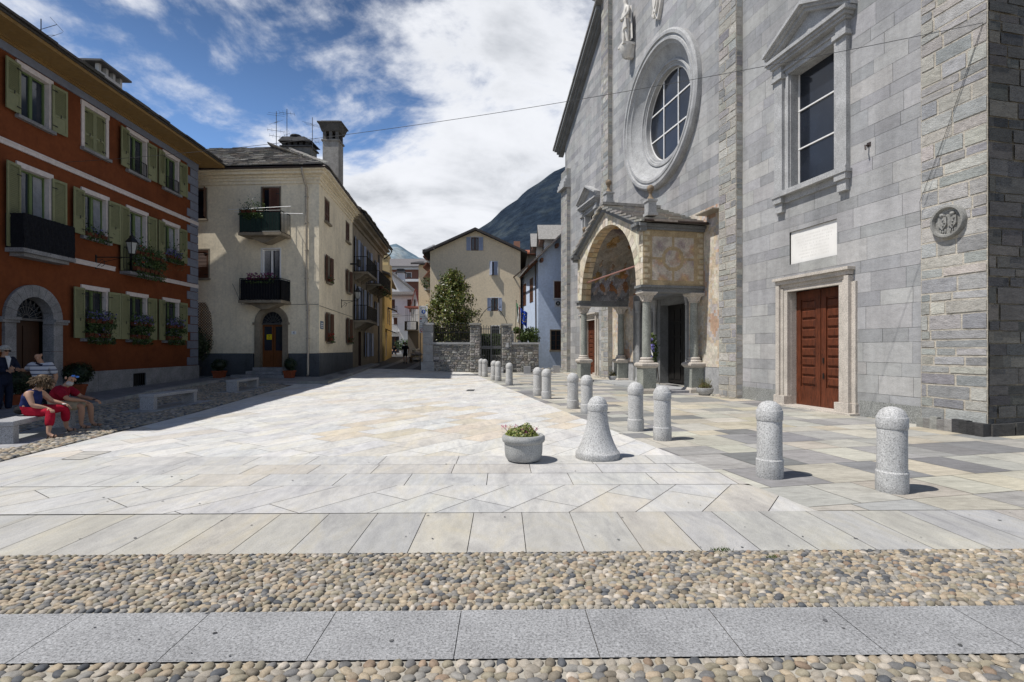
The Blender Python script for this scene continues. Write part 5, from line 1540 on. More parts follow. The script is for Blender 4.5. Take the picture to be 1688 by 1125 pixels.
mb = MB(); q = [CF.P(-.62, 10.62, .55), CF.P(-.62, 10.45, .55), CF.P(-.60, 10.0, .30), CF.P(-.60, 9.8, .09), CF.P(-.60, 4.1, .09), CF.P(-.53, 3.9, .09), CF.P(-.53, .42, .09), CF.P(-.53, .36, .16)]
mb.tube(q, .055, 10)
for z in (9.3, 8.0, 6.6, 5.2, 3.6, 2.2): mb.fbox(CF, (-.68 if z > 4 else -.61), (-.52 if z > 4 else -.45), z, z + .03, 0, .155)
mb.build('downpipe', M['zinc'], ch)
mb = MB(); E0 = CF.P(-12.5, 10.70, .62); pitch_v = Vector((CF.n[0] * -1, CF.n[1] * -1, .60))
stone_roof(mb, E0, CF.P(1, 0, 0) - CF.P(0, 0, 0), pitch_v, 13.12, 4.9, 0, .84, .23, (.22, .62), .05)
E1 = CF.P(.62, 10.70, .62); us = CS.P(1, 0, 0) - CS.P(0, 0, 0); pv = Vector((CS.n[0] * -1, CS.n[1] * -1, .60))
stone_roof(mb, E1, us, pv, L1 + .6, 4.9, .84, 0, .30, (.4, .9), .05)
z6 = 10.66 + 6 * .6 / 1.166
A = CF.P(-12.5, 10.66, .62); B = CF.P(.62, 10.66, .62); Cc = CF.P(.62 - 4.2, 13.16, -3.6); D = CF.P(-12.5, 13.16, -3.6); Eb = CS.P(L1 + .6, 10.66, .62); Fb = CS.P(L1 + .6, 13.16, -3.6)

for k in range(16):                               # slabs capping the hip
    t0, t1 = k / 16, (k + 1.2) / 16; q0, q1 = B.lerp(Cc, t0), B.lerp(Cc, t1); sx = Vector((.16, -.10, -.03)); up_ = Vector((0, 0, .11 + R.uniform(-.01, .02)))
    p = [q0 - sx + up_, q0 + sx + up_, q1 + sx + up_, q1 - sx + up_]; mb.hexa(p + [w + Vector((0, 0, .05)) for w in p], vary((.21, .2, .185), .2))
mb.quad(A, B, Cc, D, (.1, .1, .1)); mb.quad(B, Eb, Fb, Cc, (.1, .1, .1)); mb.quad(D, Cc, Fb, CF.P(-12.5, 10.7, -9.5), (.1, .1, .1))
croof = mb.build('roof', M['roofstone'], ch)

def chimney(parent, c, w, d, z0, z1, hat, col, label=None, holes=True):
    mb = MB(); x, y = c
    mb.box(x - w / 2, x + w / 2, y - d / 2, y + d / 2, z0, z1 - .9, col); mb.box(x - w / 2 - .06, x + w / 2 + .06, y - d / 2 - .06, y + d / 2 + .06, z1 - .95, z1 - .86, mul(col, .7))
    dk = mul(col, .38)
    for sx in (-1, 0, 1):
        for sy in (-1, 1): mb.box(x + sx * (w / 2 - .09) - .08, x + sx * (w / 2 - .09) + .08, y + sy * (d / 2 - .08) - .08, y + sy * (d / 2 - .08) + .08, z1 - .86, z1 - .25, dk)
    mb.box(x - w / 2 + .1, x + w / 2 - .1, y - .06, y + .06, z1 - .86, z1 - .3, (.02, .02, .02))
    h = hat
    vs = [(x - w / 2 - .05, y - d / 2 - .05, z1 - .42), (x + w / 2 + .05, y - d / 2 - .05, z1 - .42), (x + w / 2 + .05, y + d / 2 + .05, z1 - .42), (x - w / 2 - .05, y + d / 2 + .05, z1 - .42), (x - w / 2 - h, y - d / 2 - h, z1 - .02), (x + w / 2 + h, y - d / 2 - h, z1 - .02), (x + w / 2 + h, y + d / 2 + h, z1 - .02), (x - w / 2 - h, y + d / 2 + h, z1 - .02)]
    mb.hexa(vs, mul(col, .3)); mb.box(x - w / 2 - h - .05, x + w / 2 + h + .05, y - d / 2 - h - .05, y + d / 2 + h + .05, z1 - .02, z1 + .05, (.12, .115, .11)); mb.box(x - w / 2 - h * .4, x + w / 2 + h * .4, y - d / 2 - h * .4, y + d / 2 + h * .4, z1 + .05, z1 + .13, (.16, .15, .145))
    return mb.build('chimney', M['rubblepaint'], parent, label=label)
M['rubblepaint'] = mat_col('sooty_render', .35, 4, .3, 25, .01, .9, .15, stain=.4)
def at(px, y): return (px - CX) / F * y
def zt(py, y): return EYE + (YH - py) / F * y
Y = 28.8; chimney(croof, (at(549, Y), Y), .86, .8, 10.8, zt(209, Y), .18, (.36, .34, .31), 'tall slender chimney with a flared cap')
Y = 30.2; cx0, cx1 = at(471, Y), at(517, Y)
mb = MB(); mb.box(cx0, cx1, Y - .5, Y + .5, 10.8, zt(248, Y), (.24, .23, .21)); mb.box(cx0 - .1, cx1 + .1, Y - .6, Y + .6, zt(248, Y), zt(246, Y), (.12, .115, .11))
for k in range(5): x = cx0 + .1 + k * .33; mb.box(x - .1, x + .1, Y - .5, Y + .5, zt(246, Y), zt(240, Y), (.06, .058, .055))
zh = zt(240, Y); mb.hexa([(cx0 - .15, Y - .7, zh), (cx1 + .15, Y - .7, zh), (cx1 + .15, Y + .7, zh), (cx0 - .15, Y + .7, zh), (cx0 - .1, Y - .25, zh + .42), (cx1 - .45, Y - .25, zh + .42), (cx1 - .45, Y + .25, zh + .42), (cx0 - .1, Y + .25, zh + .42)], (.05, .05, .05))
mb.lathe([(.22, 0), (.34, .05), (.3, .14), (.0, .18)], (at(488, Y), Y, zh + .42), 10, (.05, .05, .05))
mb.build('chimney', M['rubblepaint'], croof, label='broad sooty chimney with a row of smoke openings')
Y = 29.2; antenna(croof, (at(455.5, Y), Y, zt(255, Y)), zt(184, Y) - zt(255, Y), [(.93, .9, 2, 1.9), (.55, .9, 5, .4), (.42, .7, 5, .5), (.75, .3, 2, 1)])
antenna(croof, (at(473, 30), 30, zt(250, 30)), zt(180, 30) - zt(250, 30), [(.9, .8, 5, .3), (.4, .3, 2, .3)], seed=2)
antenna(croof, (at(515, Y), Y, zt(275, Y)), zt(194, Y) - zt(275, Y), [(.85, .9, 3, 2.2), (.55, .8, 3, 2.0), (.5, .7, 5, .2)], seed=3)

def win_simple(fc, house, s0, s1, z0, z1, fmat, trim, dep=.2, leaves_=2, curtain=None, sill=None, bars=0):
    m = MB(); reveal(m, fc, s0, s1, z0, z1, dep)
    e = .07
    m.fbox(fc, s0 - e, s0, z0, z1 + e, 0, .012); m.fbox(fc, s1, s1 + e, z0, z1 + e, 0, .012); m.fbox(fc, s0, s1, z1, z1 + e, 0, .0121)
    wo = m.build('window', trim, house)
    sash_window(fc, wo, s0, s1, z0, z1, dep - .03, fmat, leaves_, bars, curtain)
    if sill: sl = MB(); sl.fbox(fc, s0 - .12, s1 + .12, z0 - .10, z0 - .001, -.1, .14); sl.build('sill', sill, wo)
    return wo
tr = M['greyplaster']
BP = M['brownpaint']
w = win_simple(CF, ch, -7.6, -5.9, 8.30, 9.82, BP, tr, sill=tr); shutter(CF, w, -5.86, 1, .62, 8.30, 9.82, .05, 1.15, BP, .07)
w = win_simple(CF, ch, -2.95, -2.03, 7.40, 9.82, BP, tr); shutter(CF, w, -2.93, 1, .46, 7.42, 9.78, .03, .95, BP, .07); shutter(CF, w, -2.05, -1, .46, 7.42, 9.78, .03, .25, BP, .07)
w = win_simple(CF, ch, -7.2, -5.78, 5.28, 6.72, BP, tr, sill=tr); shutter(CF, w, -5.80, -1, .70, 5.30, 6.70, -.03, .05, BP, .07); shutter(CF, w, -7.18, 1, .70, 5.30, 6.70, -.03, .05, BP, .07)
w = win_simple(CF, ch, -2.95, -2.03, 4.1, 6.72, M['whitepaint'], M['whitepaint'], curtain=True)
def cream_balcony(z, o, s0, s1, label):
    mb = MB(); mb.fbox(CF, s0 - .05, s1 + .05, z - .13, z, 0, o + .06)
    mb.fpoly(CF, [(s0 + .25, z - .14), (s1 - .25, z - .14), (s1 - .9, z - .42), (s0 + .9, z - .42)], 0, o * .7)
    b = mb.build('balcony', M['greyplaster'], ch, label=label)
    r = MB(); railing(r, CF, s0, s1, 0, o, z, z + 1.06, .13, .011); r.build('railing', M['iron'], b)
    return b
b1 = cream_balcony(7.36, .95, -3.55, -1.50, 'upper balcony with a green screen')
mb = MB(); mb.fbox(CF, -3.53, -1.52, 7.40, 8.36, .91, .93); n = 36
for k in range(n): s = -3.53 + 2.0 * k / n; mb.tube([CF.P(s, 7.40, .935), CF.P(s, 8.34, .935)], .024, 5)
mb.build('reed_screen', M['bamboo'], b1)
mb = MB(); mb.tube([CF.P(-4.1, 8.48, 1.0), CF.P(-1.0, 8.62, .9)], .014, 5); mb.tube([CF.P(-3.9, 8.42, .8), CF.P(-.5, 8.30, .7)], .014, 5); mb.build('drying_rods', M['whitepaint'], b1)
b2 = cream_balcony(4.06, .95, -3.55, -1.50, 'lower balcony behind dark netting')
mb = MB(); mb.fbox(CF, -3.53, -1.52, 4.10, 5.06, .91, .925); mb.fbox(CF, -1.535, -1.525, 4.1, 5.06, .0, .93); mb.build('dark_netting', M['cloth_dark'], b2)
# door of the cream house
mb = MB()
mb.revolve(CF, -2.465, 2.98, [(.585, -.22), (.585, .03), (.62, .05), (.86, .05), (.90, .0)], 28, a0=0, a1=math.pi)
for sg in (-1, 1):
    a, b = sorted((-2.465 + sg * .585, -2.465 + sg * .87)); mb.fbox(CF, a, b, .28, 2.92, -.22, .05)
    a, b = sorted((-2.465 + sg * .56, -2.465 + sg * .95)); mb.fbox(CF, a, b, 2.90, 3.02, -.22, .09)
do = mb.build('doorway', M['greyplaster'], ch)
mb = MB()
for sg in (-1, 1):
    a, b = sorted((-2.465 + sg * .01, -2.465 + sg * .585))
    mb.fbox(CF, a, b, .76, 2.92, -.30, -.25); mb.fbox(CF, a, a + .09, .76, 2.92, -.25, -.22); mb.fbox(CF, b - .09, b, .76, 2.92, -.25, -.22)
    for z0, z1 in ((.76, .90), (1.45, 1.60), (2.82, 2.92)): mb.fbox(CF, a + .09, b - .09, z0, z1, -.25, -.222)
    mb.fbox(CF, a + .17, b - .17, .98, 1.38, -.25, -.235)
dl = mb.build('door', M['orangewood'], do)
mb = MB()
for sg in (-1, 1): a, b = sorted((-2.465 + sg * .10, -2.465 + sg * .495)); mb.fbox(CF, a, b, 1.60, 2.82, -.25, -.24)
mb.build('pane', M['glass'], dl)
mb = MB(); mb.fbox(CF, -2.84, -2.56, 2.16, 2.42, -.24, -.228, S(214, 196, 20))
for k, (w_, z) in enumerate(((.14, 2.35), (.10, 2.29), (.16, 2.22))): mb.fbox(CF, -2.70 - w_ / 2, -2.70 + w_ / 2, z, z + .028, -.228, -.2265, (.05, .05, .02))
mb.build('yellow_notice', M['colpaint'], dl)
mb = MB()
for k in range(9): a = math.pi * (k + .5) / 9; mb.tube([CF.P(-2.465 + .10 * math.cos(a), 2.98 + .1 * math.sin(a), -.15), CF.P(-2.465 + .56 * math.cos(a), 2.98 + .56 * math.sin(a), -.15)], .012, 4)
mb.tube([CF.P(-2.465 + .34 * math.cos(math.pi * k / 18), 2.98 + .34 * math.sin(math.pi * k / 18), -.15) for k in range(19)], .012, 4); mb.fbox(CF, -3.05, -1.88, 2.92, 2.99, -.25, -.1)
mb.build('fanlight_grille', M['greyiron'], do)
mb = MB(); mb.fbox(CF, -3.05, -1.88, 2.98, 3.57, -.3, -.28); mb.build('fanlight', M['glass'], do)
mb = MB(); g0 = .25
for z0, z1, s0, s1, o in ((g0 - .1, .42, -3.9, -1.25, 1.15), (.42, .59, -3.35, -1.5, .80), (.59, .76, -3.2, -1.65, .45)): mb.fbox(CF, s0, s1, z0, z1, -.25, o)
mb.build('doorsteps', M['plinth_o'], do, bevel=.01)
# side windows of the cream house
w = win_simple(CS, ch, 1.12, 2.02, 8.40, 9.58, BP, tr, sill=tr); shutter(CS, w, 1.13, 1, .44, 8.41, 9.57, -.04, 0, BP, .075, hard=False); shutter(CS, w, 2.01, -1, .44, 8.41, 9.57, -.04, 0, BP, .075, hard=False)
w = win_simple(CS, ch, 6.12, 7.05, 8.40, 9.58, BP, tr, sill=tr); shutter(CS, w, 6.13, 1, .45, 8.41, 9.57, -.04, 0, BP, .075, hard=False); shutter(CS, w, 7.04, -1, .45, 8.41, 9.57, -.04, 0, BP, .075, hard=False)
for (a, b, z0, z1) in sh_[2:]:
    w = win_simple(CS, ch, a, b, z0, z1, M['whitepaint'], tr, curtain=(z0 > 4), sill=tr)
    shutter(CS, w, a - .02, -1, .42, z0, z1, .04, .12, BP, .075); shutter(CS, w, b + .02, 1, .42, z0, z1, .04, .12, BP, .075)
    if z0 < 3:
        r = MB()
        for k in range(4): s = a + (b - a) * (k + .5) / 4; r.tube([CS.P(s, z0, -.03), CS.P(s, z1, -.03)], .012, 5)
        r.build('window_grille', M['iron'], w)
mb = MB(); mb.fbox(CF, -.0 - 1.42, -1.18, 2.42, 2.58, 0, .02, S(225, 225, 222)); np_ = mb.build('house_number_plate', M['colpaint'], ch)
mb = MB(); x0 = -1.30; o0, o1 = .02, .022            # a blue 4 on the enamel plate
mb.fpoly(CF, [(x0 + .012, 2.44), (x0 + .03, 2.44), (x0 + .03, 2.56), (x0 + .012, 2.56)], o0, o1); mb.fpoly(CF, [(x0 - .035, 2.475), (x0 + .045, 2.475), (x0 + .045, 2.49), (x0 - .035, 2.49)], o0, o1 + .0004); mb.fpoly(CF, [(x0 - .035, 2.485), (x0 - .018, 2.485), (x0 + .03, 2.56), (x0 + .012, 2.56)], o0, o1 + .0008)
mb.build('numeral', mat_flat('enamel_blue', (.03, .05, .16), .4), np_)
mb = MB(); mb.fbox(CS, .22, .78, 2.70, 3.10, 0, .025, S(96, 112, 132)); sp_ = mb.build('street_name_plate', M['colpaint'], ch)
mb = MB()
for z, w_ in ((2.98, .30), (2.88, .38), (2.78, .34)):
    s = .5 - w_ / 2
    while s < .5 + w_ / 2: mb.fbox(CS, s, s + .03, z - .025, z + .03, .025, .027, (.7, .7, .68)); s += .045
mb.build('worn_lettering', M['colpaint'], sp_)
mb = MB(); mb.tube([CS.P(x, 3.86 - .10 * math.sin(x / 8 * 3.1) * 0 - x * .012, .02) for x in range(0, 9)], .012, 4); mb.tube([CF.P(x * .5, 3.92 if x > -9 else 5.0, .02) for x in range(0, -10, -1)], .012, 4)
mb.tube([CS.P(7.9, 7.1, .6), CS.P(7.9, 7.1, .1)], .02, 4); mb.build('wall_cable', M['greyiron'], ch)
mb = MB(); mb.fbox(CS, 7.2, 7.75, 7.02, 7.42, .45, .62); mb.fbox(CS, 7.4, 7.5, 7.1, 7.2, 0, .45); mb.build('floodlight', M['iron'], ch)
wall_lamp(CS, 4.9, 4.55, .95, 'iron wall lantern on a scrolled bracket on the side of the cream house', 1.0)
# trellis beside the passage
mb = MB()
for k in range(-12, 26):
    s = -7.6 + k * .14
    a, b = (s, 1.6), (s + 2.6, 4.2)
    for (p0, p1) in (((s, 1.55), (s + 2.5, 4.05)), ((s + 2.5, 1.55), (s, 4.05))):
        q = clip([(p0[0], p0[1]), (p0[0] + .03, p0[1]), (p1[0] + .03, p1[1]), (p1[0], p1[1])], [(-7.4, 1.55), (-5.62, 1.55), (-5.52, 2.6), (-5.62, 3.5), (-5.9, 4.05), (-7.4, 4.05)])
        if len(q) >= 3: mb.fpoly(CF, q, .03, .045)
mb.build('trellis', M['orangewood'], loc=CF.P(-6.4, 1.5, .04), label='wooden lattice trellis on the cream wall beside the orange house', cat='trellis')
GC = 'flower boxes on the cream house'
flower_box(CF, -3.3, -2.4, 8.28, .85, 'planter of leafy green shrubs on the upper cream balcony', GC, [(.45, .45, .1)], .25, 560, nf=0, bush=.42)
flower_box(CF, -3.5, -2.7, 8.30, .90, 'planter of sprawling leaves at the left end of the upper cream balcony', GC, [(.45, .45, .1)], .1, 260, nf=0, bush=.25)
flower_box(CF, -3.2, -1.9, 4.98, .80, 'planter of dark magenta flowers on the lower cream balcony', GC, [(.22, .02, .12), (.16, .02, .09)], .1, 360, nf=110, bush=.16)
flower_box(CS, 1.52, 2.12, 2.08, .10, 'pot of red geraniums on the ground floor sill nearer the downpipe corner', GC, RED, .05, 160, nf=30, bush=.12)
flower_box(CS, 6.5, 7.1, 2.08, .10, 'pot of green plants on the ground floor sill farther from the downpipe corner', GC, RED, .05, 160, nf=6, bush=.12)
flower_box(CS, 1.55, 2.05, 5.26, .08, 'small pot on the middle floor sill of the cream side wall', GC, RED, .02, 90, nf=2, bush=.08)
# ================================================================ OLD GREY HOUSE with balconies (beyond the cream one)
gh = thing('old_house', 'weathered grey house with stacked iron balconies lining the shaded street', 'house', CS.P(14, .3, -2))
La, Lb = L1 + .01, 21.2
hs = []
gw = [(9.0, 9.8, 6.9, 9.2), (11.2, 12.0, 6.9, 9.2), (9.0, 9.9, 3.65, 6.0), (11.3, 12.1, 3.65, 6.0), (14.0, 14.8, 6.9, 9.2), (14.0, 14.8, 3.65, 6.0), (17.2, 18.0, 6.9, 9.0), (17.2, 18.0, 3.65, 5.6), (10.2, 11.15, .3, 2.9), (12.6, 13.3, 1.1, 2.9), (14.6, 15.3, 1.1, 2.9)]
mb = MB(); wall_holes(mb, CS, La, Lb, -.2, 10.2, gw, -.02); mb.quad(CS.P(Lb, -.2, 0), CS.P(Lb, -.2, -8), CS.P(Lb, 10.2, -8), CS.P(Lb, 10.2, 0)); mb.fbox(CS, La, Lb, -.2, 10.2, -8, -7.9)
mb.build('wall', M['greyplaster'], gh)
mb = MB(); mb.fbox(CS, La + .1, Lb - .1, .0, 10.1, -.7, -.65); mb.build('interior', M['dark'], gh)
for i, (a, b, z0, z1) in enumerate(gw):
    if i == 8:
        mb = MB(); reveal(mb, CS, a, b, z0, z1, .3, None, -.02); mb.fbox(CS, a, b, z0, z1, -.35, -.3); mb.build('door', M['doorwood'], gh); continue
    w = win_simple(CS, gh, a, b, z0, z1, M['bluepaint'] if i < 6 else BP, tr)
    shutter(CS, w, a - .02, -1, .40, z0, z1, .03, .15, M['bluepaint'], .09, hard=False); shutter(CS, w, b + .02, 1, .40, z0, z1, .03, .15, M['bluepaint'], .09, hard=False)
for (s0, s1, z, o) in ((8.6, 12.4, 6.85, .85), (8.6, 12.6, 3.60, .85), (13.2, 19.5, 6.6, .95)):
    mb = MB(); mb.fbox(CS, s0, s1, z - .14, z, -.02, o + .05)
    s = s0 + .3
    while s < s1: mb.fpoly(Fac(CS.P(s, 0, 0).xy[:], CS.n, (-CS.d[0], -CS.d[1])), [(0, z - .14), (o * .85, z - .14), (0, z - .6)], 0, .14); s += 1.2
    b = mb.build('balcony', M['greyplaster'], gh)
    r = MB(); railing(r, CS, s0 + .03, s1 - .03, 0, o, z, z + 1.0, .14, .013); r.build('railing', M['iron'], b)
mb = MB(); mb.fbox(CS, 13.5, 15.2, 3.2, 5.9, -.01, .02); mb.fbox(CS, 18.9, 19.05, 0, 9.8, .0, .1)
mb.build('downpipe', M['greyiron'], gh)
mb = MB()
for z0, z1, o in ((9.95, 10.2, .10), (10.2, 10.45, .4), (10.45, 10.62, .62)): mb.fbox(CS, La, Lb + .3, z0, z1, -.03, o)
mb.build('cornice', M['greyplaster'], gh)
mb = MB(); stone_roof(mb, CS.P(La - .1, 10.66, .85), us, pv, Lb - La + .6, 6.0, 0, 0, .4, (.5, 1.1), .06)
mb.quad(CS.P(La - .2, 10.64, .8), CS.P(Lb + .5, 10.64, .8), CS.P(Lb + .5, 13.7, -4.3), CS.P(La - .2, 13.7, -4.3), (.1, .1, .1)); mb.build('roof', M['roofstone'], gh)
mb = MB(); mb.tube([CS.P(La, 10.62, .78), CS.P(Lb + .5, 10.62, .78), CS.P(Lb + .5, 10.3, .6), CS.P(Lb + .4, 9.9, .1)], .06, 6); mb.build('gutter', M['iron'], gh)
flower_box(CS, 13.4, 18.8, 6.3, 1.0, 'long fringe of dark trailing plants along the far grey balcony', GC + ' and its neighbour', RED, .5, 700, nf=10)

# ================================================================ simple house builder for the background
def house(name, label, wallmat, fc, s0, s1, zb, zt_, depth, roof='flat', openings=(), roofmat=None, eave=.5, ridge=None, cat='house', roofcol=(.2, .19, .18), fm=None, group=None):
    t = thing(name, label, cat, fc.P((s0 + s1) / 2, zb, -depth / 2), group)
    mb = MB(); hol = [(a, b, c, d) for a, b, c, d, k in openings]
    out = None
    if roof == 'gable_front':
        zr = ridge[1]; out = [(s0, zb), (s1, zb), (s1, zt_), (ridge[0], zr), (s0, zt_)]
        wall_holes(mb, fc, s0, s1, zb, zr, hol, 0, None, out)
    else: wall_holes(mb, fc, s0, s1, zb, zt_, hol)
    for s in (s0, s1): mb.quad(fc.P(s, zb, 0), fc.P(s, zb, -depth), fc.P(s, zt_, -depth), fc.P(s, zt_, 0))
    mb.quad(fc.P(s0, zb, -depth), fc.P(s1, zb, -depth), fc.P(s1, zt_, -depth), fc.P(s0, zt_, -depth))
    mb.build('wall', wallmat, t)
    if hol: mb = MB(); mb.fbox(fc, s0 + .1, s1 - .1, zb + .1, zt_ - .1, -.62, -.6); mb.build('interior', M['dark'], t)
    rm = roofmat or M['roofstone']; mb = MB(); th = .18
    if roof == 'gable_front':
        for (a, b) in ((s0 - eave, ridge[0]), (s1 + eave, ridge[0])):
            sl = (ridge[1] - zt_) / abs(ridge[0] - (s0 if a < b else s1)); za = ridge[1] - sl * abs(ridge[0] - a)
            mb.fpoly(fc, [(a, za), (b, ridge[1]), (b, ridge[1] + th), (a, za + th)], -depth - .3, eave, roofcol)
    elif roof == 'ridge_along':
        h = ridge
        for o0, o1 in ((eave, -depth / 2), (-depth - eave, -depth / 2)):
            P = fc.P; zz = zt_ - .05
            q = [P(s0 - eave, zz, o0), P(s1 + eave, zz, o0), P(s1 + eave, zt_ + h, o1), P(s0 - eave, zt_ + h, o1)]
            mb.hexa(q + [k + Vector((0, 0, th)) for k in q], roofcol)
        for s in (s0, s1): mb.add([fc.P(s, zt_, 0), fc.P(s, zt_, -depth), fc.P(s, zt_ + h, -depth / 2)], [(0, 1, 2)], roofcol)
    else: mb.fbox(fc, s0 - eave, s1 + eave, zt_, zt_ + th, -depth - eave, eave, roofcol)
    rf = mb.build('roof', rm, t)
    for a, b, c, d, k in openings:
        w = win_simple(fc, t, a, b, c, d, fm or BP, M['white'], dep=.18, leaves_=2)
        if k == 'open':
            for hg, dr in ((a - .03, -1), (b + .03, 1)): shutter(fc, w, hg, dr, (b - a) * .55, c, d, .03, .12, M['bluepaint'] if fm is None else fm, .1, hard=False)
        elif k == 'ajar':
            shutter(fc, w, a, 1, (b - a) * .55, c, d, .03, 1.05, M['bluepaint'], .1, hard=False); shutter(fc, w, b, -1, (b - a) * .5, c, d, .03, .35, M['bluepaint'], .1, hard=False)
        elif k == 'closed':
            shutter(fc, w, a + .01, 1, (b - a) * .49, c, d, .0, 0, BP, .1, hard=False); shutter(fc, w, b - .01, -1, (b - a) * .49, c, d, .0, 0, BP, .1, hard=False)
        elif k == 'grille':
            r = MB()
            for q in range(5): s = a + (b - a) * (q + .5) / 5; r.tube([fc.P(s, c, -.03), fc.P(s, d, -.03)], .018, 4)
            for q in range(3): z = c + (d - c) * (q + .5) / 3; r.fbox(fc, a, b, z - .015, z + .015, -.045, -.015)
            r.build('window_grille', M['iron'], w)
    return t, rf
FRONT = lambda y, x0=0.0: Fac((x0, y), (1, 0), (0, -1))

# yellow house narrowing the street
def side_fac(px0, y0, px1, y1):
    a = (at(px0, y0), y0); b = (at(px1, y1), y1); d = (b[0] - a[0], b[1] - a[1]); return Fac(a, d, (d[1], -d[0])), math.hypot(*d)
fy, ly = side_fac(634, 48.4, 646, 60)
yh, yr = house('yellow_house', 'narrow ochre yellow house on the left of the old street', M['yellow'], fy, 0, ly, .2, zt(455, 49), 6, 'ridge_along', [(1.5, 2.4, 1.0, 3.2, ''), (4, 4.9, 4.2, 5.8, 'closed'), (7, 8, 4.2, 5.8, 'closed')], ridge=1.2)
mb = MB(); x = at(636.5, 50); mb.box(x - .28, x + .28, 49.7, 50.3, 7, zt(423, 50), (.55, .45, .25)); mb.box(x - .36, x + .36, 49.62, 50.38, zt(426, 50), zt(423, 50), (.55, .45, .25)); mb.box(x - .2, x + .2, 49.8, 50.2, zt(423, 50), zt(419, 50), (.5, .42, .25))
mb.box(x - .45, x + .45, 49.5, 50.5, 7, zt(438, 50), (.5, .4, .22)); mb.build('chimney', M['colpaint'], yr)
for k, (s, z, w_) in enumerate(((2.2, 3.6, 1.2), (5.2, 5.9, 1.0))):
    mb = MB(); mb.fpoly(Fac(fy.P(s, 0, 0).xy[:], fy.n, (-fy.d[0], -fy.d[1])), [(0, z), (.9, z - .35), (.9, z - .42), (0, z - .07)], -w_, w_, (.08, .07, .065)); mb.build('awning', M['colpaint'], yh)

# white house closing the street
Yw = 72.0; fw = FRONT(Yw); a, b = at(640, Yw), at(690, Yw)
wz = lambda py: zt(py, Yw)
whs, whr = house('white_house', 'white house with small balconies closing the end of the old street', M['white'], fw, a, b, .6, wz(487), 8, 'flat',
    [(at(643, Yw), at(651, Yw), wz(509), wz(494), 'closed'), (at(671.5, Yw), at(678, Yw), wz(506), wz(494), 'closed'), (at(649, Yw), at(655, Yw), wz(535), wz(524), 'closed'), (at(644, Yw), at(658, Yw), wz(582), wz(555), ''), (at(674, Yw), at(679, Yw), wz(567), wz(552), '')], eave=.9, roofcol=(.30, .285, .26))
mb = MB()
for (px0, px1, py) in ((644, 657, 517), (644, 658, 547)):
    x0, x1, z = at(px0, Yw), at(px1, Yw), wz(py); mb.fbox(fw, x0, x1, z - .12, z, 0, .9, (.5, .5, .5))
    for k in range(12): x = x0 + (x1 - x0) * k / 11; mb.fbox(fw, x - .012, x + .012, z, z + .9, .86, .89, (.05, .05, .05))
    mb.fbox(fw, x0, x1, z + .9, z + .94, .85, .9, (.05, .05, .05))
mb.build('balcony', M['colpaint'], whs)
mb = MB()                                         # its gabled upper part
g0 = Fac((0, Yw + 1.2), (1, 0), (0, -1))
pts = [(at(640, 73), wz(488)), (at(681, 73), wz(484)), (at(681, 73), wz(480)), (at(643, 73), wz(449)), (at(640, 73), wz(449))]
mb.fpoly(g0, pts, -5, 0); mb.build('gable', M['white'], whs)
mb = MB(); mb.fpoly(g0, [(at(640, 73), wz(446)), (at(683, 73), wz(481)), (at(683, 73), wz(478)), (at(640, 73), wz(442))], -5, .5, (.2, .19, .18))
mb.fpoly(Fac((0, Yw), (1, 0), (0, -1)), [(a - .5, wz(489)), (b + .2, wz(488)), (at(683, Yw), wz(482)), (a - .5, wz(482))], -1.5, .8, (.33, .31, .28)); mb.build('roof', M['roofstone'], whs)
mb = MB(); x0, x1 = at(655.5, 74), at(666.5, 74); mb.box(x0, x1, 73.6, 74.6, 6, wz(447), S(215, 215, 215)); mb.box(x0 - .15, x1 + .15, 73.4, 74.8, wz(447), wz(445), (.08, .08, .08))
for k in range(4): x = x0 + (x1 - x0) * (k + .5) / 4; mb.box(x - .09, x + .09, 73.5, 74.7, wz(445), wz(441), (.06, .06, .06))
mb.hexa([(x0 - .1, 73.4, wz(441)), (x1 + .1, 73.4, wz(441)), (x1 + .1, 74.8, wz(441)), (x0 - .1, 74.8, wz(441)), (x0 + .2, 73.9, wz(439)), (x1 - .2, 73.9, wz(439)), (x1 - .2, 74.3, wz(439)), (x0 + .2, 74.3, wz(439))], (.05, .05, .05)); mb.build('chimney', M['colpaint'], whs)
mb = MB(); p = [(at(px, Yw), Yw - .05 - .0, wz(py)) for px, py in ((644, 520), (660, 521), (678, 519))]; mb.tube([(at(630, 60), 60, zt(522, 60)), (at(650, 62), 62, zt(522, 62)), (at(690, 60), 60, zt(519, 60))], .02, 4); mb.build('street_cable', M['greyiron'], loc=(at(650, 61), 61, 5), label='thin cable slung across the old street between the houses', cat='cable')

# brown flats behind
Yb = 92.0; fb = FRONT(Yb); bz = lambda py: zt(py, Yb)
bh, br = house('brown_house', 'brown apartment house with a hipped grey roof behind the white house', M['brownwall'], fb, at(628, Yb), at(690, Yb), .8, bz(441), 10, 'ridge_along', [(at(670, Yb), at(678, Yb), bz(458), bz(450), ''), (at(650, Yb), at(658, Yb), bz(458), bz(450), '')], ridge=2.2, eave=.8, roofcol=(.17, .16, .16))
mb = MB(); mb.fbox(fb, at(626, Yb), at(691, Yb), bz(465), bz(461), 0, .6); mb.fbox(fb, at(626, Yb), at(691, Yb), bz(445), bz(441), 0, .5); mb.build('concrete_band', M['white'], bh)
mb = MB(); x = at(652, 95); mb.box(x - .9, x + .9, 94.5, 95.5, bz(441), bz(432), (.10, .07, .06)); mb.box(x - .3, x + .3, 94.7, 95.3, bz(432), bz(428), (.22, .12, .09)); mb.build('chimney', M['colpaint'], br)

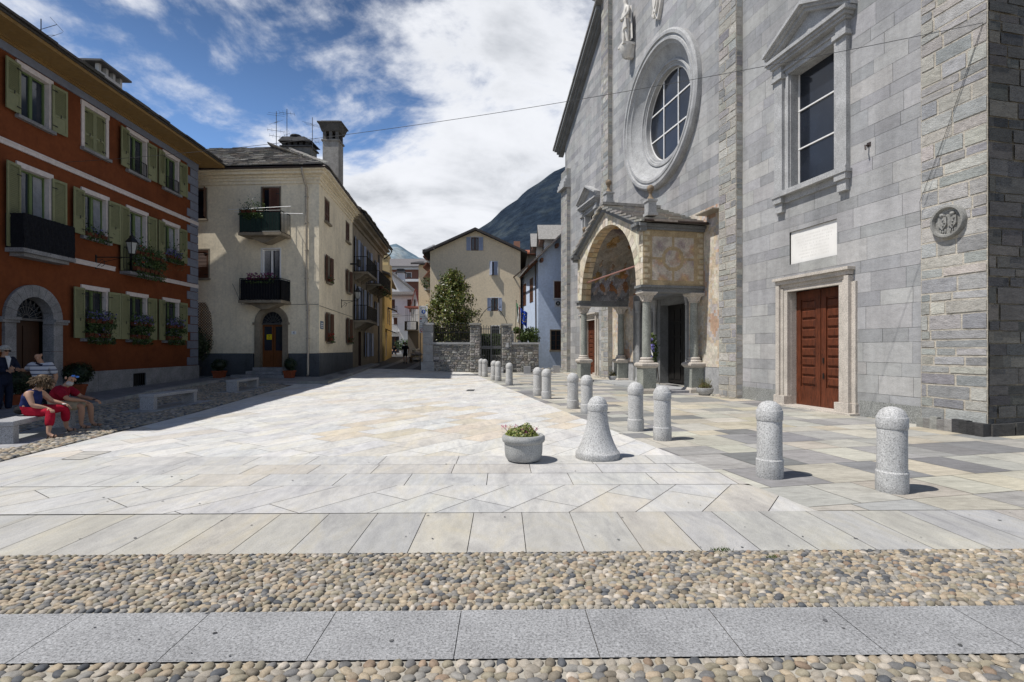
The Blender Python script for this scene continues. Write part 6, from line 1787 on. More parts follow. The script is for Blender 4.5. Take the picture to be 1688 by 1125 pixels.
# ================================================================ BEIGE GABLED HOUSE
Yg = 43.0; fg = FRONT(Yg); X = lambda px: at(px, Yg); Zg = lambda py: zt(py, Yg)
ops = [(X(776.5), X(789), Zg(413.5), Zg(391.5), 'open'), (X(808), X(820), Zg(454), Zg(432), 'ajar'), (X(810), X(821), Zg(513), Zg(491.5), 'open'), (X(811), X(822.5), Zg(551), Zg(538), 'grille')]
be, ber = house('beige_house', 'beige gabled house with blue shutters behind the garden wall', M['beige'], fg, X(709), X(858), .2, Zg(415), 12, 'gable_front', ops, ridge=(X(784), Zg(381)), eave=.55, roofcol=(.07, .065, .065))
mb = MB(); mb.fpoly(fg, [(X(697), Zg(414)), (X(717), Zg(405)), (X(717), Zg(412)), (X(709), Zg(412))], -11, .45); mb.build('soffit', M['white'], be)
mb = MB()
for py in (472, 425): mb.fbox(fg, X(694), X(709) - .01, Zg(py) - .15, Zg(py), -4.5, -1.5)
b = mb.build('balcony', M['white'], be)
mb = MB()
for k in range(9): x = X(694) + (X(709) - X(694)) * k / 8; mb.fbox(fg, x - .014, x + .014, Zg(472), Zg(455), -1.55, -1.52)
mb.fbox(fg, X(694), X(709), Zg(455) - .04, Zg(455), -1.57, -1.5); mb.build('railing', M['iron'], b)
mb = MB()
for k in range(3):
    z = Zg(455 - 18 * k) ; mb.fpoly(fg, [(X(692), z), (X(709), z + 1.0), (X(709), z + 1.08), (X(692), z + .08)], -4, -1.5, (.30, .14, .10))
mb.build('stair_soffit', M['colpaint'], be)
mb = MB(); leaves(mb, (X(700), Yg + 1.2, Zg(463)), (.55, .4, .5), 260, .16, GREEN)
mb.build('balcony_plant', M['leaf'], loc=(X(700), Yg + 1.2, Zg(472)), label='green potted shrub on the side balcony of the beige house', cat='plant')
mb = MB(); mb.box(at(852, 50) - .3, at(852, 50) + .3, 49.7, 50.3, 8, zt(399, 50), (.34, .17, .11)); mb.build('chimney', M['colpaint'], ber)
# slim pale house end at the left of the beige one
house('grey_roofed_house', 'tan house end with a dark eave between the beige house and the street', M['beige'], FRONT(55), at(690, 55), at(716, 55), .3, zt(437, 55), 8, 'ridge_along', [], ridge=.9, eave=.7, roofcol=(.08, .075, .075))
house('white_gable_house', 'slim sunlit white gable rising beside the street sign', M['white'], FRONT(66), at(677, 66), at(690.5, 66), .4, zt(507, 66), 5, 'gable_front', [(at(682.5, 66), at(685, 66), zt(506, 66), zt(494, 66), '')], ridge=(at(684.5, 66), zt(478, 66)), eave=.15, roofcol=(.35, .1, .07))
mb = MB(); fq = FRONT(62); mb.fbox(fq, at(672, 62), at(692, 62), .4, zt(546, 62), -3, 0, (.13, .12, .11))
mb.build('wall', M['colpaint'], sh := thing('shop_house', 'low dark house with a railed balcony under the white gable', 'house', (at(681, 62), 63, .4)))
mb = MB(); mb.fbox(fq, at(669, 62), at(691, 62), zt(508, 62), zt(506, 62), -2, .8, (.30, .10, .08)); mb.build('roof', M['colpaint'], sh)
mb = MB(); mb.fbox(fq, at(670, 62), at(690, 62), zt(546, 62), zt(545, 62), 0, 1.2, (.2, .19, .18)); mb.build('balcony', M['colpaint'], sh)
mb = MB(); railing(mb, fq, at(670.5, 62), at(689, 62), 0, 1.1, zt(545, 62), zt(531, 62), .14, .02); mb.build('railing', M['iron'], sh)
mb = MB()
for k in range(6): mb.tube([fq.P(at(671 + k * 3, 62), zt(531, 62), .6), fq.P(at(671 + k * 3, 62), zt(509, 62), .6)], .025, 4)
mb.build('awning_poles', M['iron'], sh)
# red roofed house behind on the right
house('red_roof_house', 'house with a low red tiled roof behind the beige and blue houses', M['greyplaster'], FRONT(58), at(850, 58), at(888, 58), .3, zt(420, 58), 6, 'ridge_along', [], ridge=.9, eave=.6, roofcol=S(150, 92, 70))

# ================================================================ PALE BLUE HOUSE
yB = 37.6; cB = (at(887, yB), yB)
dl_ = (-.167, 1.0); FBL = Fac(cB, (.167, -1.0), (-1.0, -.167))      # long side, s negative = away
FBR = Fac(cB, (1.0, .10), (.10, -1.0))                               # end wall facing the square
bl = thing('blue_house', 'pale blue house with timber eaves and two dormers beside the church', 'house', FBL.P(-4, .15, -3))
def bs(px, py): return FBL.pix(px, py)
def br_(px, py): return FBR.pix(px, py)
lw = []
for (x0, y0, x1, y1) in ((873.7, 461, 879, 497), (863, 470, 867.5, 503), (854.6, 478, 858, 508)):
    s0, z1 = bs(x0, y0); s1, z0 = bs(x1, y1); lw.append((s0, s1, z0, z1))
zE = bs(884, 430)[1]
low = []
for px in (867, 877): s0, z0 = bs(px, 552); low.append((s0 - .7, s0 + .7, .9, 2.9))
rwn = []
for (x0, y0, x1, y1) in ((913.5, 464, 926, 492), (908, 545, 925, 577.5)):
    s0, z1 = br_(x0, y0); s1, z0 = br_(x1, y1); rwn.append((s0, s1, z0, z1))
mb = MB(); wall_holes(mb, FBL, -15, 0, -.1, zE + .1, lw + low); wall_holes(mb, FBR, 0, 9, -.1, zE + 6, rwn, 0, None, [(0, -.1), (9, -.1), (9, zE + 1), (4.7, zE + 4.7), (0, zE + .1)])
mb.quad(FBL.P(-15, -.1, 0), FBL.P(-15, -.1, -8), FBL.P(-15, zE, -8), FBL.P(-15, zE, 0)); mb.build('wall', M['bluewall'], bl)
mb = MB(); mb.fbox(FBL, -14.9, -.8, 0, zE, -.7, -.65); mb.fbox(FBR, .8, 8.9, 0, zE, -.7, -.65); mb.build('interior', M['dark'], bl)
for (a, b, c, d) in lw:
    w = win_simple(FBL, bl, a, b, c, d, BP, M['white']); m = (b - a) * .49
    shutter(FBL, w, a + .01, 1, m, c, d, .0, 0, BP, .1, hard=False); shutter(FBL, w, b - .01, -1, m, c, d, .0, 0, BP, .1, hard=False)
for (a, b, c, d) in low: win_simple(FBL, bl, a, b, c, d, M['iron'], M['greyplaster'], bars=3)
a, b, c, d = rwn[0]; w = win_simple(FBR, bl, a, b, c, d, BP, M['white'], sill=M['white']); shutter(FBR, w, a + .01, 1, (b - a) * .49, c, d, .0, 0, BP, .09, hard=False); shutter(FBR, w, b - .01, -1, (b - a) * .49, c, d, .0, 0, BP, .09, hard=False)
a, b, c, d = rwn[1]; w = win_simple(FBR, bl, a, b, c, d, BP, M['greyplaster'], sill=M['greyplaster'], bars=3)
r = MB()
for k in range(6): s = a + (b - a) * (k + .5) / 6; r.tube([FBR.P(s, c, .02), FBR.P(s, d, .02)], .014, 4)
r.build('window_grille', M['iron'], w)
mb = MB(); sl = math.tan(rad(44))
for k in range(16):                               # roof slopes, slabs in bands
    a0, a1 = k / 16 * 5.4 - .75, (k + 1) / 16 * 5.4 - .75
    for j in range(14):
        o0, o1 = .75 - j * 1.15, .75 - (j + 1) * 1.15 + .01
        mb.fpoly(FBR, [(a0, zE + .12 + a0 * sl), (a1, zE + .12 + a1 * sl - .03), (a1, zE + .24 + a1 * sl - .03), (a0, zE + .27 + a0 * sl)], o1, o0, vary((.19, .18, .17), .2))
brf = mb.build('roof', M['roofstone'], bl)
for k in range(14):
    mb = MB(); o = -.25 - k * .95; mb.fpoly(FBR, [(-.72, zE - .60), (.1, zE + .10), (.1, zE - .08), (-.66, zE - .72)], o - .12, o); mb.build('rafter', M['raftwood'], bl)
for k in range(4): mb = MB(); mb.fbox(FBR, .1 + k * 1.1, .28 + k * 1.1, zE - .25 + k * 1.06, zE - .02 + k * 1.06, -.1, .70); mb.build('rafter', M['raftwood'], bl)
mb = MB(); mb.fpoly(FBR, [(-.78, zE - .70), (4.5, zE + 4.45), (4.5, zE + 4.6), (-.78, zE - .50)], .62, .74)
mb.build('verge_board', M['raftwood'], bl)
mb = MB(); mb.tube([FBL.P(-.35, zE - .2, .12), FBL.P(-.35, .3, .06)], .05, 6); mb.tube([FBL.P(-14, zE - .55, .82), FBL.P(.6, zE - .55, .82)], .06, 6); mb.tube([FBL.P(-9.0, zE - .2, .12), FBL.P(-9.0, .3, .06)], .05, 6); mb.build('downpipe', M['darkmetal'], bl)
for (px0, px1, pyt, Yd) in ((889, 925, 374, 41.5), (877, 893, 388, 46)):     # dormers
    x0, x1 = at(px0, Yd), at(px1, Yd); zt0 = zt(pyt, Yd); fd = FRONT(Yd)
    ft = Fac((x0, Yd), (0, -1), (-1, 0))
    mb = MB(); mb.box(x0 + .35, x1, Yd - 1.0, Yd + 1.0, zt0 - 3, zt0 - .9); d_ = mb.build('dormer', M['white'], bl)
    mb = MB(); mb.fpoly(ft, [(-1.5, zt0 - 1.35), (0, zt0), (0, zt0 + .14), (-1.62, zt0 - 1.32)], -3.6, .15, (.26, .25, .24)); mb.fpoly(ft, [(1.5, zt0 - 1.35), (0, zt0), (0, zt0 + .14), (1.62, zt0 - 1.32)], -3.6, .15, (.30, .29, .275)); mb.build('dormer_roof', M['roofstone'], d_)
    mb = MB(); mb.fpoly(ft, [(-1.3, zt0 - 1.35), (1.3, zt0 - 1.35), (0, zt0 - .1)], -.3, .0); mb.build('gable_boards', M['raftwood'], d_)
    mb = MB(); mb.fbox(ft, -.3, .3, zt0 - 2.3, zt0 - 1.5, -.32, -.30); mb.build('pane', M['glass'], d_)
mb = MB(); c = FBR.P(*br_(919, 501), .05); mb.fbox(FBR, br_(914, 501)[0], br_(924, 501)[0], br_(919, 506)[1], br_(919, 496)[1], 0, .22, (.6, .6, .62)); q = FBR.P(br_(919, 501)[0], br_(919, 501)[1], .221)
mb.lathe([(.0, 0), (.17, 0)], q, 12, (.03, .03, .03)); n = 14
mb.add([FBR.P(br_(919, 501)[0] + .17 * math.cos(k * 6.283 / n), br_(919, 501)[1] + .17 * math.sin(k * 6.283 / n), .224) for k in range(n)], [tuple(range(n))], (.03, .03, .03))
mb.add([FBR.P(br_(919, 501)[0] + .07 * math.cos(k * 6.283 / n), br_(919, 501)[1] + .07 * math.sin(k * 6.283 / n), .227) for k in range(n)], [tuple(range(n))], (.5, .5, .5))
mb.build('air_conditioner', M['colpaint'], bl)
mb = MB()
for k in range(9): mb.ball(FBR.P(.3 + k * .42, .08, .1), (.28, .2, R.uniform(.12, .26)), 8, 5, vary((.25, .24, .22), .2), jit=.2)
mb.build('rough_footing', M['fieldstone'], bl)

# ================================================================ GARDEN WALL, GATE, FENCES
Yv = 34.4; fv = FRONT(Yv); XV = lambda px: at(px, Yv); ZV = lambda py: zt(py, Yv)
def rough_wall(mb, fc, s0, s1, z0, z1, off=0.0):
    z = z0
    while z < z1 - .03:
        h = min(R.uniform(.09, .2), z1 - z); s = s0
        while s < s1 - .03:
            l = min(R.uniform(.12, .42), s1 - s); c = vary(R.choice([(.30, .29, .275), (.22, .22, .215), (.38, .36, .325), (.27, .25, .215), (.17, .17, .17), (.42, .40, .37)]), .15, .03)
            g = .012; j = lambda: R.uniform(-.018, .018)
            b = [(s + g + j(), z + g + j()), (s + l - g + j(), z + g + j()), (s + l - g + j(), z + h - g + j()), (s + g + j(), z + h - g + j())]
            f = R.uniform(.02, .06); i_ = [(s + l * .5 + (x - s - l * .5) * .72, z + h * .5 + (y - z - h * .5) * .7) for x, y in b]
            mb.add([fc.P(x, y, off) for x, y in b] + [fc.P(x, y, off + f) for x, y in i_], [(4, 5, 6, 7), (0, 1, 5, 4), (1, 2, 6, 5), (2, 3, 7, 6), (3, 0, 4, 7)], c)
            s += l
        z += h
gwl = thing('garden_wall', 'rubble stone garden wall with stone piers left of the iron gate', 'wall', fv.P((XV(697) + XV(792)) / 2, .2, -.3))
mb = MB(); zt1 = ZV(568)
rough_wall(mb, fv, XV(714.5), XV(775), 0, zt1); mb.fbox(fv, XV(714), XV(776), 0, zt1, -.45, 0, (.30, .28, .25)); mb.build('masonry', M['fieldstone'], gwl)
mb = MB(); mb.fbox(fv, XV(714), XV(776), zt1, zt1 + .14, -.55, .10); mb.build('coping', M['trim'], gwl)
mb = MB()
for z0, z1, e in ((0, ZV(597), .10), (ZV(597) + .01, ZV(568), .0), (ZV(568) + .01, ZV(536), 0)):
    nb = max(1, round((z1 - z0) / .5))
    for k in range(nb): mb.fbox(fv, XV(697.5) - e, XV(714) + e, z0 + (z1 - z0) * k / nb + .006, z0 + (z1 - z0) * (k + 1) / nb - .006, -.7, .12 + e)
mb.fbox(fv, XV(696), XV(715.5), ZV(536), ZV(532.5), -.8, .22); mb.build('pier', M['trim'], gwl, label='smooth ashlar end pier')
mb = MB(); rough_wall(mb, fv, XV(775), XV(791), 0, ZV(536), .10); mb.fbox(fv, XV(775), XV(791), 0, ZV(536), -.6, .10, (.30, .28, .25))
fs_ = Fac((XV(791), Yv), (0, 1), (1, 0)); rough_wall(mb, fs_, -.1, .6, 0, ZV(536))
mb.fbox(fv, XV(773.5), XV(792.5), ZV(536), ZV(533), -.7, .2, (.33, .32, .29)); mb.build('pier', M['fieldstone'], gwl, label='rubble gate pier')
def iron_fence(mb, fc, s0, s1, z0, z1, n, o=-.2):
    for z in (z0 + .06, z1 - .42): mb.fbox(fc, s0, s1, z, z + .045, o - .02, o + .02)
    for k in range(n + 1):
        s = s0 + (s1 - s0) * k / n; h = z1 + (.10 if k % 2 == 0 else -.08)
        mb.tube([fc.P(s, z0, o), fc.P(s, h, o)], .022, 5); mb.lathe([(.0, -.02), (.045, .05), (.0, .18)], fc.P(s, h, o), 5)
mb = MB(); iron_fence(mb, fv, XV(715), XV(774.5), zt1 + .14, ZV(538), 22)
mb.build('iron_fence', M['iron'], loc=fv.P(XV(745), zt1 + .14, -.2), label='black iron spear fence on top of the left garden wall', cat='fence')
gwr = thing('garden_wall', 'lower rubble garden wall with gate pier joining the blue house', 'wall', fv.P((XV(828) + XV(889)) / 2, .2, -.3))
mb = MB(); rough_wall(mb, fv, XV(843.5), XV(888), 0, zt1); mb.fbox(fv, XV(843), XV(888), 0, zt1, -.45, 0, (.30, .28, .25)); mb.build('masonry', M['fieldstone'], gwr)
mb = MB(); mb.fbox(fv, XV(843.5), XV(890), zt1, zt1 + .13, -.55, .12); mb.build('coping', M['trim'], gwr)
mb = MB(); rough_wall(mb, fv, XV(827.5), XV(843.5), 0, ZV(537), .10); mb.fbox(fv, XV(827.5), XV(843.5), 0, ZV(537), -.6, .10, (.32, .30, .27)); mb.fbox(fv, XV(826), XV(845), ZV(537), ZV(534), -.7, .2, (.36, .35, .32)); mb.fbox(fv, XV(834), XV(838.5), ZV(573), ZV(566), .1, .19, (.5, .5, .5)); mb.build('pier', M['fieldstone'], gwr)
mb = MB(); a, b = XV(791.5), XV(827.5)
mb.fbox(fv, a + .06, b - .06, ZV(575.5), ZV(570.5), -.24, -.20); 
for z in (ZV(606), ZV(575), ZV(543)): mb.fbox(fv, a + .06, b - .06, z, z + .05, -.25, -.18)
for k in range(12): s = a + .08 + (b - a - .16) * k / 11; mb.tube([fv.P(s, ZV(607), -.22), fv.P(s, ZV(536 if k % 2 else 538), -.22)], .020, 5)
for s in (a + .05, (a + b) / 2, b - .05): mb.fbox(fv, s - .03, s + .03, ZV(608), ZV(538), -.26, -.17)
mb.build('iron_gate', M['greyiron'], loc=fv.P((a + b) / 2, .2, -.2), label='tall grey iron gate between the two rubble piers', cat='gate')
mb = MB(); pts = []
for k in range(25): t = k / 24; pts.append(fv.P(XV(787) + (XV(836) - XV(787)) * t, ZV(534) + 1.15 * math.sin(math.pi * t) ** .8, -.2))
mb.tube(pts, .022, 5); mb.build('iron_arch', M['iron'], loc=fv.P((a + b) / 2, ZV(534), -.2), label='thin iron arch spanning above the garden gate', cat='arch')
mb = MB()
for k, (z, o) in enumerate(((.30, .9), (.46, .5))): mb.fbox(fv, XV(790), XV(830), -.1, z, -.6, o)
mb.build('gate_steps', M['trim'], loc=fv.P((a + b) / 2, .1, .5), label='two worn stone steps up to the garden gate', cat='steps')
grid_sheet('garden_ground', [at(700, 35), 0, at(890, 35.2)], [35.0, 38, 43], .28, mat_flat('garden_soil', (.07, .08, .04), .95, .1, amt=.4, scale=3))
mb = MB(); x0, x1 = at(790, 39), at(831, 39)
for _ in range(5200):
    f_ = R.random(); x = R.uniform(x0, x1); z = R.uniform(.5, zt(553, 39)); y = 38.6 - R.uniform(0, .15)
    if f_ < .3: z = zt(553, 39) + R.uniform(-.05, .1); y = R.uniform(38.5, 39.6)
    leaf(mb, Vector((x, y, z)), Vector((R.gauss(0, .6), -1, R.gauss(.4, .6))).normalized(), R.uniform(.06, .13), vary(R.choice([(.04, .07, .015), (.06, .10, .02), (.03, .05, .012)]), .3))
mb.box(x0, x1, 38.75, 39.5, .3, zt(554, 39), (.02, .03, .01))
mb.build('hedge', M['leaf'], loc=((x0 + x1) / 2, 39, .4), label='clipped green hedge seen through the garden gate', cat='hedge')
for px0, px1, lab in ((810, 827, 'white flowered planting bed wall right behind the gate'), (791, 797, 'stub of low stone wall at the left behind the gate')):
    mb = MB(); rough_wall(mb, FRONT(36.2), at(px0, 36.2), at(px1, 36.2), .3, zt(587, 36.2)); mb.fbox(FRONT(36.2), at(px0, 36.2), at(px1, 36.2), .2, zt(587, 36.2), -.5, 0, (.3, .28, .25)); mb.fbox(FRONT(36.2), at(px0, 36.2) - .05, at(px1, 36.2) + .05, zt(587, 36.2), zt(585.6, 36.2), -.55, .06, (.45, .43, .38))
    mb.build('low_wall', M['fieldstone'], loc=(at(px0, 36.2), 36.2, .3), label=lab, cat='wall')

# magnolia
tx, ty = at(747, 36.6), 36.6
mg = thing('magnolia_tree', 'glossy dark green magnolia tree behind the garden wall', 'tree', (tx, ty, .4))
mb = MB(); z = lambda py: zt(py, ty)
mb.tube([(tx, ty, .3), (tx + .05, ty, 1.6), (tx - .02, ty + .1, 2.8), (tx + .04, ty, 4.2), (tx, ty, 5.6), (tx - .05, ty, z(452))], [.16, .13, .11, .08, .05, .02], 9)
BR = []
for k in range(30):
    h = R.uniform(1.5, z(462)); a = R.uniform(0, 6.28); l = (1.0 - abs(h - 2.6) / 5.2) * 2.2 * R.uniform(.6, 1.05); l = max(.3, l)
    p0 = Vector((tx, ty, h - .4)); p1 = p0 + Vector((math.cos(a) * l * .55, math.sin(a) * l * .55, .25)); p2 = p0 + Vector((math.cos(a) * l, math.sin(a) * l, .75 + .2 * l))
    mb.tube([p0, p1, p2], [.045, .03, .012], 5); BR += [p0.lerp(p1, .8), p1.lerp(p2, .5), p2, p2]
mb.build('trunk', M['bark'], mg)
mb = MB(); mc_ = [(.08, .11, .022), (.12, .155, .035), (.19, .21, .05), (.045, .065, .016), (.22, .22, .06), (.13, .105, .03)]
sil = [(446, 0.12), (455, .42), (470, .75), (485, 1.25), (500, 1.5), (512, 1.75), (530, 1.9), (545, 1.85), (556, 1.5), (570, 1.3), (585, 1.1)]
def crown_r(zv):
    py = YH - (zv - EYE) * F / ty
    for (a, ra), (b, rb) in zip(sil, sil[1:]):
        if a <= py <= b: return ra + (rb - ra) * (py - a) / (b - a)
    return .06
cl = []
while len(cl) < 330:
    if R.random() < .55: q = R.choice(BR) + Vector((R.gauss(0, .18), R.gauss(0, .18), R.gauss(0, .18)))
    else:
        zz = R.uniform(1.4, z(447)); a = R.uniform(0, 6.28); rr = crown_r(zz) * R.uniform(.45, 1.0); q = Vector((tx + math.cos(a) * rr, ty + math.sin(a) * rr, zz))
    d = math.hypot(q.x - tx, q.y - ty)
    if d < crown_r(q.z) * 1.03 + .03 and q.z < z(446): cl.append(q)
for q in cl:
    out = Vector((q.x - tx, q.y - ty, .35)).normalized()
    for _ in range(42):
        p = q + Vector((R.gauss(0, .19), R.gauss(0, .19), R.gauss(0, .17)))
        nrm = (out * .8 + Vector((R.gauss(0, .6), R.gauss(0, .6), R.gauss(.3, .6)))).normalized()
        leaf(mb, p, nrm, R.uniform(.15, .27), vary(R.choice(mc_), .25, .08), .42)
mb.build('crown', M['magleaf'], mg)
mb = MB()
for px, py, r in ((868, 551, .55), (877, 548, .55), (861, 557, .4), (880, 560, .45), (852, 545, .3)): leaves(mb, (at(px, 35.6), 35.7, zt(py, 35.6)), (r, r * .8, r * .8), 420, .16, [(.09, .13, .03), (.06, .10, .02), (.12, .16, .04)])
mb.build('garden_shrub', M['leaf'], loc=(at(868, 35.6), 35.7, zt1), label='bright green leafy shrub above the right garden wall', cat='shrub')
for px, py, h, lab in ((845, 545, 40, 'small white garden statue beside the right gate pier'), (856, 562, 18, 'small white garden ornament amid the bright shrub')):
    mb = MB(); zb = zt(567, 35.2); k = (zt(py, 35.2) - zb)
    mb.lathe([(.16, 0), (.13, .1 * k), (.07, .2 * k), (.12, .45 * k), (.14, .65 * k), (.06, .78 * k), (.10, .88 * k), (.06, .98 * k), (0, k)], (at(px, 35.2), 35.2, zb), 10); mb.box(at(px, 35.2) - .2, at(px, 35.2) + .2, 35.0, 35.4, zb - .6, zb)
    mb.build('garden_statue', M['statue'], loc=(at(px, 35.2), 35.2, zb - .6), label=lab, cat='statue')

# flags leaning out from poles in the garden
def flag(px, top, bot, cols, lab, ang, stars=False):
    Yf = 35.4; t = thing('flag', lab, 'flag', (at(px, Yf), Yf, zt1))
    x0 = at(px, Yf); z1_, z0_ = zt(top, Yf), zt(bot, Yf)
    m = MB(); m.tube([(x0 - .05, Yf, zt1 - .4), (x0 + .02, Yf, z1_ + .15)], .022, 6); m.ball((x0 + .02, Yf, z1_ + .18), .04, 8, 6); m.build('pole', M['bark'], t)
    m = MB(); n = 9; w = 1.15; H_ = z1_ - z0_
    for j in range(14):
        for i in range(n):
            def q(i, j):
                u = i / n; vv = j / 14; sag = u * (.55 + .3 * vv)
                return Vector((x0 + .04 + ang * u * .42 + .03 * math.sin(u * 9 + vv * 2), Yf - .10 * math.sin(u * 11 + vv * 3) - .05, z1_ - vv * H_ * .62 - sag * H_ * .42))
            c = cols[min(len(cols) - 1, int(i / n * len(cols)))]
            m.quad(q(i, j), q(i + 1, j), q(i + 1, j + 1), q(i, j + 1), c, True)
    m.build('cloth', M['flower'], t)
    if stars:
        m = MB()
        for k in range(12): a = k * math.pi / 6; u = .5 + .25 * math.cos(a); vv = .5 + .28 * math.sin(a); q_ = Vector((x0 + .04 + ang * u * .42 + .03 * math.sin(u * 9 + vv * 2), Yf - .10 * math.sin(u * 11 + vv * 3) - .075, z1_ - vv * H_ * .62 - u * (.55 + .3 * vv) * H_ * .42)); m.ball(q_, .028, 6, 4, (.7, .6, .05))
        m.build('stars', M['flower'], t)
flag(850.5, 500, 541, [(.02, .22, .09), (.62, .62, .60), (.45, .03, .03)], 'green white and red flag hanging beside the garden pier', .55)
flag(856.5, 508, 543, [(.02, .06, .34)], 'blue flag with a ring of yellow stars on a pole in the garden', 1.15, True)

# street sign board behind the end pier
sg = thing('sign_board', 'tall white board with a blue pedestrian sign beside the end pier', 'sign', (at(698, 36), 36, .2))
fs2 = FRONT(36.0); Xs = lambda px: at(px, 36); Zs = lambda py: zt(py, 36)
mb = MB()
for a_, b_ in ((504.5, 519.5), (520, 534), (534.5, 549)): mb.fbox(fs2, Xs(691), Xs(705), Zs(b_), Zs(a_), 0, .03)
mb.build('panel', M['whitepaint'], sg)
mb = MB()
for px in (692.5, 703.5): mb.tube([fs2.P(Xs(px), .1, -.04), fs2.P(Xs(px), Zs(504), -.04)], .035, 6)
mb.build('posts', M['greyiron'], sg)
def disc(mb, fc, s, z, r, o, col, n=28, r0=0):
    if r0: mb.revolve(fc, s, z, [(r0, o), (r, o)], n, col)
    else: mb.add([fc.P(s + r * math.cos(k * 6.2832 / n), z + r * math.sin(k * 6.2832 / n), o) for k in range(n)], [tuple(range(n))], col)
mb = MB(); s, z = Xs(698.3), Zs(514.3); disc(mb, fs2, s, z, .145, .032, (.015, .10, .42)); W_ = (.8, .8, .8)
disc(mb, fs2, s, z + .075, .026, .034, W_, 12); mb.fpoly(fs2, [(s - .035, z + .045), (s + .035, z + .045), (s + .03, z - .02), (s - .03, z - .02)], .032, .034, W_)
mb.fpoly(fs2, [(s - .03, z - .02), (s, z - .02), (s - .02, z - .11), (s - .05, z - .11)], .032, .034, W_); mb.fpoly(fs2, [(s, z - .02), (s + .03, z - .02), (s + .06, z - .10), (s + .03, z - .11)], .032, .034, W_)
mb.fpoly(fs2, [(s - .035, z + .045), (s - .02, z + .045), (s - .06, z - .02), (s - .075, z - .01)], .032, .0345, W_); mb.fpoly(fs2, [(s + .02, z + .045), (s + .035, z + .045), (s + .075, z - .01), (s + .06, z - .02)], .032, .0345, W_)
dk = (.07, .07, .08)
for k in range(5): mb.fbox(fs2, Xs(694.5) + k * .07, Xs(694.5) + k * .07 + .045, Zs(507.4), Zs(506), .03, .033, dk)
for py, n in ((509, 9), (522, 7), (524.5, 9), (537, 8), (540, 6)):
    for k in range(n): mb.fbox(fs2, Xs(692.6) + k * .05, Xs(692.6) + k * .05 + .034, Zs(py + .8), Zs(py), .03, .033, dk)
disc(mb, fs2, Xs(694), Zs(526), .06, .033, (.5, .03, .03), 16); disc(mb, fs2, Xs(694), Zs(530), .05, .033, dk, 16)
disc(mb, fs2, Xs(696), Zs(545), .13, .033, (.5, .03, .03), 24, .09); mb.fpoly(fs2, [(Xs(696) - .10, Zs(545) - .11), (Xs(696) - .07, Zs(545) - .11), (Xs(696) + .10, Zs(545) + .08), (Xs(696) + .07, Zs(545) + .08)], .03, .034, (.5, .03, .03))
mb.build('sign_print', M['colpaint'], sg)
# rocks and plants heaped at the right side of the street
mb = MB()
for _ in range(26): y = R.uniform(47, 56); x = at(R.uniform(680, 691), y); mb.ball((x, y, G(x, y) + R.uniform(.05, .9) * (1 if R.random() < .6 else .3)), (R.uniform(.2, .4), .3, R.uniform(.14, .28)), 8, 5, vary((.42, .40, .36), .2), jit=.18)
mb.build('rockery', M['fieldstone'], loc=(at(686, 51), 51, .4), label='heap of pale rocks at the sunny side of the street', cat='rocks')
mb = MB()
for _ in range(8): y = R.uniform(47, 55); leaves(mb, (at(R.uniform(683, 690), y), y, .7), (.35, .35, .25), 60, .16, GREEN)
leaves(mb, (at(664, 66), 66, 2.2), (1.2, .6, .8), 300, .3, GREEN)
mb.build('street_plants', M['leaf'], loc=(at(686, 51), 51, .5), label='green plants among the rocks and by the white house', cat='plants')

# ================================================================ MOUNTAINS
def fbm(x, y, o=5):
    s = 0; a = 1; 
    for k in range(o):
        s += a * (math.sin(x * 1.0 + 1.7 * k + math.sin(y * 1.3 + k)) * math.cos(y * .9 + 2.1 * k + math.sin(x * .8))); x *= 2.05; y *= 2.05; x, y = x * .8 - y * .6, x * .6 + y * .8; a *= .5
    return s
def ridge_mesh(name, xs, ys, hf, mat, label):
    mb = MB(); nx = len(xs)
    vs = [(x, y, hf(x, y)) for y in ys for x in xs]
    mb.add(vs, [(j * nx + i, j * nx + i + 1, (j + 1) * nx + i + 1, (j + 1) * nx + i) for j in range(len(ys) - 1) for i in range(nx - 1)], None, True)
    return mb.build(name, mat, kind='structure', label=label)
def mat_hill(name, c1, c2, c3, sc):  # the colours passed in carry the blue haze of distance
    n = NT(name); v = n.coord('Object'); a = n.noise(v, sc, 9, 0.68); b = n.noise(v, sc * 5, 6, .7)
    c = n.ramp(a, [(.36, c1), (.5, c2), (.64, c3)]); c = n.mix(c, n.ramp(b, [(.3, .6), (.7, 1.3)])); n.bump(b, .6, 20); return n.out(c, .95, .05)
import bisect
def interp(tab, x):
    if x <= tab[0][0]: return tab[0][1]
    for (a, va), (b, vb) in zip(tab, tab[1:]):
        if x <= b: return va + (vb - va) * (x - a) / (b - a)
    return tab[-1][1]
YM = 1500.0
crest = [(at(px, YM), zt(py, YM)) for px, py in ((520, 470), (640, 440), (700, 440), (740, 424), (775, 398), (790, 382), (808, 368), (830, 350), (850, 337), (866, 326), (885, 312), (905, 301), (930, 291), (980, 268), (1100, 230), (1400, 190), (1700, 240))]
def h1(x, y):
    c = interp(crest, x / y * YM); t = smooth(500, YM, y); 
    back = 1 - .5 * smooth(YM, 2400, y)
    return c * (t ** 1.15) * back + fbm(x * .012, y * .009) * 15 * smooth(600, 1200, y) * (1 if y < YM - 40 else .35) - 6
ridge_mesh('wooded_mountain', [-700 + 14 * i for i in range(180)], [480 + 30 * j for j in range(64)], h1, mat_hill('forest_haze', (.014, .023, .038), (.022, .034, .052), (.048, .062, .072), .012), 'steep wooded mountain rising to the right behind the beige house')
YF = 5200.0
crest2 = [(at(px, YF), zt(py, YF)) for px, py in ((300, 470), (560, 430), (600, 428), (625, 416), (637, 413.5), (648, 411), (656, 414), (668, 420), (684, 425), (700, 431), (760, 424), (900, 400), (1300, 420))]
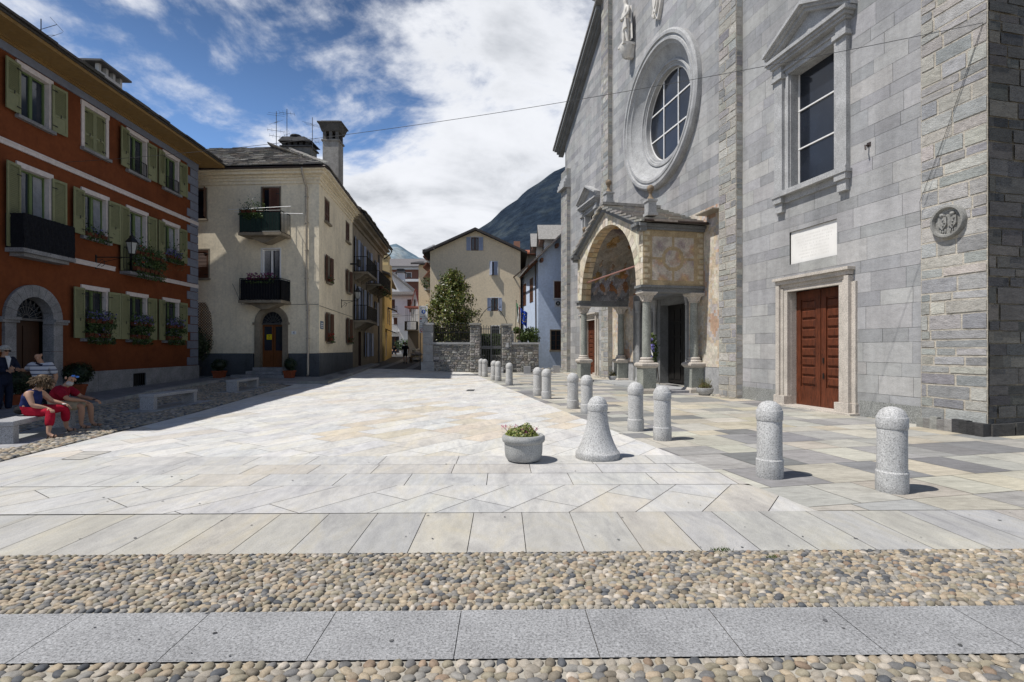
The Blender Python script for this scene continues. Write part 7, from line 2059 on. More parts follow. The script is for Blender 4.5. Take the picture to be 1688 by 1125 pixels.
def h2(x, y):
    c = interp(crest2, x / y * YF); return c * smooth(2600, YF, y) ** .9 + fbm(x * .004, y * .003, 6) * 45 * smooth(3000, 4500, y) * (1 if y < YF - 100 else .25) - 10
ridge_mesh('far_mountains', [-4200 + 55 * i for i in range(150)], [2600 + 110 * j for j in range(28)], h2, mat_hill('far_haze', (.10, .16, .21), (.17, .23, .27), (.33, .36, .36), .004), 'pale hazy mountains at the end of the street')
# ================================================================ BOLLARDS
bp = [(793.3, 620.5), (799.3, 621.8), (813.8, 627.5), (821.2, 629.0), (839.4, 635.5), (886.0, 653.0), (900.7, 658.5), (944.3, 674.5), (967.6, 683.0), (1048, 712.0), (1091.8, 727.5), (1268.8, 791.0), (1470.3, 815.5)]
bl_lab = ['far granite bollard, the one standing farthest down the row before the gate', 'second granite bollard from the far end of the row before the gate', 'third granite bollard from the far end, just right of the first pair',
 'fourth granite bollard from the far end, right one of the second pair', 'lone granite bollard between the garden wall and the pair before the far column', 'left granite bollard of the pair in front of the far church door', 'right granite bollard of the pair in front of the far church door',
 'granite bollard just left of the column, behind and left of the bell shaped one', 'granite bollard half hidden directly behind the bell shaped stone', 'left granite bollard of the pair before the porch entrance', 'right granite bollard of the pair before the porch entrance', 'tall near granite bollard in front of the brown right church door', 'nearest granite bollard, at the right in front of the church corner']
b0 = None
def make_bollard():
    t = thing('bollard', bl_lab[0], 'bollard', (0, 0, 0), 'round topped granite bollards along the church forecourt')
    m = MB(); m.lathe([(.165, -.05), (.168, .0), (.168, .235), (.160, .243), (.156, .25)], (0, 0, 0), 36); m.build('base', M['granite'], t)
    m = MB(); m.lathe([(.156, .25), (.154, .5), (.154, .74), (.150, .752)], (0, 0, 0), 36); m.build('shaft', M['granite'], t)
    m = MB(); m.lathe([(.150, .748), (.160, .753), (.164, .765), (.164, .88), (.161, .888), (.152, .893), (.148, .91), (.125, .955), (.085, .99), (.04, 1.006), (0, 1.01)], (0, 0, 0), 36); m.build('cap', M['granite'], t)
    return t
b0 = make_bollard()
for i, (px, py) in enumerate(bp):
    y = F * EYE / (py - YH)
    p = gp(px, py); p = Vector((p.x, p.y + .15, 0)); p.x = at(px, p.y); p.z = G(p.x, p.y)
    if i == 0: b0.location = p; ROOT[b0.name] = p
    else: c_ = copy_tree(b0, p, 0, bl_lab[i]); c_.rotation_euler = (R.gauss(0, .010), R.gauss(0, .010), R.uniform(0, 6.28))
p = gp(985, 762); y = p.y + .33; p = Vector((at(985, y), y, 0))
t = thing('bell_bollard', 'bell shaped granite bollard with a domed cap standing alone in the square', 'bollard', p)
m = MB(); m.lathe([(.335, -.02), (.342, .0), (.342, .085), (.335, .098), (.318, .11), (.295, .15), (.255, .24), (.215, .345), (.186, .45), (.166, .56), (.154, .66), (.15, .735)], p, 48); m.build('body', M['granite'], t)
m = MB(); m.lathe([(.15, .728), (.155, .734), (.158, .745), (.158, .83), (.153, .84), (.145, .845), (.142, .86), (.12, .905), (.085, .94), (.04, .958), (0, .962)], p, 36); m.build('cap', M['granite'], t)

# planter with pink geraniums
p = gp(863.5, 766); y = p.y + .27; p = Vector((at(863, y), y, 0))
t = thing('stone_planter', 'round grey stone planter holding a small plant with pink flowers', 'planter', p)
m = MB(); m.lathe([(0, 0.005), (.20, .005), (.245, .02), (.275, .07), (.287, .15), (.290, .26), (.290, .275), (.300, .285), (.318, .30), (.328, .33), (.325, .365), (.305, .392), (.275, .40), (.25, .39), (.243, .36), (.24, .30)], p, 48)
m.build('bowl', M['concrete'] if 'concrete' in M else mat_granite('rough_concrete', (.36, .36, .345), .7, 70, 1.15, .35, .25), t)
m = MB(); m.lathe([(.0, .34), (.12, .345), (.244, .33)], p, 24); m.build('soil', M['soil'], t)
m = MB(); lc = [(.20, .25, .05), (.26, .30, .07), (.14, .18, .04), (.34, .33, .12)]
for _ in range(2200):
    a = R.uniform(0, 6.28); rr = .26 * math.sqrt(R.random()); x, yy = rr * math.cos(a) - .03, rr * math.sin(a)
    h = .36 + max(0, .155 * (1 - (rr / .27) ** 2)) * R.uniform(.2, 1.15) * (1.1 + .35 * math.sin(x * 17) * math.cos(yy * 13))
    leaf(m, p + Vector((x, yy, h)), Vector((math.cos(a) * .6 + R.gauss(0, .5), math.sin(a) * .6 + R.gauss(0, .5), 1 + R.gauss(0, .4))).normalized(), R.uniform(.022, .048), vary(R.choice(lc), .3, .1), .8)
for _ in range(22):
    a = R.uniform(0, 6.28); r1 = R.uniform(.12, .32); q = p + Vector((r1 * math.cos(a) - .03, r1 * math.sin(a), R.uniform(.44, .56)))
    m.tube([p + Vector((r1 * .6 * math.cos(a) - .03, r1 * .6 * math.sin(a), .40)), q], .0022, 4, (.10, .13, .05), caps=False)
m.build('foliage', M['leaf'], t)
m = MB()
for (dx, dy, dz) in ((-.31, .0, .515), (-.27, .03, .525), (-.03, -.12, .49), (-.01, -.10, .475), (.03, -.15, .45), (.10, .0, .50), (-.12, .1, .52), (.2, .05, .47)):
    for _ in range(16): leaf(m, p + Vector((dx, dy, dz)) + Vector((R.gauss(0, .010), R.gauss(0, .010), R.gauss(0, .010))), Vector((R.gauss(0, 1), R.gauss(-.4, 1), R.gauss(.3, 1))).normalized(), .019, vary((.62, .16, .30), .2), .8)
for _ in range(60): a = R.uniform(0, 6.28); leaf(m, p + Vector((.2 * math.cos(a) - .03, .2 * math.sin(a), R.uniform(.42, .53))), Vector((0, -1, .4)).normalized(), .02, vary((.40, .30, .18), .3), .7)
m.build('flowers', M['flower'], t)

def bowl_planter(px, py, r, lab):
    p = gp(px, py); p = Vector((at(px, p.y + r), p.y + r, G(at(px, p.y + r), p.y + r)))
    t = thing('bowl_planter', lab, 'planter', p, None)
    m = MB(); m.lathe([(0, .01), (r * .6, .01), (r * .75, .05), (r * .95, r * .45), (r, r * .78), (r * 1.0, r * .86), (r * .9, r * .88), (r * .85, r * .75)], p, 28); m.build('bowl', M['trim'], t)
    m = MB(); leaves(m, p + Vector((0, 0, r * .95)), (r * .9, r * .9, r * .55), 420, .075, [(.16, .17, .05), (.10, .12, .035), (.22, .18, .08), (.15, .10, .06)], shell=.2)
    for _ in range(60):
        a = R.uniform(0, 6.28); b = R.uniform(.2, .9) * r; m.tube([p + Vector((b * .5 * math.cos(a), b * .5 * math.sin(a), r * .8)), p + Vector((b * 1.2 * math.cos(a), b * 1.2 * math.sin(a), r * R.uniform(1.4, 2.1)))], .004, 3, vary((.16, .15, .06), .3), caps=False)
    m.build('plants', M['leaf'], t)
bowl_planter(1162, 653, .30, 'low stone bowl of dry plants beside the right porch pedestal')
bowl_planter(1012, 628.5, .28, 'low stone bowl of yellowish plants by the wall left of the porch')

# ================================================================ BENCHES
bench_lab = ['nearest granite bench, the one with two people seated on it', 'empty granite bench in the middle of the cobbles', 'farthest empty granite bench near the cream house']
ln = 2.0
bt = thing('stone_bench', bench_lab[0], 'bench', (0, 0, 0), 'granite benches on the cobbles')
m = MB(); m.box(-.21, .21, 0, ln, .31, .40); m.build('seat', M['bench'], bt, bevel=.012)
for y0 in (.012, ln - .172): m = MB(); m.box(-.195, .195, y0, y0 + .16, -.04, .309); m.build('leg', M['bench'], bt, bevel=.010)
for i, ((ax_, ay_), (bx_, by_)) in enumerate(BENCH):
    g = max(G(ax_, ay_), G(bx_, by_)) + .012; rz = -math.atan2(bx_ - ax_, by_ - ay_)
    sc_ = math.hypot(bx_ - ax_, by_ - ay_) / ln
    o = bt if i == 0 else copy_tree(bt, (0, 0, 0), 0, bench_lab[i])
    o.location = (ax_, ay_, g); o.rotation_euler = (0, 0, rz); o.scale = (1, sc_, 1); ROOT[o.name] = Vector((ax_, ay_, g))
# little stone bench and block by the blue house
pA, pB = gp(875, 616.5), gp(919, 615)
m = MB(); 
for q in (gp(869, 616), gp(917.5, 615)): m.box(q.x - .22, q.x + .22, q.y, q.y + .4, q.z - .05, q.z + .46)
q, w = gp(869, 616), gp(917, 615); m.box(q.x + .22, w.x - .22, q.y + .08, q.y + .36, q.z + .16, q.z + .25)
m.build('stone_bench', M['bench'], loc=(q.x + 1, q.y + .2, q.z), label='low stone seat with two block ends at the foot of the blue house', cat='bench')

# ================================================================ POTTED PLANTS on the left
def potted(name, c, pr, ph, br, bz, n, mat, lab, col=DGREEN, size=.07, square=False, stem=0.0):
    t = thing(name, lab, 'potted plant', c); m = MB(); c = Vector(c)
    if square: m.hexa([(c.x - pr * .8, c.y - pr * .8, c.z), (c.x + pr * .8, c.y - pr * .8, c.z), (c.x + pr * .8, c.y + pr * .8, c.z), (c.x - pr * .8, c.y + pr * .8, c.z)] + [(c.x - pr, c.y - pr, c.z + ph), (c.x + pr, c.y - pr, c.z + ph), (c.x + pr, c.y + pr, c.z + ph), (c.x - pr, c.y + pr, c.z + ph)]); m.box(c.x - pr * 1.06, c.x + pr * 1.06, c.y - pr * 1.06, c.y + pr * 1.06, c.z + ph * .82, c.z + ph * 1.02)
    else: m.lathe([(0, 0), (pr * .72, 0), (pr * .95, ph * .8), (pr * 1.05, ph * .82), (pr * 1.06, ph), (pr * .9, ph), (pr * .85, ph * .85), (0, ph * .85)], c, 20)
    m.build('pot', mat, t)
    m = MB(); cc = c + Vector((0, 0, ph + stem + bz * .85))
    if stem: 
        for k in range(6): a = k; m.tube([c + Vector((0, 0, ph * .8)), cc + Vector((br * .4 * math.cos(a), br * .4 * math.sin(a), 0))], .012, 5, (.08, .06, .04))
    leaves(m, cc, (br, br, bz), n, size, col, shell=.45, lump=0 if n < 1200 else 8); m.ball(cc, (br * .72, br * .72, bz * .72), 10, 7, (.012, .02, .008)); m.build('foliage', M['leaf'], t)
    return t
y = 17.3; g = G(-14, y) + .10
potted('potted_bush', (at(128.5, y), y, g), .25, .36, .47, .42, 2600, M['terracotta'], 'round clipped bush in a terracotta pot against the orange house')
y = 14.4; g = G(-13.6, y) + .10
potted('potted_bush', (at(18, y) + .05, y, g), .22, .32, .45, .42, 1500, M['terracotta'], 'dark bush in a terracotta pot left of the doorway behind the men')
p = CF.P(-4.55, .27, 1.0); potted('potted_shrub', p, .24, .34, .42, .34, 1300, M['terracotta'], 'squat shrub in a terracotta trough left of the cream house steps', square=True)
p = CF.P(-1.05, .27, .95); potted('potted_shrub', p, .22, .36, .36, .36, 1300, M['terracotta'], 'round shrub in a square terracotta pot right of the cream house steps', square=True)
p = CF.P(-5.95, .27, .9); potted('potted_oleander', p, .36, .50, .85, .95, 1500, M['darkpot'], 'tall loose oleander in a dark tub by the passage', [(.05, .075, .03), (.035, .05, .02)], .13, stem=.3)
p = CF.P(-6.5, .27, .55); potted('potted_plant', p, .26, .62, .3, .25, 300, M['terracotta'], 'tall terracotta pot in the corner beside the orange house quoins')

# ================================================================ WREATH beside the portal
SWR = CH.pix(1073, 572, .5)[0]
t = thing('funeral_wreath', 'wreath of purple flowers and leaves with white ribbons beside the church door', 'wreath', CH.P(SWR, gz, .42))
m = MB()
for k in range(900):
    a = R.uniform(0, 6.28); r = .46 * R.uniform(.35, 1.05); p = CH.P(SWR + r * math.cos(a), 1.66 + r * 1.5 * math.sin(a), .50 + R.gauss(0, .06)); leaf(m, p, Vector((CH.n[0] + R.gauss(0, .5), CH.n[1] - .4 + R.gauss(0, .5), R.gauss(.3, .5))).normalized(), R.uniform(.08, .16), vary(R.choice([(.03, .05, .015), (.05, .08, .02), (.10, .13, .03)]), .3), .5)
m.build('greenery', M['leaf'], t)
m = MB()
for k in range(48):
    a = R.uniform(0, 6.28); r = .44 * math.sqrt(R.uniform(.1, 1)); p = CH.P(SWR + r * math.cos(a), 1.66 + r * 1.45 * math.sin(a), .58 + R.uniform(0, .06)); col = vary(R.choice([(.15, .13, .36), (.22, .19, .46), (.10, .09, .25)]), .2)
    for _ in range(9): leaf(m, p + Vector((R.gauss(0, .03), R.gauss(0, .03), R.gauss(0, .03))), Vector((CH.n[0] + R.gauss(0, .6), -.5 + R.gauss(0, .6), R.gauss(.2, .6))).normalized(), .075, col, .9)
m.build('flowers', M['flower'], t)
m = MB()
for k in range(8):
    u0, u1 = k / 8, (k + 1) / 8; q = lambda u, w: CH.P(SWR - .42 + .95 * u, 1.52 + .30 * math.sin(math.pi * min(1, u * 1.1)) - .28 * max(0, u - .5) + w, .66 + .03 * math.sin(u * 8))
    m.quad(q(u0, 0), q(u1, 0), q(u1, .11), q(u0, .11), None, True)
m.build('ribbon', M['marble'], t)
m = MB()
for s in (SWR - .28, SWR + .28): m.tube([CH.P(s, gz + .07, .62), CH.P(SWR, 2.3, .38)], .018, 5)
m.tube([CH.P(SWR, gz + .07, .10), CH.P(SWR, 2.3, .38)], .018, 5); m.build('stand', M['bark'], t)

# cables over the square
def cable(a, b, sag, r, lab, n=40):
    a, b = Vector(a), Vector(b); pts = [a.lerp(b, k / n) - Vector((0, 0, sag * 4 * (k / n) * (1 - k / n))) for k in range(n + 1)]
    m = MB(); m.tube(pts, r, 5); m.build('cable', M['greyiron'], loc=a, label=lab, cat='cable')
a = CH.P(13.3, 8.05, .27); s_, z_ = OR.pix(100, 268); cable(a, OR.P(s_, z_, .06), .42, .0065, 'thin cable hung across the square from the church corner to the orange house')
mb = MB(); mb.tube([CH.P(13.3, 8.05, .27), CH.P(12.6, 6.2, .275), CH.P(12.05, 4.9, .275), CH.P(11.9, 3.9, .03)], .004, 5); mb.build('wall_wire', M['iron'], loc=CH.P(12.6, 6.2, .27), label='thin slack wire running down the corner pilaster of the church', cat='cable')
mb = MB(); mb.tube([gp(1165, 655) + Vector((0, 0, .05)), gp(1200, 657) + Vector((0, 0, .05))], .05, 6)
# broken stones at the foot of the pilasters
def rubble_heap(s0, s1, n, lab):
    m = MB()
    for _ in range(n): p = CH.P(R.uniform(s0, s1), 0, R.uniform(.26, .5)); m.ball((p.x, p.y, G(p.x, p.y) + .01), (R.uniform(.05, .16), R.uniform(.05, .14), R.uniform(.03, .08)), 7, 4, vary((.36, .33, .28), .2), jit=.25)
    m.build('broken_stones', M['fieldstone'], loc=CH.P((s0 + s1) / 2, 0, .4), label=lab, cat='stones')
rubble_heap(4.2, 5.7, 16, 'broken stones along the foot of the pilaster right of the porch'); rubble_heap(-6.6, -5.1, 14, 'broken stones by the pilaster left of the porch')

# iron covers let into the paving
def cover(pts, h, lab, mat, frame=None):
    m = MB(); n = len(pts); q = [gp(x, y, h) for x, y in pts]; c = sum(q, Vector()) / n
    m.add(q, [tuple(range(n))])
    for k in range(1, 5):
        a = q[0].lerp(q[3], k / 5); b = q[1].lerp(q[2], k / 5); d = (b - a) * .04; e = (q[3] - q[0]) * .02; u = Vector((0, 0, .004)); m.add([a + d - e + u, b - d - e + u, b - d + e + u, a + d + e + u], [(0, 1, 2, 3)])
    o = m.build('manhole_cover', mat, loc=c, label=lab, cat='manhole cover')
    if frame:
        m = MB()
        for k in range(n):
            a, b = q[k], q[(k + 1) % n]; u = Vector((0, 0, .003)); w = (c - a) * .035; w2 = (c - b) * .035; m.add([a + u, b + u, b + w2 + u, a + w + u], [(0, 1, 2, 3)])
        m.build('frame', frame, o)
cover([(101, 758), (134, 758), (184, 744.5), (140, 744.5)], .004, 'slab filled inspection cover in the pale paving beside the cobbles and bench', mat_flat('cover_slab', (.46, .44, .40), .85, .2, amt=.2, scale=5), M['greyiron'])
cover([(768, 645), (781, 645), (783, 642.3), (771, 642.3)], .004, 'small iron drain grate in the sunlit paving left of the bollard row', M['greyiron'])
cover([(556, 617), (571, 617), (574, 613.2), (560, 613.2)], .108, 'dark iron cover in the pavement beside the cream house, nearer the street', M['greyiron'])
cover([(534, 625), (545, 625), (548, 622.4), (537, 622.4)], .108, 'dark iron cover in the pavement at the corner of the cream house', M['greyiron'])

# ================================================================ PEOPLE
M['skin'] = mat_flat('skin', (.40, .235, .16), .55, .3, amt=.08)
M['skin_tan'] = mat_flat('tanned_skin', (.36, .20, .125), .55, .3, amt=.08)
def cloth(name, c): 
    n = NT(name); v = n.coord('Object'); a = n.noise(v, 9, 4, .6, .5); col = n.ramp(a, [(.3, mul(c, .72)), (.7, mul(c, 1.12))]); n.bump(n.noise(n.coord('Object', (1, 1, .6)), 22, 3, .6, 1.0), .5, .02); return n.out(col, .9, .1)
M['c_red'] = cloth('red_cotton', (.36, .012, .03)); M['c_redshirt'] = cloth('crimson_shirt', (.22, .010, .025)); M['c_navy'] = cloth('navy_top', (.022, .032, .11)); M['c_suit'] = cloth('navy_suit', (.018, .022, .04)); M['c_black'] = cloth('black_cloth', (.012, .012, .014)); M['c_khaki'] = cloth('khaki_shorts', (.34, .29, .20)); M['c_white'] = cloth('white_shirt', (.6, .6, .6))
M['hair_brown'] = mat_flat('brown_hair', (.095, .062, .034), .6, .3, amt=.45, scale=40, bump=.6); M['hair_grey'] = mat_flat('grey_hair', (.36, .35, .33), .7, .2, amt=.3, scale=40, bump=.5); M['leather'] = mat_flat('brown_leather', (.06, .035, .02), .5, .3); M['blue_lens'] = mat_flat('blue_mirror_lens', (.08, .22, .6), .15, .6)
n_ = NT('striped_polo'); tc = n_.coord('Object'); sx = n_.n.new('ShaderNodeSeparateXYZ'); n_.link(tc, sx.inputs[0])
mm = n_.node('ShaderNodeMath', _operation='MULTIPLY'); mm.inputs[1].default_value = 1 / .105; n_.link(sx.outputs[2], mm.inputs[0]); fr_ = n_.node('ShaderNodeMath', _operation='FRACT'); n_.link(mm.outputs[0], fr_.inputs[0])
M['c_stripe'] = n_.out(n_.ramp(fr_.outputs[0], [(0, (.42, .43, .46)), (.30, (.015, .018, .05)), (.52, (.42, .43, .46)), (.60, (.22, .25, .34)), (.70, (.42, .43, .46))], 'CONSTANT'), .9, .1)

class Figure:
    """skeleton -> one continuous skinned body, clothes grown on the same bones"""
    def __init__(self, J): self.J = {k: Vector(v) for k, v in J.items()}
    def body(self, hand_l, hand_r, k=1.0):
        J = self.J; N = []; E = []; idx = {}
        def nd(name, pos, r, par=None):
            idx[name] = len(N); N.append((Vector(pos), r))
            if par is not None: E.append((idx[par], idx[name]))
        nd('pelvis', J['pelvis'], .135 * k); nd('belly', J['pelvis'].lerp(J['chest'], .5), .14 * k, 'pelvis'); nd('chest', J['chest'], .145 * k, 'belly'); nd('neck0', J['chest'].lerp(J['neck'], .75), .08, 'chest'); nd('neck', J['neck'], .058, 'neck0')
        h = J['head']; up = (h - J['neck']).normalized(); f = J['face'].normalized(); f = (f - up * f.dot(up)).normalized(); r = up.cross(f)
        nd('jaw', h - up * .055 + f * .028, .066, 'neck'); nd('skull', h + up * .02 - f * .008, .098, 'jaw'); nd('crown', h + up * .075 - f * .01, .070, 'skull')
        nd('nose', h - up * .02 + f * .105, .014, 'skull')
        for sd in ('l', 'r'):
            s = J['sh_' + sd]; nd('sh' + sd, s, .068 * k, 'chest'); e = J['el_' + sd]; nd('ua' + sd, s.lerp(e, .5), .052 * k, 'sh' + sd); nd('el' + sd, e, .043 * k, 'ua' + sd); w = J['wr_' + sd]; nd('fa' + sd, e.lerp(w, .4), .042 * k, 'el' + sd); nd('wr' + sd, w, .027, 'fa' + sd)
            d, pn = hand_l if sd == 'l' else hand_r        # finger direction, palm normal
            d = Vector(d).normalized(); pn = Vector(pn); pn = (pn - d * pn.dot(d)).normalized(); sdv = d.cross(pn)
            pm = w + d * .055; nd('pm' + sd, pm, .033, 'wr' + sd)
            for q, (off, ln_) in enumerate(((-.030, .062), (-.010, .072), (.010, .068), (.029, .052))):
                b = w + d * .095 + sdv * off; m1 = b + d * ln_ * .5 + pn * .012; m2 = b + d * ln_ * .82 + pn * .038
                nd(f'f{q}a{sd}', b, .0105, 'pm' + sd); nd(f'f{q}b{sd}', m1, .0095, f'f{q}a{sd}'); nd(f'f{q}c{sd}', m2, .008, f'f{q}b{sd}')
            b = w + d * .045 + sdv * -.042; nd('tha' + sd, b, .013, 'pm' + sd); nd('thb' + sd, b + d * .035 + sdv * -.018 + pn * .012, .010, 'tha' + sd)
            hp = J['hip_' + sd]; kn = J['kn_' + sd]; an = J['an_' + sd]; nd('hp' + sd, hp, .095 * k, 'pelvis'); nd('th' + sd, hp.lerp(kn, .5), .078 * k, 'hp' + sd); nd('kn' + sd, kn, .057 * k, 'th' + sd); nd('ca' + sd, kn.lerp(an, .35), .055 * k, 'kn' + sd); nd('an' + sd, an, .036, 'ca' + sd)
            to = J['to_' + sd]; nd('ft' + sd, an.lerp(to, .45) - Vector((0, 0, .035)), .036, 'an' + sd); nd('to' + sd, to, .026, 'ft' + sd)
        self.h, self.up, self.f, self.r = h, up, f, r
        return skin_mesh(N, E, 2)
    def chain(self, lst):
        """lst: [(name, parent, pos, r)]"""
        N = []; E = []; idx = {}
        for nm, par, pos, r in lst:
            idx[nm] = len(N); N.append((Vector(pos), r))
            if par is not None: E.append((idx[par], idx[nm]))
        return skin_mesh(N, E, 2)
    def shirt(self, sleeve, k=1.0, g=.018, low=.10):
        J = self.J; dn = (J['pelvis'] - J['chest']).normalized()
        L_ = [('c', None, J['chest'], .150 * k + g), ('b', 'c', J['pelvis'].lerp(J['chest'], .5), .148 * k + g), ('p', 'b', J['pelvis'] + dn * low * .3, .145 * k + g), ('n', 'c', J['chest'].lerp(J['neck'], .80), .075)]
        for sd in 'lr':
            s, e, w = J['sh_' + sd], J['el_' + sd], J['wr_' + sd]
            L_.append(('s' + sd, 'c', s, .070 * k + g))
            if sleeve > 0: L_.append(('u' + sd, 's' + sd, s.lerp(e, min(sleeve, 1) * .55), .058 * k + g * .9)); L_.append(('e' + sd, 'u' + sd, s.lerp(e, min(1, sleeve)), .052 * k + g))
            if sleeve > 1: L_.append(('f' + sd, 'e' + sd, e.lerp(w, .5), .046 * k + g)); L_.append(('w' + sd, 'f' + sd, e.lerp(w, .93), .036 + g * .6))
        return self.chain(L_)
    def trousers(self, leg, k=1.0, g=.016):
        J = self.J; L_ = [('p', None, J['pelvis'], .14 * k + g)]
        L_.append(('w', 'p', J['pelvis'].lerp(J['chest'], .22), .138 * k + g))
        for sd in 'lr':
            hp, kn, an = J['hip_' + sd], J['kn_' + sd], J['an_' + sd]
            L_ += [('h' + sd, 'p', hp, .098 * k + g), ('t' + sd, 'h' + sd, hp.lerp(kn, .5 if leg >= 1 else .45), .082 * k + g)]
            L_.append(('k' + sd, 't' + sd, hp.lerp(kn, min(1, leg)), .064 * k + g))
            if leg > 1: L_ += [('c' + sd, 'k' + sd, kn.lerp(an, .45), .060 * k + g), ('a' + sd, 'c' + sd, kn.lerp(an, min(.93, leg - 1)), .050 + g)]
        return self.chain(L_)
    def face(self, t, lens=None, beard=None, eye=True):
        h, up, f, r = self.h, self.up, self.f, self.r
        m = MB()
        for s in (-1, 1): m.ball(h + r * s * .033 + f * .088 + up * .012, .011, 8, 6, (.03, .02, .02)); 
        m.build('eyes', M['colpaint'], t)
        m = MB(); m.tube([h - up * .056 + f * .092 - r * .022, h - up * .058 + f * .100, h - up * .056 + f * .092 + r * .022], .006, 6, (.28, .11, .09)); m.build('mouth', M['colpaint'], t)
        m = MB()
        for s in (-1, 1): m.ball(h + r * s * .098 - f * .005, (.018, .026, .034), 8, 6)
        m.build('ears', M['skin'], t)
    def shoes(self, t, mat, sandal=False):
        for sd in 'lr':
            a, o = self.J['an_' + sd], self.J['to_' + sd]; d = (o - a); d.z = 0; d.normalize(); s = Vector((-d.y, d.x, 0)); z0 = min(a.z, o.z) - .055; m = MB(); b = Vector((a.x, a.y, z0)) - d * .07
            out = [(0, .03), (.05, .042), (.14, .036), (.22, .048), (.27, .036), (.295, .0)]
            pts = [b + d * x + s * w for x, w in out] + [b + d * x - s * w for x, w in reversed(out[:-1])]
            n = len(pts); m.add(pts + [q + Vector((0, 0, .022)) for q in pts], [tuple(range(n - 1, -1, -1)), tuple(range(n, 2 * n))] + [(i, (i + 1) % n, (i + 1) % n + n, i + n) for i in range(n)])
            if sandal:
                for x in (.09, .19): m.tube([b + d * x + s * .045 + Vector((0, 0, .02)), b + d * x + s * .03 + Vector((0, 0, .075)), b + d * x - s * .03 + Vector((0, 0, .075)), b + d * x - s * .045 + Vector((0, 0, .02))], .011, 5)
            else:
                vs, fs = skin_mesh([(a - Vector((0, 0, .02)), .048), (a.lerp(o, .5) - Vector((0, 0, .03)), .046), (o + d * .01, .036)], [(0, 1), (1, 2)], 2); m.add(vs, fs, None, True)
            m.build('shoe', mat, t)
def put(vf, name, mat, t): m = MB(); m.add(vf[0], vf[1], None, True); return m.build(name, mat, t)
def hair_cap(fig, t, mat, n, ln_, lo, name='hair', curl=.02):
    h, up, f, r = fig.h, fig.up, fig.f, fig.r; m = MB()
    vs, fs = [], []
    m.ball(h + up * .045 - f * .026, (.102, .102, .098), 14, 9, None, True, .03)
    for _ in range(n):
        th = R.uniform(-math.pi, math.pi); el_ = R.uniform(lo, 1.0); 
        if abs(th) < .75 and el_ < .52: continue
        d = (f * math.cos(th) + r * math.sin(th)) * math.sqrt(max(0, 1 - el_ * el_)) + up * el_
        p = h + up * .02 - f * .012 + d * .108; q = p + d * ln_ * .5 + Vector((R.gauss(0, curl), R.gauss(0, curl), -ln_ * .5)); q2 = q + d * ln_ * .2 + Vector((R.gauss(0, curl), R.gauss(0, curl), -ln_ * .6))
        m.tube([p, q, q2], [.016, .014, .006], 5)
    return m.build(name, mat, t)

# --- the seated pair; bench frame: b along the bench, out towards the square
(ax_, ay_), (bx_, by_) = BENCH[0]; bd = Vector((bx_ - ax_, by_ - ay_, 0)).normalized(); bo_ = Vector((bd.y, -bd.x, 0)); B0 = Vector((ax_, ay_, 0)); Zv = Vector((0, 0, 1)); SEAT = .400
def W_(t, o, z): return B0 + bd * t + bo_ * o + Zv * z
# woman: dark tank top, red trousers, curly brown hair, looking over her left shoulder towards the man
t0 = .95
wj = dict(pelvis=W_(t0, -.02, SEAT + .13), chest=W_(t0 + .0, .06, SEAT + .37), neck=W_(t0 + .0, .13, SEAT + .525), head=W_(t0 + .02, .19, SEAT + .655), face=bo_ * .75 + bd * .65 + Zv * -.05,
          sh_r=W_(t0 - .17, .05, SEAT + .45), el_r=W_(t0 - .25, .16, SEAT + .22), wr_r=W_(t0 - .20, .38, SEAT + .155), sh_l=W_(t0 + .17, .09, SEAT + .45), el_l=W_(t0 + .30, .22, SEAT + .25), wr_l=W_(t0 + .30, .42, SEAT + .19),
          hip_r=W_(t0 - .10, .02, SEAT + .10), kn_r=W_(t0 - .23, .43, SEAT + .08), an_r=W_(t0 - .38, .46, .10), to_r=W_(t0 - .42, .61, .045), hip_l=W_(t0 + .10, .02, SEAT + .10), kn_l=W_(t0 + .33, .42, SEAT + .10), an_l=W_(t0 + .43, .40, .10), to_l=W_(t0 + .47, .56, .045))
fig = Figure(wj); t = thing('person', 'seated woman in navy sleeveless top and red trousers looking to her left', 'person', W_(t0, 0, 0))
put(fig.body((bo_ * .8 + bd * .35 - Zv * .55, -Zv + bo_ * -.3), (bo_ * .75 - bd * .5 - Zv * .3, -Zv), 1.06), 'body', M['skin'], t); fig.face(t)
put(fig.shirt(0, 1.10, .020, .2), 'tank_top', M['c_navy'], t); put(fig.trousers(1.72, 1.10, .014), 'trousers', M['c_red'], t); fig.shoes(t, M['leather'], True); hair_cap(fig, t, M['hair_brown'], 340, .07, -.45, curl=.022)
m = MB(); m.ball(W_(t0 + .02, -.06, SEAT + .12), (.20, .20, .09), 12, 7, None, True, .05); m.build('waist_wrap', M['c_black'], t)
c_, up_, fw_ = fig.h, fig.up, fig.f
m = MB(); 
for s in (-1, 1): m.ball(c_ + up_ * .075 + fig.r * s * .075 + fw_ * .05, (.03, .03, .018), 8, 6, (.45, .42, .38))
m.build('sunglasses', M['colpaint'], t)
m = MB(); w = wj['wr_l']; m.tube([w + Vector((.030 * math.cos(a * .7), .030 * math.sin(a * .7), .0)) for a in range(10)], .010, 5); m.build('bracelet', M['whitepaint'], t)
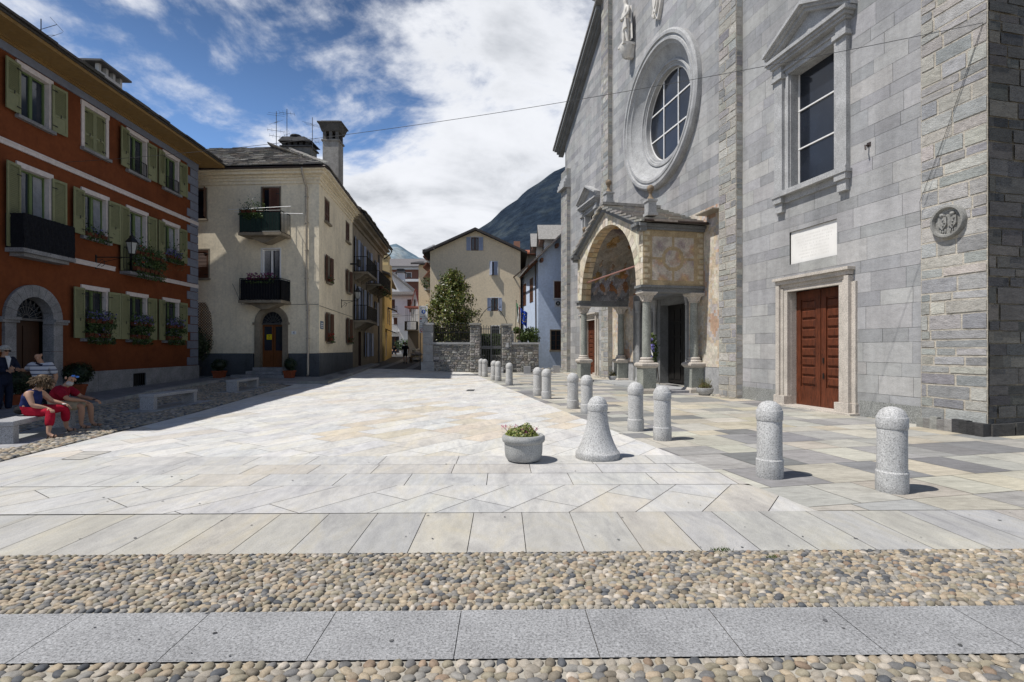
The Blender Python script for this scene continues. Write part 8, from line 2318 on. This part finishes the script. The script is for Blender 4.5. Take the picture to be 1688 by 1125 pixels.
# man: crimson shirt, khaki shorts, white beard, blue sunglasses pushed up
t0 = 1.92
mj = dict(pelvis=W_(t0, -.04, SEAT + .13), chest=W_(t0, .08, SEAT + .375), neck=W_(t0, .18, SEAT + .53), head=W_(t0 + .0, .25, SEAT + .655), face=bo_ * .93 - bd * .55,
          sh_r=W_(t0 - .20, .11, SEAT + .46), el_r=W_(t0 - .27, .31, SEAT + .25), wr_r=W_(t0 - .10, .50, SEAT + .20), sh_l=W_(t0 + .20, .11, SEAT + .46), el_l=W_(t0 + .27, .33, SEAT + .25), wr_l=W_(t0 + .16, .62, SEAT + .20),
          hip_r=W_(t0 - .10, .02, SEAT + .11), kn_r=W_(t0 - .14, .50, SEAT + .09), an_r=W_(t0 - .16, .50, .10), to_r=W_(t0 - .20, .68, .045), hip_l=W_(t0 + .10, .02, SEAT + .11), kn_l=W_(t0 + .14, .54, SEAT + .10), an_l=W_(t0 + .16, .56, .10), to_l=W_(t0 + .17, .74, .045))
fig = Figure(mj); t = thing('person', 'seated bearded man in crimson shirt and khaki shorts leaning on his knees', 'person', W_(t0, 0, 0))
put(fig.body((bo_ * .8 - bd * .2 - Zv * .45, -Zv), (bo_ * .7 + bd * .5 - Zv * .35, -Zv), 1.12), 'body', M['skin_tan'], t); fig.face(t)
put(fig.shirt(.85, 1.16, .02), 'shirt', M['c_redshirt'], t); put(fig.trousers(.93, 1.12, .025), 'shorts', M['c_khaki'], t); fig.shoes(t, M['leather'], True)
c_, up_, fw_, r_ = fig.h, fig.up, fig.f, fig.r
m = MB(); m.ball(c_ - up_ * .085 + fw_ * .050, (.068, .068, .060), 12, 8, None, True, .06); m.build('beard', M['hair_grey'], t)
m = MB()
for s in (-1, 1): m.ball(c_ + up_ * .095 + r_ * s * .042 + fw_ * .07, (.036, .036, .024), 10, 6)
m.build('sunglasses', M['blue_lens'], t)
m = MB(); w = mj['wr_l']; m.tube([w + Vector((.036 * math.cos(a * .7), .036 * math.sin(a * .7), 0)) for a in range(10)], .012, 5); m.build('wristwatch', M['c_black'], t)

def standing(p, fdir, h, lean=0.0):
    """neutral standing joints, facing fdir, height h"""
    f = Vector(fdir).normalized(); l = Vector((-f.y, f.x, 0)); P0 = Vector(p); k = h / 1.72
    def q(a, b, z): return P0 + f * a * k + l * b * k + Vector((0, 0, z * k))
    ln_ = lean
    J = dict(pelvis=q(0, 0, .93), chest=q(.02 + ln_ * .4, 0, 1.26), neck=q(.02 + ln_ * .75, 0, 1.46 - ln_ * .12), head=q(.05 + ln_ * 1.0, 0, 1.60 - ln_ * .16), face=f.copy(), sh_l=q(.01 + ln_ * .6, .19, 1.39 - ln_ * .1), sh_r=q(.01 + ln_ * .6, -.19, 1.39 - ln_ * .1), el_l=q(.0 + ln_, .25, 1.10), el_r=q(0 + ln_, -.25, 1.10), wr_l=q(.08 + ln_, .25, .86), wr_r=q(.08 + ln_, -.25, .86),
             hip_l=q(0, .095, .90), hip_r=q(0, -.095, .90), kn_l=q(.02, .10, .49), kn_r=q(.02, -.10, .49), an_l=q(-.02, .11, .09), an_r=q(-.02, -.11, .09), to_l=q(.15, .13, .04), to_r=q(.15, -.13, .04))
    return J, f, l, q
# suited man at the left edge, arms half folded, taking the other man's hand
y = 13.4; p = Vector((at(6, y), y, G(at(6, y), y) + .02))
J, f, l, q = standing(p, (1.0, -.25, 0), 1.75)
J.update(el_r=q(.06, -.27, 1.12), wr_r=q(.32, -.10, 1.10), el_l=q(.05, .27, 1.12), wr_l=q(.30, .02, 1.16))
fig = Figure(J); t = thing('person', 'grey haired man in a dark suit and sunglasses standing by the doorway', 'person', p)
put(fig.body((f * .6 - l * .8, -f), (f, l), .98), 'body', M['skin'], t); fig.face(t)
put(fig.shirt(1.95, 1.05, .028, .9), 'jacket', M['c_suit'], t); put(fig.trousers(1.93, .98, .024), 'trousers', M['c_suit'], t); fig.shoes(t, M['c_black']); hair_cap(fig, t, M['hair_grey'], 160, .02, .25, curl=.006)
m = MB(); a = q(.165, 0, 1.10); m.add([q(.175, .0, 1.12), q(.17, .055, 1.40), q(.12, .05, 1.47), q(.12, -.05, 1.47), q(.17, -.055, 1.40)], [(0, 1, 2, 3, 4)]); m.build('shirt_front', M['c_white'], t)
c_, up_, fw_, r_ = fig.h, fig.up, fig.f, fig.r; m = MB()
for s in (-1, 1): m.ball(c_ + up_ * .014 + r_ * s * .038 + fw_ * .098, (.032, .032, .02), 8, 6)
m.tube([c_ + up_ * .018 - r_ * .10, c_ + up_ * .02 - r_ * .06 + fw_ * .09, c_ + up_ * .02 + r_ * .06 + fw_ * .09, c_ + up_ * .018 + r_ * .10], .006, 4); m.build('sunglasses', M['c_black'], t)
# bald man in a striped polo reaching to shake hands, head turned towards the suited man
y = 12.7; p = Vector((at(71, y), y, G(at(71, y), y) - .02))
J, f, l, q = standing(p, (.25, -1.0, 0), 1.66, .10)
J['face'] = Vector((-1.0, -.35, -.12)); hand = Vector((at(16, 13.1), 13.1, 1.07))
J['sh_r'] = q(.05, -.20, 1.37); sr = J['sh_r']; J['el_r'] = sr.lerp(hand, .5) + Vector((0, 0, -.08)); J['wr_r'] = sr.lerp(hand, .93); 
L1_ = (J['el_r'] - sr).length; 
if L1_ > .36: J['wr_r'] = sr + (hand - sr).normalized() * .60; J['el_r'] = sr.lerp(J['wr_r'], .5) + Vector((0, 0, -.07))
J['el_l'] = q(-.02, .27, 1.08); J['wr_l'] = q(.05, .24, .84)
fig = Figure(J); t = thing('person', 'bald man in a striped polo shirt reaching out his arm to shake hands', 'person', p)
put(fig.body((-Vector((0, 0, 1)) + f * .2, -l), (J['wr_r'] - J['el_r'], Vector((0, -1, 0))), 1.12), 'body', M['skin_tan'], t); fig.face(t)
put(fig.shirt(.85, 1.18, .022, .7), 'polo_shirt', M['c_stripe'], t); put(fig.trousers(1.93, 1.08, .022), 'trousers', M['c_black'], t); fig.shoes(t, M['c_black'])
m = MB(); c = J['neck']; m.tube([c + Vector((.075 * math.cos(a * .52), .075 * math.sin(a * .52), -.05 + .02 * math.sin(a))) for a in range(13)], .022, 6); m.build('collar', M['c_suit'], t)
# walker in the street with a small dog, and someone seated farther on
p = gp(668, 599.2); J, f, l, q = standing(p, (.05, -1, 0), 1.76); J['kn_l'] = q(.08, .10, .50); J['an_l'] = q(.12, .11, .10); J['to_l'] = q(.28, .12, .05); J['an_r'] = q(-.14, -.11, .10); J['to_r'] = q(.02, -.12, .04)
fig = Figure(J); t = thing('person', 'dark clothed walker in shorts in the middle of the old street', 'person', p)
put(fig.body((-Vector((0, 0, 1)), l), (-Vector((0, 0, 1)), -l), 1.05), 'body', M['skin'], t); fig.face(t); put(fig.shirt(.8, 1.1, .03, .9), 'shirt', M['c_black'], t); put(fig.trousers(.95, 1.05, .035), 'shorts', M['c_black'], t); fig.shoes(t, M['c_black']); hair_cap(fig, t, M['c_black'], 120, .04, -.1)
yq = 66.0; p = Vector((at(650, yq), yq, G(at(650, yq), yq))); J, f, l, q = standing(p, (.1, -1, 0), 1.7)
J.update(pelvis=q(0, 0, .52), chest=q(.05, 0, .86), neck=q(.08, 0, 1.05), head=q(.12, 0, 1.19), sh_l=q(.05, .19, .98), sh_r=q(.05, -.19, .98), el_l=q(.1, .26, .72), el_r=q(.1, -.26, .72), wr_l=q(.3, .18, .62), wr_r=q(.3, -.18, .62), hip_l=q(.02, .1, .5), hip_r=q(.02, -.1, .5), kn_l=q(.45, .16, .52), kn_r=q(.45, -.16, .52), an_l=q(.45, .17, .10), an_r=q(.45, -.17, .10), to_l=q(.6, .18, .04), to_r=q(.6, -.18, .04))
fig = Figure(J); t = thing('person', 'dark clothed person seated outside the door at the end of the street', 'person', p)
put(fig.body((f, -Vector((0, 0, 1))), (f, -Vector((0, 0, 1))), 1.05), 'body', M['skin'], t); put(fig.shirt(.8, 1.1, .03, .3), 'shirt', M['c_black'], t); put(fig.trousers(1.9, 1.05, .03), 'trousers', M['c_suit'], t); hair_cap(fig, t, M['c_black'], 80, .03, -.1)
m = MB(); c = q(-.05, 0, 0); m.box(c.x - .25, c.x + .25, c.y - .22, c.y + .22, c.z + .38, c.z + .42)
for sx in (-1, 1):
    for sy in (-1, 1): m.box(c.x + sx * .22 - .02, c.x + sx * .22 + .02, c.y + sy * .2 - .02, c.y + sy * .2 + .02, c.z, c.z + .38)
m.box(c.x - .25, c.x + .25, c.y + .2, c.y + .24, c.z + .42, c.z + .85); m.build('chair', M['doorwood'], loc=c, label='dark wooden chair under the person seated at the end of the street', cat='chair')
p = gp(677.5, 599.3); z0 = p.z; D = lambda a, b, z: Vector((p.x + b, p.y - a, z0 + z))
N = [(D(-.16, 0, .30), .085), (D(0, 0, .29), .085), (D(.16, 0, .30), .09), (D(.26, 0, .40), .055), (D(.32, 0, .48), .062), (D(.42, 0, .455), .030), (D(.31, .05, .56), .016), (D(.31, -.05, .56), .016)]
E = [(0, 1), (1, 2), (2, 3), (3, 4), (4, 5), (4, 6), (4, 7)]
for sx in (-1, 1):
    b = len(N); N += [(D(.17, .07 * sx, .20), .035), (D(.16, .07 * sx, .10), .022), (D(.18, .07 * sx, .02), .022), (D(-.14, .07 * sx, .20), .045), (D(-.10, .075 * sx, .14), .03), (D(-.19, .075 * sx, .09), .02), (D(-.17, .075 * sx, .02), .022)]
    E += [(2, b), (b, b + 1), (b + 1, b + 2), (0, b + 3), (b + 3, b + 4), (b + 4, b + 5), (b + 5, b + 6)]
b = len(N); N += [(D(-.25, 0, .37), .022), (D(-.32, 0, .46), .014)]; E += [(0, b), (b, b + 1)]
vs, fs = skin_mesh(N, E, 2); m = MB(); m.add(vs, fs, None, True); m.build('dog', mat_flat('brown_fur', (.10, .065, .035), .9, .1, amt=.4, scale=20), loc=p, label='small brown dog beside the walker in the street', cat='dog')
# ================================================================ SKY, SUN, CAMERA
SUN_EL, SUN_PHI = rad(60.0), rad(19.0)
sv = Vector((-math.cos(SUN_PHI) * math.cos(SUN_EL), -math.sin(SUN_PHI) * math.cos(SUN_EL), math.sin(SUN_EL)))
w = bpy.data.worlds.new('World'); scene.world = w; w.use_nodes = True
nt = w.node_tree; N_ = nt.nodes; L_ = nt.links
bg = N_['Background']; bg.inputs['Strength'].default_value = 0.05
sky = N_.new('ShaderNodeTexSky'); sky.sky_type = 'NISHITA'; sky.sun_disc = False
sky.sun_elevation = SUN_EL; sky.sun_rotation = math.atan2(sv.x, sv.y); sky.altitude = 300; sky.air_density = 1.0; sky.dust_density = 0.4; sky.ozone_density = 3.0
tc = N_.new('ShaderNodeTexCoord'); sp = N_.new('ShaderNodeSeparateXYZ'); L_.new(tc.outputs['Generated'], sp.inputs[0])
def math_(op, a, b=None, c=None, clamp=False):
    x = N_.new('ShaderNodeMath'); x.operation = op; x.use_clamp = clamp
    for i, v in enumerate((a, b, c)):
        if v is None: continue
        if hasattr(v, 'is_output'): L_.new(v, x.inputs[i])
        else: x.inputs[i].default_value = v
    return x.outputs[0]
def maprange(v, a, b, c=0.0, d=1.0):
    x = N_.new('ShaderNodeMapRange'); x.interpolation_type = 'SMOOTHSTEP'; L_.new(v, x.inputs[0])
    for i, k in enumerate((a, b, c, d)): x.inputs[i + 1].default_value = k
    return x.outputs[0]
X_, Y_, Z_ = sp.outputs
den = math_('ADD', math_('MAXIMUM', Z_, 0.0), 0.22)
px_ = math_('DIVIDE', X_, den); py_ = math_('DIVIDE', Y_, den)
cb = N_.new('ShaderNodeCombineXYZ'); L_.new(px_, cb.inputs[0]); L_.new(py_, cb.inputs[1])
def noise_(vec, scale, det, rough, dist, off=(0, 0, 0)):
    mp = N_.new('ShaderNodeMapping'); mp.inputs['Location'].default_value = off; L_.new(vec, mp.inputs[0])
    x = N_.new('ShaderNodeTexNoise'); x.inputs['Scale'].default_value = scale; x.inputs['Detail'].default_value = det; x.inputs['Roughness'].default_value = rough; x.inputs['Distortion'].default_value = dist
    L_.new(mp.outputs[0], x.inputs['Vector']); return x.outputs['Fac']
n1 = noise_(cb.outputs[0], 1.35, 10, 0.60, 0.35, (3.1, 1.7, 0.4)); n2 = noise_(cb.outputs[0], 0.62, 5, 0.5, 0.2, (1.3, 7.7, 2.0)); n3 = noise_(cb.outputs[0], 3.6, 8, 0.62, 0.5, (5.2, 0.3, 1.0))
dens = math_('ADD', math_('MULTIPLY', n1, .62), math_('ADD', math_('MULTIPLY', n2, .20), math_('MULTIPLY', n3, .24)))
hxy = math_('SQRT', math_('ADD', math_('MULTIPLY', X_, X_), math_('MULTIPLY', Y_, Y_))); az = math_('DIVIDE', X_, math_('MAXIMUM', hxy, 1e-4))
front = maprange(Y_, .02, .40); back = math_('MULTIPLY', maprange(Y_, .0, -.35), maprange(Z_, .48, .22))  # back: unseen low clouds, added to brighten walls facing the camera
right = maprange(az, -.30, .02); low = maprange(Z_, .40, .20); high = maprange(Z_, .54, .72)
bias = math_('ADD', math_('MULTIPLY', right, .10), math_('ADD', math_('MULTIPLY', low, .080), math_('MULTIPLY', high, -.35)))
both = math_('MULTIPLY', math_('MULTIPLY', right, low), -.09)
bias = math_('MULTIPLY', math_('ADD', bias, both), front); bias = math_('ADD', bias, math_('MULTIPLY', front, .082)); bias = math_('ADD', bias, math_('MULTIPLY', back, .12))
cov = math_('ADD', dens, bias)
mask = maprange(cov, .578, .69)
sh = noise_(cb.outputs[0], 1.7, 6, .55, .3, (9.1, 3.3, 1.2)); thick = maprange(cov, .63, .82)
cr = N_.new('ShaderNodeValToRGB'); L_.new(math_('MULTIPLY', thick, maprange(sh, .38, .62)), cr.inputs[0])
CLK = 19.6
cr.color_ramp.elements[0].color = (CLK * .93, CLK * .95, CLK, 1); cr.color_ramp.elements[1].color = (CLK * .47, CLK * .50, CLK * .55, 1)
# colour ramps clamp nothing in linear floats, so the cloud radiance is set directly
gm = N_.new('ShaderNodeMix'); gm.data_type = 'RGBA'; gm.blend_type = 'MULTIPLY'; gm.inputs[0].default_value = 1.0; L_.new(sky.outputs[0], gm.inputs[6]); gm.inputs[7].default_value = (.85, 1.0, 1.16, 1)
el_ = N_.new('ShaderNodeVectorMath'); el_.operation = 'SCALE'; L_.new(gm.outputs[2], el_.inputs[0]); L_.new(maprange(Z_, .62, .22, .15 + 1.0, 2.9), el_.inputs['Scale'])
mx = N_.new('ShaderNodeMix'); mx.data_type = 'RGBA'; L_.new(mask, mx.inputs[0]); L_.new(el_.outputs[0], mx.inputs[6]); L_.new(cr.outputs[0], mx.inputs[7])
L_.new(mx.outputs[2], bg.inputs['Color'])

sl_ = bpy.data.lights.new('sun', 'SUN'); sl_.energy = 5.0; sl_.angle = rad(0.53); sl_.color = (1.0, 0.965, 0.915)
so_ = bpy.data.objects.new('sun', sl_); COL.objects.link(so_); so_.rotation_euler = sv.to_track_quat('Z', 'Y').to_euler(); so_.location = sv * 60

cam = bpy.data.cameras.new('camera'); co_ = bpy.data.objects.new('camera', cam); COL.objects.link(co_)
cam.sensor_fit = 'HORIZONTAL'; cam.sensor_width = 36.0; cam.lens = F / 1688 * 36.0; cam.shift_x = 0.0; cam.shift_y = (YH - 562.5) / 1688
cam.clip_start = 0.05; cam.clip_end = 20000
co_.location = (0, 0, EYE); co_.rotation_euler = (rad(90), 0, 0); scene.camera = co_
scene.view_settings.view_transform = 'Standard'; scene.view_settings.look = 'None'; scene.view_settings.exposure = 0.0; scene.view_settings.gamma = 1.0
scene.cycles.max_bounces = 8; scene.cycles.diffuse_bounces = 3; scene.cycles.glossy_bounces = 3
scene.cycles.use_denoising = True
